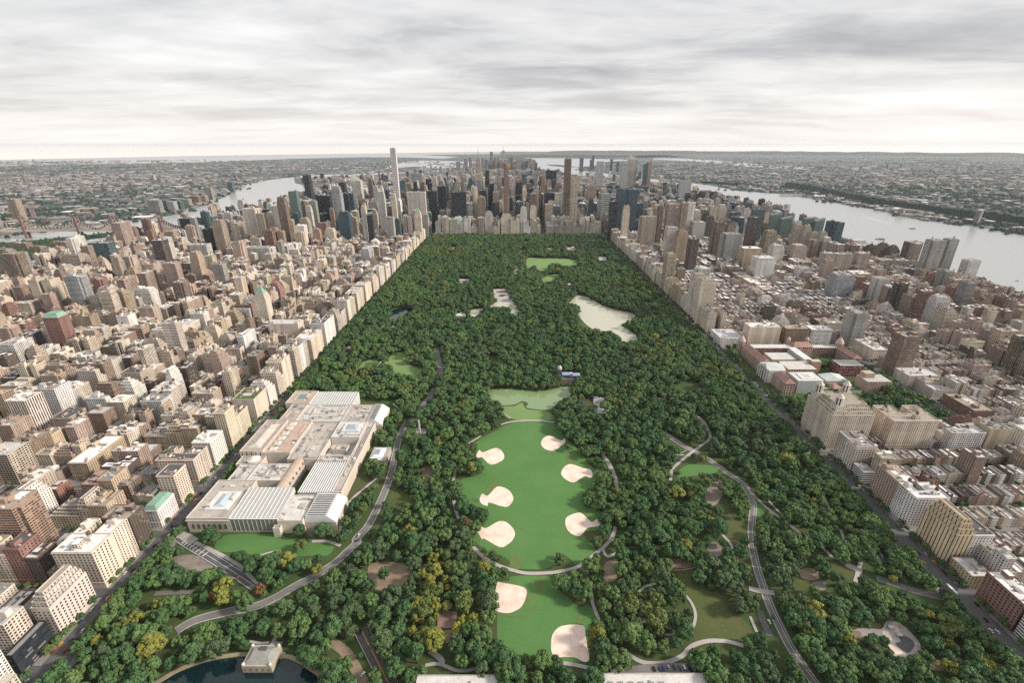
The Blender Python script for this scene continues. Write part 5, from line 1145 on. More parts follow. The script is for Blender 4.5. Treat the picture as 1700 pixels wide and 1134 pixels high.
path('path', q(n3, (605, 478), (660, 545), (690, 630), (675, 715), (640, 745)), 3.2, 'pathc', 1.5); path('path', q(n3, (445, 775), (500, 785), (560, 783)), 3.2, 'pathc', 1.5); path('path', q(n3, (268, 465), (325, 420), (402, 405)), 3, 'pathc', 1.5); path('path', q(n3, (268, 625), (312, 692)), 3, 'pathc', 1.5); path('path', q(n3, (1520, 600), (1570, 550), (1500, 525)), 2.6)
path('path', q(n6, (615, 90), (700, 88), (760, 98), (830, 122)), 4.2); path('path', q(n6, (235, 192), (310, 170), (385, 155)), 2.8); path('path', q(n6, (350, 790), (330, 840), (300, 880), (260, 915)), 4.6, 'pathc', 2); path('path', q(n6, (150, 832), (230, 842), (300, 838)), 2.8, 'pathc', 2); path('path', q(n6, (335, 842), (400, 845)), 2.6); path('plaza', q(n6, (320, 930), (410, 938)), 7)
path('path', q(n8, (768, 135), (850, 210)), 3.6); path('path', q(n8, (380, 1080), (390, 980), (430, 890), (480, 832), (560, 765), (650, 690)), 4, 'pathc', 2.5); path('path', Q(500, 500, 5.667, ((770, 545), (720, 615))), 4)
path('road', q(n7, (700, 478), (850, 470), (990, 462)), 6, 'drive', 2); struct(MARKS.build('road_markings'))
for P in (q(n1, (120, 600), (265, 610), (250, 730), (115, 740)), q(n1, (120, 760), (240, 740), (200, 850), (110, 830))): sheet('plaza', P, nz(), 'brickp'); mark_poly(P)
terr = Q(740, 400, 5.667, ((440, 452), (582, 452), (590, 500), (628, 560), (490, 572), (450, 520))); sheet('plaza', terr, nz(), 'pathc'); mark_poly(terr)
PG = closed(q(n5, (430, 750), (540, 735), (640, 740), (680, 680), (780, 700), (880, 790), (930, 870), (900, 940), (770, 1000), (740, 975), (705, 880), (640, 800), (480, 800), (455, 850)), 3); sheet('playground_paving', PG, nz(), 'pathc'); mark_poly(PG)
for P, mt in ((q(n5, (690, 850), (800, 905), (760, 930), (720, 905)), 'sand'), (q(n5, (690, 715), (750, 720), (770, 760), (710, 755)), 'sand'), (q(n5, (770, 780), (850, 810), (885, 860), (830, 920), (740, 850), (780, 835)), 'asphalt'), (q(n5, (640, 760), (690, 760), (720, 810), (690, 830)), 'sand'), (q(n5, (430, 755), (480, 760), (490, 800), (460, 850), (430, 800)), 'dirt')): sheet('playground_surface', closed(P, 3), nz(), mt)
pk = q(n5, (560, 172), (620, 138), (725, 252), (640, 245)); sheet('car_park', pk, nz(), 'asphalt'); mark_poly(pk)
lot_p = q(n3, (60, 1040), (330, 1000), (600, 990), (700, 1010), (690, 1075), (60, 1075)); sheet('car_park', lot_p, nz(), 'drive'); mark_poly(lot_p)
sq = q(n8, (905, 340), (960, 315), (1020, 322), (1012, 365), (930, 372)); sheet('plaza', sq, nz(), 'pathc'); mark_poly(sq)
for P in (Q(900, 480, 5.667, ((150, 790), (350, 800), (350, 880), (150, 870))), q(n2, (1180, 150), (1360, 130), (1365, 200), (1300, 230), (1200, 190)), Q(900, 480, 5.667, ((1225, 900), (1430, 872), (1545, 930), (1240, 975))), Q(740, 400, 5.667, ((110, 690), (210, 690), (205, 725), (130, 722)))): mark_poly(P)
CLR = [((740, 400), (640, 235, 685, 320)), ((740, 400), (130, 360, 235, 395)), ((740, 400), (1135, 60, 1230, 90)), ((740, 400), (1430, 150, 1530, 185)), ((740, 400), (45, 55, 100, 85)), ((740, 400), (950, 65, 1015, 88))]
for o_, (a, b, c, d) in CLR:
    P = Q(*o_, 5.667, ((a, b), (c, b), (c, d), (a, d))); sheet('plaza', P, nz(), 'pathc'); mark_poly(P)
# ------------------------------------------------------------------ small park buildings
def gatehouse():
    x0, y0 = G(404, 1118, 0); x1, _ = G(453, 1118, 0); y1 = y0+19; X, Y = (x0+x1)/2, (y0+y1)/2; c = (.40, .36, .29)
    root = thing('gatehouse', X, Y, 'stone gatehouse with hipped grey roof standing in the reservoir rim', 'gatehouse')
    m = MB(X, Y); m.walls(x0, x1, y0, y1, -.5, 8.5, c, NOW, mt='stone'); m.top(x0, x1, y0, y1, 8.5, c, 'stone'); m.build('wall', root)
    m = MB(X, Y)
    for k in range(5): xx = x0+(x1-x0)*(k+.5)/5; m.box(xx-.8, xx+.8, y0-.15, y0+.1, 2.2, 5.6, (.28, .17, .10), mt='plain', tmt='plain')
    m.build('arched_windows', root)
    m = MB(X, Y); m.frustum((x0+1.4, x1-1.4, y0+1.4, y1-1.4), (x0+5, x1-5, y0+6, y1-6), 8.6, 11.2, (.27, .27, .25), mt='roof'); m.build('roof', root)
    m = MB(X, Y); m.box(X-3, X+3, y1-7, y1-3.5, 11.25, 12, (.08, .08, .08), mt='plain', tmt='plain'); m.build('skylight', root)
    for a, b in ((x0+1.2, y0+1.2), (x1-1.2, y0+1.2), (x0+1.2, y1-1.2), (x1-1.2, y1-1.2)):
        m = MB(X, Y); m.cyl(a, b, 1.3, 1.3, 8.5, 10.2, 8, (.6, .58, .54)); m.cyl(a, b, 1.3, .1, 10.2, 11.2, 8, (.6, .58, .54)); m.build('corner_cap', root)
gatehouse()
def flat_station(label, pl, pr, py, h, depth, nsky):
    x0, y1 = G(pl, py, h); x1, _ = G(pr, py, h); y0 = y1-depth; X, Y = (x0+x1)/2, (y0+y1)/2
    root = thing('station_building', X, Y, label, 'police station'); rf = (.62, .60, .57)
    m = MB(X, Y); m.walls(x0, x1, y0, y1, 0, h+.8, (.33, .22, .17), WS['punch'], 3.5, 4); m.ring(x0, x1, y0, y1, h, .8, .5, (.5, .47, .43)); m.build('wall', root)
    m = MB(X, Y); m.top(x0+.5, x1-.5, y0+.5, y1-.5, h, rf)
    for k in range(20): a, b = R.uniform(x0+2, x1-4), R.uniform(y0+2, y1-4); m.box(a, a+R.uniform(.6, 2.4), b, b+R.uniform(.6, 2), h, h+R.uniform(.3, 1.6), R.choice(((.55, .53, .5), (.35, .35, .34), (.2, .2, .2))), mt='plain', tmt='plain')
    m.build('roof', root)
    for k in range(nsky): m = MB(X, Y); xx = x0+8+k*8.5; m.box(xx, xx+4, y1-10.5, y1-7, h, h+1, (.2, .25, .25), mt='gloss', tmt='gloss'); m.build('skylight', root)
    for P in (((x0-2, y0), (x1+2, y0), (x1+2, y1+2), (x0-2, y1+2)),): mark_poly(P)
flat_station('white-roofed brick station wing with a long grey skylight', 693, 827, 1122, 8, 26, 3); flat_station('white-roofed brick station wing beside the parked patrol cars', 991, 1174, 1119, 8, 26, 6)
def castle():
    X, Y = 110, 822; root = thing('stone_castle', X, Y, 'small castle folly wrapped in blue and white sheeting above the green pond', 'castle')
    m = MB(X, Y); m.box(X-24, X+22, Y-8, Y+10, 0, 7, (.20, .17, .15), mt='rock', tmt='rock'); m.build('rock_base', root)
    m = MB(X, Y); m.box(X-22, X-14, Y+2, Y+10, 7, 22, (.14, .15, .19), (.3, .3, 0), (.45, .42, .4), 3, 4); m.cyl(X-18, Y+6, 4.6, 4.2, 22, 26, 8, (.5, .46, .44)); m.cyl(X-18, Y+6, 4, 0, 26, 30, 8, (.55, .5, .48)); m.build('tower', root)
    for a, b, y in ((-14, 2, -4), (6, 20, -7)):
        m = MB(X, Y); m.box(X+a, X+b, Y+y, Y+y+8, 7, 14, (.12, .13, .17), (.34, .3, 0), (.2, .25, .33), 2, 3); m.face([(X+a, Y+y-.5, 13.6), (X+b, Y+y-.5, 13.6), (X+b, Y+y+6, 17), (X+a, Y+y+6, 17)], 'plain', (.25, .34, .52)); m.build('sheeted_hall', root)
    m = MB(X, Y); m.box(X+2, X+6, Y-2, Y+4, 7, 16, (.55, .48, .46), NOW, (.6, .56, .55), mt='stone', tmt='stone'); m.build('gable_wall', root)
castle()
def theatre():
    X, Y = G(984, 676); root = thing('open_air_theatre', X, Y, 'open-air theatre with fan of pale seating rows near the pond', 'theatre')
    for k in range(7):
        m = MB(X, Y); r0, r1 = 9+k*3, 11.9+k*3; n = 16
        for i in range(n):
            a, b = -PI*.62+i*PI*1.05/n, -PI*.62+(i+1)*PI*1.05/n
            P = [(X+r0*math.cos(a), Y+r0*math.sin(a)), (X+r1*math.cos(a), Y+r1*math.sin(a)), (X+r1*math.cos(b), Y+r1*math.sin(b)), (X+r0*math.cos(b), Y+r0*math.sin(b))]
            z = .8+k*.8; c = (.5, .5, .52) if (i+k) % 5 else (.18, .18, .2)
            m.face([(*p, z) for p in P], 'stone', c); m.face([(*P[3], z), (*P[0], z), (*P[0], 0), (*P[3], 0)], 'stone', c); m.face([(*P[1], 0), (*P[2], 0), (*P[2], z), (*P[1], z)], 'stone', (.6, .6, .6))
        m.build('seating_tier', root)
    m = MB(X, Y); m.box(X-24, X-10, Y-6, Y+16, 0, 5, (.035, .035, .04), NOW, (.06, .06, .065), mt='plain', tmt='plain'); m.box(X-22, X-20, Y-6, Y-4, 0, 14, (.05, .05, .05), mt='plain', tmt='plain'); m.build('stage', root)
theatre()
def small(name, label, cat, x, y, fn):
    m = MB(x, y); fn(m, x, y); return tag(m.build(name), label, cat)
ox, oy = G(697, 722)
r_ = thing('obelisk', ox, oy, 'slender stone obelisk on a stepped plinth in a pinkish plaza', 'obelisk')
m = MB(ox, oy); m.box(ox-4, ox+4, oy-4, oy+4, .4, 1.6, (.4, .36, .32), mt='stone', tmt='stone'); m.box(ox-2.2, ox+2.2, oy-2.2, oy+2.2, 1.6, 4.5, (.45, .40, .36), mt='stone', tmt='stone'); m.build('plinth', r_)
m = MB(ox, oy); m.frustum((ox-1.6, ox+1.6, oy-1.6, oy+1.6), (ox-1, ox+1, oy-1, oy+1), 4.5, 25.5, (.62, .55, .49), mt='stone'); m.frustum((ox-1, ox+1, oy-1, oy+1), (ox-.05, ox+.05, oy-.05, oy+.05), 25.5, 28, (.62, .55, .49), mt='stone'); m.build('shaft', r_)
tx, ty = sum(a for a, b in terr)/6, sum(b for a, b in terr)/6
r_ = thing('terrace_building', tx, ty+25, 'stone arcade and twin stairs of the lakeside terrace', 'terrace')
m = MB(tx, ty+25); m.box(tx-14, tx+14, ty+22, ty+34, 0, 6, (.46, .36, .31), (.3, .35, 0), (.55, .45, .4), 4, 6); m.build('arcade', r_)
for sg in (-1, 1): m = MB(tx, ty+25); m.box(tx+sg*22-4, tx+sg*22+4, ty+10, ty+34, 0, 3, (.5, .4, .35), mt='stone', tmt='stone'); m.build('stair', r_)
r_ = thing('fountain', tx, ty-12, 'round fountain basin on the lakeside terrace', 'fountain'); m = MB(tx, ty-12); m.cyl(tx, ty-12, 10, 10, .4, 1.2, 20, (.35, .33, .3), True, 'stone', tcol=(.06, .08, .07)); m.build('basin', r_); m = MB(tx, ty-12); m.cyl(tx, ty-12, 1.6, .6, 1.2, 7, 8, (.2, .22, .2)); m.build('statue', r_)
bx, by = G(768, 525); r_ = thing('boathouse', bx, by, 'low white boathouse at the end of the lake arm', 'boathouse')
m = MB(bx, by); m.walls(bx-18, bx+12, by-8, by+8, 0, 4, (.6, .58, .55), NOW, mt='stone'); m.build('wall', r_); m = MB(bx, by); m.gable(bx-19, bx+13, by-9, by+9, 4, 8, (.6, .6, .58), 'x', 4); m.build('roof', r_); mark_poly([(bx-20, by-10), (bx+14, by-10), (bx+14, by+10), (bx-20, by+10)])
for i, (px, py, lb) in enumerate(((582, 580, 'small pale pavilion among trees near the avenue'), (771, 467, 'long pale roofed pavilion behind the lakeside terrace'), (955, 412, 'pale restaurant roof beyond the far oval meadow'), (945, 474, 'small white hut by the lesser far meadow'), (655, 545, 'little boat pond kiosk among the trees'))):
    x, y = G(px, py); r_ = thing('park_pavilion', x, y, lb, 'pavilion'); m = MB(x, y); w = 7 if i in (0, 3, 4) else 18
    m.walls(x-w, x+w, y-5, y+5, 0, 4, (.5, .45, .4), NOW, mt='stone'); m.build('wall', r_); m = MB(x, y); m.gable(x-w-1, x+w+1, y-6, y+6, 4, 7.5, (.55, .50, .46), 'x', 4); m.build('roof', r_); mark_poly([(x-w-2, y-20), (x+w+2, y-20), (x+w+2, y+8), (x-w-2, y+8)])
# playground circle seen through trees, arch bridge carrying the west drive
r_ = thing('arch_bridge', *G(1145, 752), 'low stone arch bridge carrying the western park drive over a footpath', 'bridge')
bx, by = G(1142, 754); m = MB(*G(1145, 752))
for sg in (-1, 1):
    for i in range(8):
        a = (bx-14+i*3.5, by-9+i*2.4); b = (bx-14+(i+1)*3.5, by-9+(i+1)*2.4); ox_ = sg*-3.4; oy_ = sg*5
        m.face([(a[0]+ox_, a[1]+oy_, .2), (b[0]+ox_, b[1]+oy_, .2), (b[0]+ox_, b[1]+oy_, 1.6), (a[0]+ox_, a[1]+oy_, 1.6)], 'stone', (.5, .46, .4))
m.build('parapet', r_)
for i, (px, py) in enumerate(((1478, 1045), (1492, 1058))):
    x, y = G(px, py); small('play_frame', ['slim metal climbing frame on the dark playground patch', 'second lower climbing frame on the dark playground patch'][i], 'play equipment', x, y, lambda m, x, y: ([m.box(x+a-.15, x+a+.15, y+b-.15, y+b+.15, .3, 3, (.3, .32, .33), mt='plain', tmt='plain') for a in (-2, 2) for b in (-1.5, 1.5)], m.box(x-2.2, x+2.2, y-1.7, y+1.7, 3, 3.2, (.45, .45, .45), mt='plain', tmt='plain')))
# backstops behind the home plates
BS = [((405, 560), 'sandy infield nearest the museum paths'), ((1060, 452), 'infield beside the pond-side trees'), ((1262, 705), 'infield west of the great lawn middle'), ((436, 900), 'infield beside the eastern lawn path'), ((1325, 1068), 'infield half under a tree'), ((414, 1122), 'infield with the worn grass strip'), ((562, 1520), 'infield below the curved path'), ((1236, 2088), 'infield by the station roofs')]
for (a, b), lb in BS:
    x, y = q(n2, (a, b))[0]; m = MB(x, y); sg = 1 if a < 800 else -1
    for k in range(6):
        t0, t1 = -1.1+k*.37, -1.1+(k+1)*.37; p0 = (x-sg*5*math.cos(t0), y+5*math.sin(t0)); p1 = (x-sg*5*math.cos(t1), y+5*math.sin(t1))
        m.box(p0[0]-.12, p0[0]+.12, p0[1]-.12, p0[1]+.12, .3, 5, (.2, .2, .2), mt='plain', tmt='plain')
        for z in (1.2, 2.4, 3.6, 4.8): m.face([(*p0, z), (*p1, z), (*p1, z+.25), (*p0, z+.25)], 'plain', (.25, .25, .25))
    tag(m.build('backstop_fence'), 'curved backstop fence of the '+lb, 'fence', 'backstops of the ball fields')
# cantilever bridge across the eastern river
def cantilever():
    Y = 2352; root = thing('cantilever_bridge', -2200, Y, 'long steel cantilever bridge with three visible pinnacled towers over the eastern river', 'bridge'); c = (.68, .57, .47); d = (.22, .14, .13)
    m = MB(-2200, Y); m.box(-3400, -1560, Y-9, Y+9, 31, 40, c, NOW, (.2, .2, .2), mt='plain', tmt='plain'); m.build('deck', root)
    tw = [-2360, -2150, -1945, -1700]; tx_ = [XAT(p, Y, 80) for p in (37, 127, 187)]+[-1700]
    for x in tx_:
        m = MB(-2200, Y)
        for sg in (-9, 9): m.box(x-5, x+5, Y+sg-2.5, Y+sg+2.5, -1, 98, d, mt='plain', tmt='plain'); m.cyl(x, Y+sg, 2, 0, 98, 112, 6, d)
        m.box(x-4, x+4, Y-9, Y+9, 84, 90, d, mt='plain', tmt='plain'); m.build('tower', root)
    ends = [-3400]+tx_+[-1560]
    for a, b in zip(ends, ends[1:]):
        n = 14
        for sg in (-9, 9):
            m = MB(-2200, Y); hs = []
            for i in range(n+1):
                t = i/n; h = 46+44*abs(2*t-1)**1.6 if (a != -3400 and b != -1560) else 46+44*((t if a == -3400 else 1-t))**2.2
                hs.append((a+(b-a)*t, h))
            for (xa, ha), (xb, hb) in zip(hs, hs[1:]):
                m.face([(xa, Y+sg, ha-6), (xb, Y+sg, hb-6), (xb, Y+sg, hb), (xa, Y+sg, ha)], 'plain', c); m.face([(xa-2.4, Y+sg, 40), (xa+2.4, Y+sg, 40), (xa+2.4, Y+sg, ha), (xa-2.4, Y+sg, ha)], 'plain', c)
                m.face([(xa, Y+sg, 40), (xa+3.4, Y+sg, 40), (xb, Y+sg, hb), (xb-3.4, Y+sg, hb)], 'plain', c)
            m.build('truss', root)
cantilever()
# ------------------------------------------------------------------ vehicles
CARC = {'white': (.7, .7, .7), 'black': (.015, .015, .018), 'silver': (.42, .43, .45), 'yellow': (.75, .42, .03), 'red': (.45, .04, .03), 'dark blue': (.03, .05, .12), 'grey': (.16, .165, .17)}
def car_meshes(col, L=4.7, W=1.9, H=1.5, van=False):
    b = MB(); b.frustum((-W/2, W/2, -L/2, L/2), (-W/2, W/2, -L/2+.12, L/2-.12), .28, .85, col, mt='gloss', top=False); b.top(-W/2, W/2, -L/2+.12, L/2-.12, .85, col, 'gloss')
    cb = (-W/2+.1, W/2-.1, -L/2+(.3 if van else .75), L/2-(.7 if van else 1.35)); ct = (-W/2+.28, W/2-.28, cb[2]+.35, cb[3]-.45)
    b.top(*ct, H+.01, col, 'gloss')
    g = MB(); g.frustum(cb, ct, .85, H, (.02, .025, .03), mt='gloss', top=False)
    return b.mesh('car_body'), g.mesh('car_window'), (W, L)
def wheel_mesh():
    w = MB(); n = 10
    for i in range(n):
        a, b = (math.cos(2*PI*i/n)*.33, math.sin(2*PI*i/n)*.33), (math.cos(2*PI*(i+1)/n)*.33, math.sin(2*PI*(i+1)/n)*.33)
        w.face([(-.1, *a), (-.1, *b), (.1, *b), (.1, *a)], 'plain', (.02, .02, .02))
        for sx in (-.1, .1): w.face([(sx, 0, 0), (sx, *a), (sx, *b)], 'plain', (.03, .03, .03))
    return w.mesh('wheel')
WHEEL = wheel_mesh()
def add_wheels(root, W, L, z=.33):
    for a in (-L/2+.85, L/2-.85):
        for sx in (-W/2+.06, W/2-.06):
            o = bpy.data.objects.new('wheel', WHEEL); COL.link(o); o.parent = root; o.location = (sx, a, z)
CM = {k: car_meshes(v) for k, v in CARC.items()}; VM = car_meshes((.66, .66, .66), 5.8, 2.1, 2.3, True)
CARS = []
def car(x, y, rz, col, z=.14, van=False, kind='car'):
    CARS.append(dict(px=x, py=y, rz=rz, col=col, z=z, van=van, kind=kind))
def put_cars():
    lms = [('the reservoir gatehouse', *G(430, 1100)), ('the glass pavilion corner', -329, 432), ('the striped fin tower', -416, 605), ('the white L-roofed block', -416, 370), ('the three-towered block', 466, 629), ('the stepped yellow block', 466, 400), ('the red corner block', 466, 325), ('the columned red-roofed museum', 486, 830), ('the playground', *G(1490, 1055)), ('the arch bridge', *G(1145, 752)), ('the obelisk', ox, oy), ('the green roof garden', -416, 690), ('the parked patrol row', *G(1118, 1112))]
    seen = {}
    relabel(CARS, lambda c: f"{c['col']} {'van' if c['van'] else 'car'} {c['kind']}", lms, 'one')
    for c in CARS:
        root = thing('parked_van' if c['van'] else 'car', c['px'], c['py'], c['label'], 'van' if c['van'] else 'car', 'cars on the roads around the park', c['z']); root.rotation_euler.z = c['rz']
        ms = VM if c['van'] else CM[c['col']]; add_wheels(root, *ms[2])
        for nm, me in zip(('body', 'window'), ms):
            o = bpy.data.objects.new(nm, me); COL.link(o); o.parent = root
cc = lambda: R.choice(['white', 'white', 'black', 'black', 'silver', 'silver', 'yellow', 'yellow', 'grey', 'red', 'dark blue'])
y = 232
while y < 900:
    for lx in (-411.8, -406, -402, -398, -389.2):
        if R.random() < (.55 if lx in (-411.8, -389.2) else .28) and abs((y-428) % 78.7) > 9: car(lx+R.uniform(-.3, .3), y+R.uniform(-3, 3), R.uniform(-.02, .02), cc(), .14, False, 'parked along the eastern avenue' if lx in (-411.8, -389.2) else 'driving along the eastern avenue')
    y += 11
y = 270
while y < 900:
    for lx in (438.6, 444, 449, 454, 460.6):
        if R.random() < (.5 if lx in (438.6, 460.6) else .16): car(lx+R.uniform(-.3, .3), y+R.uniform(-3, 3), R.uniform(-.02, .02), cc(), .14, False, 'parked along the western avenue' if lx in (438.6, 460.6) else 'driving along the western avenue')
    y += 13
CARS[:] = sorted(CARS, key=lambda c: c['py'])[:165]
for i, (a, b) in enumerate(((385, 1040), (430, 1040), (455, 1040), (490, 1030), (530, 1028), (572, 1032), (605, 1035), (640, 1025), (655, 1050))):
    x, y = q(n3, (a, b))[0]; car(x, y, .12, ['black', 'dark blue', 'dark blue', 'silver', 'black', 'dark blue', 'white', 'dark blue', 'black'][i], ZC[0]+.05, i == 6, 'in the station yard row')
for (a, b), o_, c in (((965, 48), n6, 'white'), ((1260, 650), n3, 'black'), ((75, 362), n6, 'red'), ((1320, 368), n7, 'grey'), ((975, 762), n6, 'black'), ((995, 1080), n6, 'white'), ((625, 180), n5, 'silver'), ((640, 200), n5, 'white'), ((1235, 690), n3, 'white')):
    x, y = q(o_, (a, b))[0]; car(x, y, R.uniform(-.5, .1), c, ZC[0]+.05, False, 'on a park road')
put_cars()
def bus(x, y, rz, label):
    root = thing('bus', x, y, label, 'bus', 'buses on the avenues', .12); root.rotation_euler.z = rz
    b = MB(); b.box(-1.3, 1.3, -6, 6, .4, 3.1, (.68, .69, .70), NOW, (.66, .67, .68), mt='gloss', tmt='plain'); b.box(-.8, .8, -3, -1, 3.1, 3.4, (.5, .5, .5), mt='plain', tmt='plain'); o = b.build('body', root); o.location = (0, 0, 0)
    g = MB(); g.walls(-1.33, 1.33, -5.6, 5.9, 1.4, 2.5, (.03, .035, .04), NOW, mt='gloss'); g.build('window', root)
    add_wheels(root, 2.64, 9.6, .36)
bx, by = q(n7, (832, 30))[0]; bus(bx, by, -.03, 'white city bus at the avenue corner north of the art museum')
bx, by = q(n7, (540, 400))[0]; bus(bx, by, 0, 'white city bus beside the long cream block with white roof'); bus(449, 352, .02, 'white bus on the western avenue beside the red corner block'); bus(444, 700, .0, 'white bus on the western avenue by the red-roofed museum trees')
# ------------------------------------------------------------------ people on the curved lawn path
def person_mesh(top, leg):
    me = bpy.data.meshes.new('person'); bm = MB()
    P = [(0, 0, .95), (0, 0, 1.2), (0, 0, 1.45), (0, 0, 1.55), (0, .02, 1.68), (.1, 0, .9), (.11, .06, .5), (.11, 0, .06), (-.1, 0, .9), (-.11, -.12, .5), (-.11, -.2, .06), (.2, 0, 1.42), (.26, .03, 1.12), (.25, .1, .86), (-.2, 0, 1.42), (-.26, 0, 1.12), (-.25, -.08, .86), (.11, .12, .04), (-.11, -.08, .04)]
    E_ = [(0, 1), (1, 2), (2, 3), (3, 4), (0, 5), (5, 6), (6, 7), (0, 8), (8, 9), (9, 10), (2, 11), (11, 12), (12, 13), (2, 14), (14, 15), (15, 16), (7, 17), (10, 18)]
    me.from_pydata(P, E_, []); return me
rad = [.15, .14, .15, .06, .11, .09, .07, .05, .09, .07, .05, .06, .045, .04, .06, .045, .04, .045, .045]
def person(x, y, rz, label, col):
    o = bpy.data.objects.new('person', person_mesh(0, 0)); COL.link(o); me = o.data
    mm = o.modifiers.new('skin', 'SKIN'); 
    if not me.skin_vertices: me.attributes.new('skin', 'FLOAT', 'POINT')
    if me.skin_vertices:
        for i, v in enumerate(me.skin_vertices[0].data): v.radius = (rad[i], rad[i]); v.use_root = (i == 0)
    o.modifiers.new('sub', 'SUBSURF').levels = 1
    m_, nt, b = mat('clothes '+label[:12]); b.inputs['Base Color'].default_value = (*col, 1); b.inputs['Roughness'].default_value = .8; me.materials.append(m_)
    o.location = (x, y, ZC[0]+.05); o.rotation_euler.z = rz; tag(o, label, 'person', 'people walking on the lawn path')
for i, ((a, b), c) in enumerate((((705, 305), (.03, .03, .05)), ((748, 303), (.3, .04, .04)), ((781, 320), (.02, .03, .03)), ((898, 315), (.05, .06, .16)), ((905, 312), (.4, .38, .35)), ((405, 155), (.02, .02, .02)), ((1145, 270), (.5, .5, .5)))):
    x, y = q(n1, (a, b))[0]; person(x, y, R.uniform(0, 6), f"{['walker in black', 'walker in a red top', 'walker in dark green', 'walker in navy', 'walker in beige', 'lone walker in black', 'walker in pale grey'][i]} on the curved path crossing the great lawn", c)
# ------------------------------------------------------------------ boats
def boat(x, y, rz, L, label):
    root = thing('boat', x, y, label, 'boat', 'boats on the rivers', -.9); root.rotation_euler.z = rz
    h = MB(); W = L*.24
    pts = [(-W/2, -L/2), (W/2, -L/2), (W/2, L*.2), (0, L/2), (-W/2, L*.2)]
    for k in range(5): a, b = pts[k], pts[(k+1) % 5]; h.face([(a[0]*.8, a[1]*.95, 0), (b[0]*.8, b[1]*.95, 0), (*b, L*.08), (*a, L*.08)], 'plain', (.2, .22, .25))
    h.face([(*p, L*.08) for p in pts], 'plain', (.5, .5, .48)); h.build('hull', root)
    c = MB(); c.box(-W*.36, W*.36, -L*.35, L*.15, L*.08, L*.17, (.6, .6, .6), WS['band'], (.55, .55, .55), 3, 3); c.build('cabin', root)
for px, py, rz, L, lb in ((1461, 397, 1.2, 42, 'ferry on the western river off the beige slab blocks'), (1514, 379.5, 1.3, 34, 'boat trailing a pale wake on the western river'), (1688, 466, 1.4, 14, 'small boat on the western river at the frame edge'), (416, 319, .4, 24, 'lone small boat on the eastern river'), (440, 324, .9, 22, 'boat with a wake on the eastern river')): boat(*G(px, py), rz, L, lb)
M['wake'] = flat_mat('wake', [(.3, (.5, .51, .51)), (.7, (.62, .63, .63))], .05, .6)
for A_, B_ in (((1440, 361), (1513, 379.3)), ((436, 322.5), (452, 327))):
    a, b = G(*A_), G(*B_); sheet('wake_water', [(a[0]-9, a[1]-9), (b[0], b[1]), (a[0]+9, a[1]+9)], -.7, 'wake')
# piers along the western river
for i, (px, py, L, lb) in enumerate(((1190, 334, 150, 'long pier with a row of openings on the western river'), (1180, 345, 150, 'pier with moored ship on the western river'), (1215, 352, 160, 'broad parking pier with white roofs on the western river'), (1420, 402, 90, 'short pier north of the midtown piers'), (1315, 325, 220, 'long white-roofed pier shed on the far river bank'))):
    x, y = G(px, py); m = MB(x, y); m.box(x-L/2, x+L/2, y-22, y+22, -1, 2, (.3, .3, .3), NOW, (.35, .35, .34), mt='stone', tmt='stone'); m.box(x-L*.42, x+L*.42, y-15, y+15, 2, 11, (.5, .5, .5), WS['punch'], (.5, .5, .5), 8, 8); tag(m.build('river_pier'), lb, 'pier')
# ------------------------------------------------------------------ trees
def crown_mesh(name, seed, mt, tall=False):
    r = np.random.default_rng(seed); V = []; Fc = []; S = []
    nc = int(r.integers(24, 34)); cl = []
    for i in range(nc):
        while True:
            p = r.normal(size=3); p /= np.linalg.norm(p)
            if p[2] > -.55: break
        rad = r.uniform(.50, .74) if i > 3 else r.uniform(0, .3)
        c = p*rad; c[2] *= 1.35 if tall else .80; cr = r.uniform(.19, .36)
        if tall: c[:2] *= .7*(1.15-.5*max(0, c[2]))
        cl.append((c, cr))
    phi = (1+5**.5)/2
    ico = np.array([(-1, phi, 0), (1, phi, 0), (-1, -phi, 0), (1, -phi, 0), (0, -1, phi), (0, 1, phi), (0, -1, -phi), (0, 1, -phi), (phi, 0, -1), (phi, 0, 1), (-phi, 0, -1), (-phi, 0, 1)])/math.hypot(1, phi)
    icf = [(0, 11, 5), (0, 5, 1), (0, 1, 7), (0, 7, 10), (0, 10, 11), (1, 5, 9), (5, 11, 4), (11, 10, 2), (10, 7, 6), (7, 1, 8), (3, 9, 4), (3, 4, 2), (3, 2, 6), (3, 6, 8), (3, 8, 9), (4, 9, 5), (2, 4, 11), (6, 2, 10), (8, 6, 7), (9, 8, 1)]
    for c, cr in cl:
        k = len(V); V.extend((c+ico*cr*.80*r.uniform(.85, 1.1, (12, 1))).tolist()); Fc.extend([(a+k, b+k, d+k) for a, b, d in icf]); S.extend([.9]*20)
        m = int(260*cr)
        tone = r.uniform(.82, 1.18)
        for j in range(m):
            d = r.normal(size=3); d /= np.linalg.norm(d); d[2] = abs(d[2]) if r.random() < .45 else d[2]
            p = c+d*cr*r.uniform(.82, 1.12); nrm = d+r.normal(size=3)*.28; nrm /= np.linalg.norm(nrm)
            t = np.cross(nrm, (.3, .5, .8)); t /= np.linalg.norm(t)+1e-9; b = np.cross(nrm, t); a = r.uniform(.05, .085)
            k = len(V); V.extend([(p-t*a-b*a*.7).tolist(), (p+t*a-b*a).tolist(), (p+t*a*.8+b*a).tolist(), (p-t*a+b*a*.9).tolist()]); Fc.append((k, k+1, k+2, k+3)); S.append(tone*r.uniform(.8, 1.25))
    V = np.array(V); V[:, 2] += 1.22 if not tall else 1.6
    me = bpy.data.meshes.new(name); me.from_pydata(V.tolist(), [], Fc); me.materials.append(mt)
    at = me.attributes.new('shade', 'FLOAT', 'FACE'); at.data.foreach_set('value', np.array(S, dtype=np.float32)); me.update()
    return me
M['bark'] = flat_mat('bark', [(.3, (.05, .038, .028)), (.7, (.10, .08, .06))], 1.0)
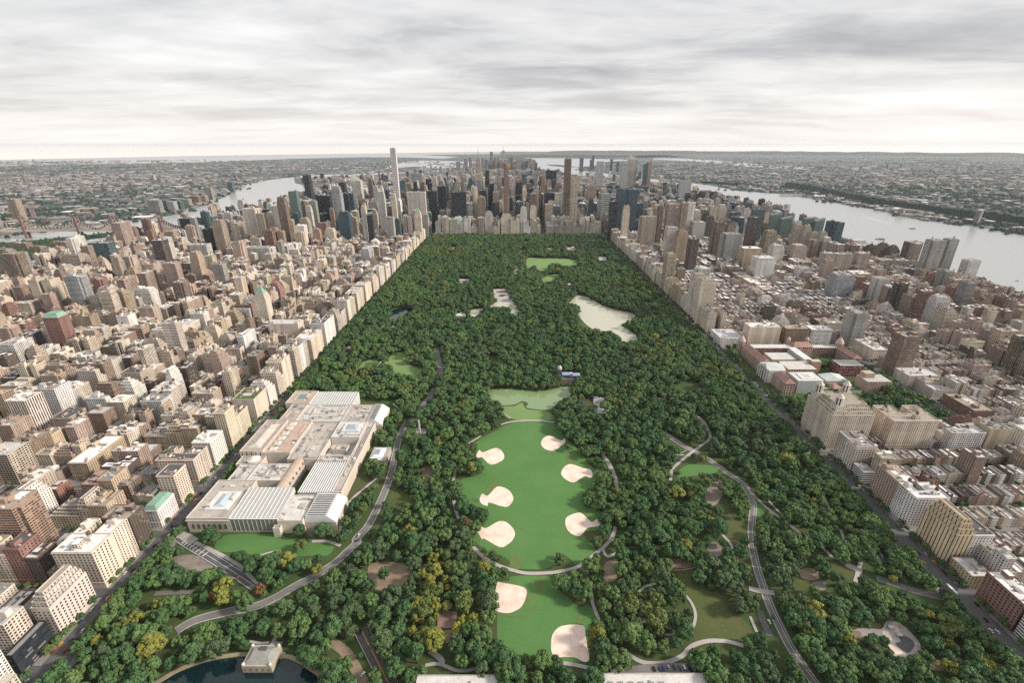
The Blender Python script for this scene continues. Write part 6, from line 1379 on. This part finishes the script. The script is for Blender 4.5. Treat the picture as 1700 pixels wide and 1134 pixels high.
def trunk_mesh(seed):
    r = random.Random(seed); m = MB(); m.cyl(0, 0, .075, .05, 0, .75, 7, (1, 1, 1), False, 'bark')
    for k in range(4):
        a = k*1.57+r.uniform(0, 1); ex, ey, ez = .4*math.cos(a), .4*math.sin(a), r.uniform(1.05, 1.35)
        for i in range(5):
            t0, t1 = 2*PI*i/5, 2*PI*(i+1)/5
            m.face([(.04*math.cos(t0), .04*math.sin(t0), .62), (.04*math.cos(t1), .04*math.sin(t1), .62), (ex+.015*math.cos(t1), ey+.015*math.sin(t1), ez), (ex+.015*math.cos(t0), ey+.015*math.sin(t0), ez)], 'bark', (1, 1, 1))
    return m.mesh('trunk')
NV = 6
CROWN = [[crown_mesh(f'crown', 100*c+v, LM[c], tall=(v == 5)) for v in range(NV)] for c in range(len(LEAF))]
TRUNK = [trunk_mesh(i) for i in range(3)]
def is_open(x, y):
    i = int((x-GX0)/CELL); j = int((y-GY0)/CELL)
    return 0 <= i < GW and 0 <= j < GH and OPEN[j, i]
def tree_ok(x, y, h):
    for z in (0, h*.45, h*.8):
        k = HH/(HH-z)
        if is_open(x*k, y*k): return False
    return True
ZN = [(R.uniform(-400, 450), R.uniform(200, 2300), R.uniform(25, 90), R.choice((0, 0, 1, 1, 6, 6, 2))) for _ in range(110)]
PATCH = [(q(n1, (40, 120), (130, 130), (240, 240), (250, 350), (140, 420), (130, 640), (120, 900), (20, 930), (-120, 900), (-60, 620), (-40, 330)), 3), (q(n1, (270, 580), (380, 590), (330, 700), (250, 850), (160, 860), (240, 700)), 4), (q(n1, (40, 320), (200, 330), (250, 440), (130, 440)), 4), (q(n1, (150, 510), (240, 510), (240, 600), (150, 600)), 3), (q(n1, (280, 480), (430, 430), (440, 560), (300, 600)), 2),
         (q(n1, (1460, 250), (1697, 240), (1697, 380), (1500, 400)), 1), (q(n3, (130, 450), (390, 470), (500, 700), (440, 780), (300, 700)), 2), (q(n3, (1400, 700), (1560, 700), (1580, 800), (1420, 800)), 2)]
SPEC = [(n2, 340, 1070, 5, 6.5), (n8, 1245, 190, 4, 6), (n8, 1100, 405, 3, 7), (n8, 1110, 425, 4, 5), (n6, 425, 210, 3, 11), (n6, 530, 105, 2, 8), (n7, 670, 830, 3, 13), (n7, 1200, 500, 3, 8.5), (n7, 1130, 490, 5, 6), (n4, 812, 915, 4, 5.5), (n4, 620, 1090, 3, 8), (n4, 745, 440, 3, 7), (n4, 660, 720, 3, 6), (n6, 650, 290, 3, 6.5), (n5, 725, 360, 3, 5), (n5, 985, 630, 4, 5), (n5, 1470, 1020, 4, 6), (n5, 1400, 1000, 3, 7), (n5, 1150, 850, 3, 6), (n4, 1565, 770, 3, 5), (n8, 850, 720, 2, 5), (n1, 465, 285, 3, 7.5), (n1, 1085, 500 - 1116, 2, 6), (n6, 230, 440, 5, 6), (n4, 1000, 105, 3, 6), (n4, 460, 130, 2, 8), (n8, 545, 910, 2, 8), (n6, 120, 545, 1, 9), (n6, 1150, 320, 0, 7.5), (n6, 570, 255, 1, 7), (n5, 1140, 690, 2, 13), (n7, 450, 690, 2, 8)]
MUSR = [(484, 522, 760, 960), (522, 712, 926, 956), (520, 646, 765, 872), (584, 612, 850, 932), (528, 582, 876, 918), (634, 716, 834, 870), (690, 716, 876, 950), (640, 694, 766, 804)]
TREES = []   # x, y, r, class, variant, rot
occ = {}
def add_tree(x, y, r, c, v=None, force=False):
    key = (int(x//16), int(y//16))
    if not force:
        for a in (-1, 0, 1):
            for b in (-1, 0, 1):
                for (tx, ty, tr) in occ.get((key[0]+a, key[1]+b), ()):
                    if (tx-x)**2+(ty-y)**2 < ((tr+r)*.58)**2: return
    occ.setdefault(key, []).append((x, y, r)); TREES.append([x, y, r, c, R.randrange(NV-1) if v is None else v, R.uniform(0, 6.28)])
for o_, a, b, c, r in SPEC:
    px, py = o_[0]+a/K, o_[1]+b/K; x, y = G(px, py, r*1.3); add_tree(x, y, r, c, R.randrange(NV-1), True)
def species(x, y):
    for P, c in PATCH:
        k = HH/(HH-9)
        if inpoly(x*k, y*k, P): return c if R.random() < .8 else 2
    u = R.random()
    if u < (.012 if y < 620 else .003): return 3
    if u < .0125 and y < 620: return 4
    if u < .045 and y > 700: return 2
    for zx, zy, zr, c in ZN:
        if (c != 2 or y > 700) and (x-zx)**2+(y-zy)**2 < zr*zr and R.random() < .7: return c
    return 0 if R.random() < .55 else (1 if R.random() < .8 else 6)
def seed_area(x0, x1, y0, y1, step, prob=1.0):
    y = y0
    while y < y1:
        x = x0
        while x < x1:
            px, py = x+R.uniform(-.5, .5)*step, y+R.uniform(-.5, .5)*step; x += step
            if not (x0 < px < x1 and y0 < py < y1) or R.random() > prob: continue
            r = R.choice((4, 5.5, 6.5, 7.5, 8.5, 9.5, 11, 12.5))*(.96 if y < 600 else 1.05)
            if not inframe(px, py, r*2, 45): continue
            v = None
            if R.random() < .05: v = 5; r *= .85
            if tree_ok(px, py, min(r, 5+r*.4)*2.0): add_tree(px, py, r, species(px, py), v)
        y += step
for ps in range(4): seed_area(PX0+1, PX1-1, 130, st(59)-10, 9)
for (a, b, c, d_) in MUSR: mark_poly([(a, c), (b, c), (b, d_), (a, d_)])
for ps in range(3): seed_area(470, 720, 674, 970, 9)
TREES = [t for t in TREES if not (-388 < t[0] < -202 and 426 < t[1] < 742) and not (-206 < t[0] < -176 and 552 < t[1] < 592)]
MUSR = 0
# shrubs of the open slopes
park = [t for t in TREES]
street = []
def add_street(x, y, r, c): street.append([x, y, r, c, R.randrange(NV-1), R.uniform(0, 6.28)])
y = 235
while y < 2360:
    for x in (-387, -413.5):
        if R.random() < .78 and inframe(x, y, 8) and (x > -400 or abs((y-428) % 78.7-0) > 7): 
            if x > -400 and 555 < y < 645: continue
            add_street(x+R.uniform(-.6, .6), y+R.uniform(-2, 2), R.uniform(3, 4.8) if x < -400 else R.uniform(5, 7), R.choice((0, 0, 1, 1, 2)))
    if y > 748:
        for x in (-393, -399): add_street(x+R.uniform(-1, 1), y+R.uniform(-2, 2), R.uniform(5, 7.5), R.choice((0, 0, 1, 6)))
        if R.random() < .9: add_street(443, y+R.uniform(-2, 2), R.uniform(5, 7), R.choice((0, 0, 1)))
    if y < 425 and R.random() < .7: add_street(-391+R.uniform(-.6, .6), y+4, R.uniform(5, 6.6), R.choice((0, 1, 1, 6)))
    if 430 < y < 748 and R.random() < .6: add_street(439, y+R.uniform(-2, 2), R.uniform(5, 7), R.choice((0, 0, 1, 6)))
    for x in (433, 463):
        if R.random() < .78 and inframe(x, y, 8): add_street(x+R.uniform(-.6, .6), y+R.uniform(-2, 2), R.uniform(3, 5) if x > 450 else R.uniform(5, 7), R.choice((0, 0, 1, 2)))
    y += 8.5
for (x0, x1, y0, y1) in YARDS:
    if y0 > 1900 or not free(x0, x1, y0, y1, 3): continue
    for k in range(int((x1-x0)/7)):
        x, y = R.uniform(x0+1, x1-1), R.uniform(y0+1.5, y1-1.5)
        if R.random() < .7 and inframe(x, y, 8): add_street(x, y, R.uniform(2.6, 4.8), R.choice((0, 0, 0, 1, 1, 2)))
for k in range(88, 62, -1):
    for (xa, xb) in ECOL[:6]+WCOL[:4]:
        x = xa
        while x < xb:
            for sg in (-6.5, 6.5):
                y = st(k)+sg
                if R.random() < .42 and y < 1700 and inframe(x, y, 6) and free(x-2, x+2, y-1, y+1, 0): add_street(x, y, R.uniform(2.4, 3.8), R.choice((0, 0, 1, 1, 2)))
            x += 9
# planted strip by the western river and the small island
for k in range(420):
    y = R.uniform(1000, 2300); x = HRv(y)-R.uniform(8, 55)
    if inframe(x, y, 8): add_street(x, y, R.uniform(4, 6.5), R.choice((0, 0, 1)))
for k in range(900):
    x, y = R.uniform(-2600, -1900), R.uniform(1700, 2800)
    if inpoly(x, y, isl) and inframe(x, y, 8): add_street(x, y, R.uniform(4, 6), R.choice((0, 1, 1)))
def tdist(t): return math.hypot(t[0], t[1], HH-t[2]*1.3)/t[2]**.5
park.sort(key=tdist)
near, rest = [], []
for t in park:
    px, py = PX(t[0], t[1], t[2]*1.3)
    (near if len(near) < 296 and 4 < px < 1696 and py < 1128 else rest).append(t)
TL = [('the reservoir gatehouse', *G(430, 1100)), ('the twin-lane yellow-lined road', *G(640, 1110)), ('the eastern station roof', *G(760, 1120)), ('the parked patrol cars', *G(1118, 1112)), ('the large corner infield', *G(945, 1068)), ('the infield below the path', *G(846, 995)), ('the playground', *G(1490, 1055)),
      ('the curved lawn path', *G(880, 948)), ('the glass museum pavilion', -300, 432), ('the red corner block', 470, 325), ('the stepped yellow block', 468, 400), ('the western drive crossing', *G(1262, 980)), ('the oval meadow path', *G(1150, 1010)), ('the brick courts', *G(742, 1045)), ('the pale stepped corner block', -414, 320), ('the long white-roofed block', -414, 375), ('the bare rock clearing', *G(310, 935)), ('the eastern drive bend', *G(545, 930))]
TS = [dict(px=t[0], py=t[1], t=t) for t in near]
def tdesc(d):
    t = d['t']; return f"{'slender' if t[4] == 5 else ('broad' if t[2] > 9 else ('small' if t[2] < 6 else 'round'))} {LEAF[t[3]][0].replace(' ', '-')} tree"
relabel(TS, tdesc, TL, 'tree')
for d in TS:
    x, y, r, c, v, a = d['t']
    root = thing('tree', x, y, d['label'], 'tree', 'park trees of the near wood', .2); root.rotation_euler.z = a; root.scale = (r, r, min(r, 5+r*.4)*R.uniform(.92, 1.12))
    for nm, me in (('trunk', TRUNK[v % 3]), ('crown', CROWN[c][v])):
        o = bpy.data.objects.new(nm, me); COL.link(o); o.parent = root
protos = bpy.data.collections.new('tree kinds')
PN = []
for c in range(len(LEAF)):
    for v in range(NV):
        o = bpy.data.objects.new(f'tree_kind_{c*NV+v:02d}', CROWN[c][v]); protos.objects.link(o)
def scatter(name, pts, label, cat):
    me = bpy.data.meshes.new(name); me.from_pydata([(t[0], t[1], .2) for t in pts], [], [])
    a = me.attributes.new('idx', 'INT', 'POINT'); a.data.foreach_set('value', [t[3]*NV+t[4] for t in pts])
    a = me.attributes.new('rot', 'FLOAT_VECTOR', 'POINT'); a.data.foreach_set('vector', np.array([(0, 0, t[5]) for t in pts], dtype=np.float32).ravel())
    a = me.attributes.new('scl', 'FLOAT_VECTOR', 'POINT'); a.data.foreach_set('vector', np.array([(t[2], t[2], min(t[2], 5+t[2]*.4)*R.uniform(.9, 1.12)) for t in pts], dtype=np.float32).ravel())
    o = bpy.data.objects.new(name, me); COL.link(o)
    ng = bpy.data.node_groups.new(name, 'GeometryNodeTree')
    ng.interface.new_socket('Geometry', in_out='INPUT', socket_type='NodeSocketGeometry'); ng.interface.new_socket('Geometry', in_out='OUTPUT', socket_type='NodeSocketGeometry')
    nn = ng.nodes; gi = nn.new('NodeGroupInput'); go = nn.new('NodeGroupOutput'); ci = nn.new('GeometryNodeCollectionInfo'); ip = nn.new('GeometryNodeInstanceOnPoints')
    ci.inputs['Collection'].default_value = protos; ci.inputs['Separate Children'].default_value = True; ci.inputs['Reset Children'].default_value = True
    def na(nm, ty):
        n_ = nn.new('GeometryNodeInputNamedAttribute'); n_.data_type = ty; n_.inputs[0].default_value = nm; return n_.outputs[0]
    ln = ng.links.new
    ln(gi.outputs[0], ip.inputs['Points']); ln(ci.outputs[0], ip.inputs['Instance']); ip.inputs['Pick Instance'].default_value = True
    ln(na('idx', 'INT'), ip.inputs['Instance Index']); ln(na('rot', 'FLOAT_VECTOR'), ip.inputs['Rotation']); ln(na('scl', 'FLOAT_VECTOR'), ip.inputs['Scale']); ln(ip.outputs[0], go.inputs[0])
    md = o.modifiers.new('scatter', 'NODES'); md.node_group = ng
    return tag(o, label, cat, kind='stuff')
scatter('park_woodland', rest, 'dense green woodland canopy filling the long park', 'woodland')
scatter('street_foliage', street, 'rows of small street and back garden trees between the buildings', 'street trees')
print('TREES', len(near), len(rest), len(street), 'LOTS', len(LOTS), 'ROWS', len(ROWS))
# ------------------------------------------------------------------ far boroughs: low roofs and tree clumps
WATER = [er+eshore, [(4200, 300)]+nj+bay+[(0, 10400), (250, 9950)]+hr[::-1]]
def borough(name, label, n, pxr, pyr, seed, cols, towers=.012):
    r = random.Random(seed); m = MB(); k = 0
    while k < n:
        px = r.uniform(*pxr); py = pyr[0]+(pyr[1]-pyr[0])*r.random()**1.1
        x, y = G(px, py); k += 1
        if y > 21000 or any(inpoly(x, y, W) for W in WATER) or (ER(y)-10 < x < HRv(y)+10 and y < 10200): continue
        dn = math.sin(x*.0011+1.3)+math.sin(y*.0017+x*.0006)+.8*math.sin(x*.0031-y*.0023+2)
        if dn < -.5 and r.random() < .85: continue
        s = 1+y/6000; w, d = r.uniform(10, 34)*s, r.uniform(10, 30)*s; h = r.uniform(6, 15)
        if r.random() < (.22 if dn > 1.4 else .05): w *= 2.4; d *= 2
        if r.random() < towers: h = r.uniform(30, 80); w = d = r.uniform(20, 32)
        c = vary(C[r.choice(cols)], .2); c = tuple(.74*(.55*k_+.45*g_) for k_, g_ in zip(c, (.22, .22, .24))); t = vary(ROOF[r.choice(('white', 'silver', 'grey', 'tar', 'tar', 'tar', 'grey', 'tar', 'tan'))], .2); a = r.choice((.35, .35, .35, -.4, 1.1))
        ca, sa = math.cos(a), math.sin(a); P = [(x+ca*u-sa*v, y+sa*u+ca*v) for u, v in ((-w/2, -d/2), (w/2, -d/2), (w/2, d/2), (-w/2, d/2))]
        for i in range(4): m.wall(*P[i], *P[(i+1) % 4], -1.4, h, c, WS['punch'] if h > 25 else NOW, 4, 4, mt='facade' if h > 25 else 'stone')
        m.face([(*p, h) for p in P], 'roof', t)
    tag(m.build(name), label, 'city blocks', kind='stuff')
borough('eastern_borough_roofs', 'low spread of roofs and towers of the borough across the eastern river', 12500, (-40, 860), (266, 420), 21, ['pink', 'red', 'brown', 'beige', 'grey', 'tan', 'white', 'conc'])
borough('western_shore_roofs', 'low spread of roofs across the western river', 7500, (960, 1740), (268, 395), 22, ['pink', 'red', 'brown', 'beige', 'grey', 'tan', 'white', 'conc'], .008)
def far_trees(name, label, n, pxr, pyr, seed):
    r = random.Random(seed); m = MB()
    for k in range(n):
        x, y = G(r.uniform(*pxr), r.uniform(*pyr))
        if y > 22000 or any(inpoly(x, y, W) for W in WATER) or (ER(y)-30 < x < HRv(y)+30 and y < 10200): continue
        cl = r.randint(3, 9)
        for j in range(cl):
            a, b = x+r.gauss(0, 40+y*.006), y+r.gauss(0, 20+y*.004); w = r.uniform(7, 14)*(1+y/9000); h = r.uniform(9, 15)
            m.cyl(a, b, w, w*.55, -1.4, h*.75, 6, (1, 1, 1), False, 'wood'); m.cyl(a, b, w*.55, 0, h*.75, h, 6, (1, 1, 1), False, 'wood')
    tag(m.build(name), label, 'trees', kind='stuff')
far_trees('eastern_borough_trees', 'dark tree clumps among the roofs across the eastern river', 1000, (-40, 860), (268, 420), 31)
far_trees('western_shore_trees', 'dark tree clumps among the roofs across the western river', 1500, (960, 1740), (262, 390), 32)
# the sheltering ridge edge keeps its own woods
# ------------------------------------------------------------------ sky, light, air, camera
w = bpy.data.worlds.new('World'); sc.world = w; w.use_nodes = True; nt = w.node_tree; nt.nodes.clear(); n = N(nt)
out = nt.nodes.new('ShaderNodeOutputWorld')
SE, SA = math.radians(31), math.radians(97)      # sun elevation, azimuth from +y towards +x
sky = n('ShaderNodeTexSky', sky_type='NISHITA'); sky.sun_disc = False; sky.sun_elevation = SE; sky.sun_rotation = SA; sky.air_density = 1.5; sky.dust_density = 3
b1 = n('ShaderNodeBackground', {0: sky.outputs[0], 1: .08})
d = n('ShaderNodeTexCoord').outputs['Generated']; sp = n('ShaderNodeSeparateXYZ', {0: d})
zz = n.math('MAXIMUM', sp.outputs[2], 0.0)
den = n.math('ADD', zz, .075)
pl = n('ShaderNodeCombineXYZ', {0: n.math('DIVIDE', sp.outputs[0], den), 1: n.math('MULTIPLY', n.math('DIVIDE', sp.outputs[1], den), 1.0), 2: 0.0}).outputs[0]
pl2 = n('ShaderNodeMapping', {'Vector': pl, 'Rotation': (0, 0, .35), 'Scale': (.62, .95, 1), 'Location': (3.1, 1.7, 0)}).outputs[0]
c1 = n('ShaderNodeTexNoise', {'Vector': pl2, 'Scale': .95, 'Detail': 8.0, 'Roughness': .58, 'Distortion': .5}).outputs[0]
c2 = n('ShaderNodeTexNoise', {'Vector': pl2, 'Scale': .30, 'Detail': 3.0, 'Roughness': .5}).outputs[0]
c3 = n('ShaderNodeTexNoise', {'Vector': pl2, 'Scale': 2.6, 'Detail': 6.0, 'Roughness': .62, 'Distortion': .8}).outputs[0]
cf = n.math('MULTIPLY_ADD', c2, .50, n.math('MULTIPLY_ADD', c3, .11, n.math('MULTIPLY', c1, .39)))
clo = n.ramp(cf, [(.37, (.30, .303, .325)), (.435, (.40, .40, .415)), (.485, (.51, .507, .512)), (.54, (.60, .595, .595)), (.62, (.74, .73, .725))])
hz = n.math('POWER', n.math('SUBTRACT', 1.0, n.math('MINIMUM', n.math('MULTIPLY', zz, 7.0), 1.0)), 1.6)
clo2 = n.mix(n.math('MULTIPLY', hz, .78), clo, (.775, .73, .69, 1))
low = n.math('MINIMUM', n.math('MAXIMUM', n.math('MULTIPLY', sp.outputs[2], -180.0), 0.0), 1.0)
b2 = n('ShaderNodeBackground', {0: n.mix(low, clo2, (.90, .795, .71, 1)), 1: n.math('MULTIPLY_ADD', low, .06, 1.0)})
mx = n('ShaderNodeMixShader', {0: .90, 1: b1.outputs[0], 2: b2.outputs[0]})
nt.links.new(mx.outputs[0], out.inputs[0])
ld = bpy.data.lights.new('Sun', 'SUN'); ld.energy = 3.3; ld.angle = math.radians(8); ld.color = (1.0, .90, .78)
so = bpy.data.objects.new('Sun', ld); COL.link(so)
sd = Vector((math.cos(SE)*math.sin(SA), math.cos(SE)*math.cos(SA), math.sin(SE))); so.rotation_euler = sd.to_track_quat('Z', 'Y').to_euler()
HAZE = 1.8e-5
hm = bpy.data.materials.new('haze air'); hm.use_nodes = True; nt = hm.node_tree; nt.nodes.clear()
o_ = nt.nodes.new('ShaderNodeOutputMaterial'); v_ = nt.nodes.new('ShaderNodeVolumePrincipled'); v_.inputs['Density'].default_value = HAZE; v_.inputs['Color'].default_value = (.78, .84, .90, 1); v_.inputs['Anisotropy'].default_value = .2
nt.links.new(v_.outputs[0], o_.inputs['Volume'])
hb = MB(); hb.box(-40000, 40000, -3000, 40000, -2.6, 452, (1, 1, 1), mt='plain', tmt='plain'); hb.face([(-40000, 40000, -2.6), (40000, 40000, -2.6), (40000, -3000, -2.6), (-40000, -3000, -2.6)], 'plain', (1, 1, 1))
ho = hb.build('haze'); ho.data.materials.clear(); ho.data.materials.append(hm); ho['kind'] = 'stuff'; ho['label'] = 'thin bluish haze veiling the distant boroughs and horizon'; ho['category'] = 'haze'
import bmesh
bm = bmesh.new(); bm.from_mesh(ho.data); bmesh.ops.remove_doubles(bm, verts=bm.verts, dist=.01); bmesh.ops.recalc_face_normals(bm, faces=bm.faces); bm.to_mesh(ho.data); bm.free()
cd = bpy.data.cameras.new('Camera'); cam = bpy.data.objects.new('Camera', cd); COL.link(cam); sc.camera = cam
cd.sensor_width = 36; cd.lens = F/1700*36; cd.clip_start = 1; cd.clip_end = 90000
cam.location = (0, 0, HH); cam.rotation_euler = (PI/2-TH, 0, 0)
vs = sc.view_settings; vs.view_transform = 'Standard'; vs.look = 'None'; vs.exposure = 0.66; vs.gamma = 1.0
sc.cycles.use_denoising = False; sc.cycles.max_bounces = 5; sc.cycles.diffuse_bounces = 1; sc.cycles.glossy_bounces = 2; sc.cycles.volume_bounces = 0; sc.cycles.transmission_bounces = 1
sc.cycles.caustics_reflective = False; sc.cycles.caustics_refractive = False; sc.cycles.use_adaptive_sampling = True; sc.cycles.adaptive_threshold = .008
for o in list(COL):
    if o.type in ('MESH',) and o.parent is None and 'kind' not in o and 'category' not in o: o['kind'] = 'structure'
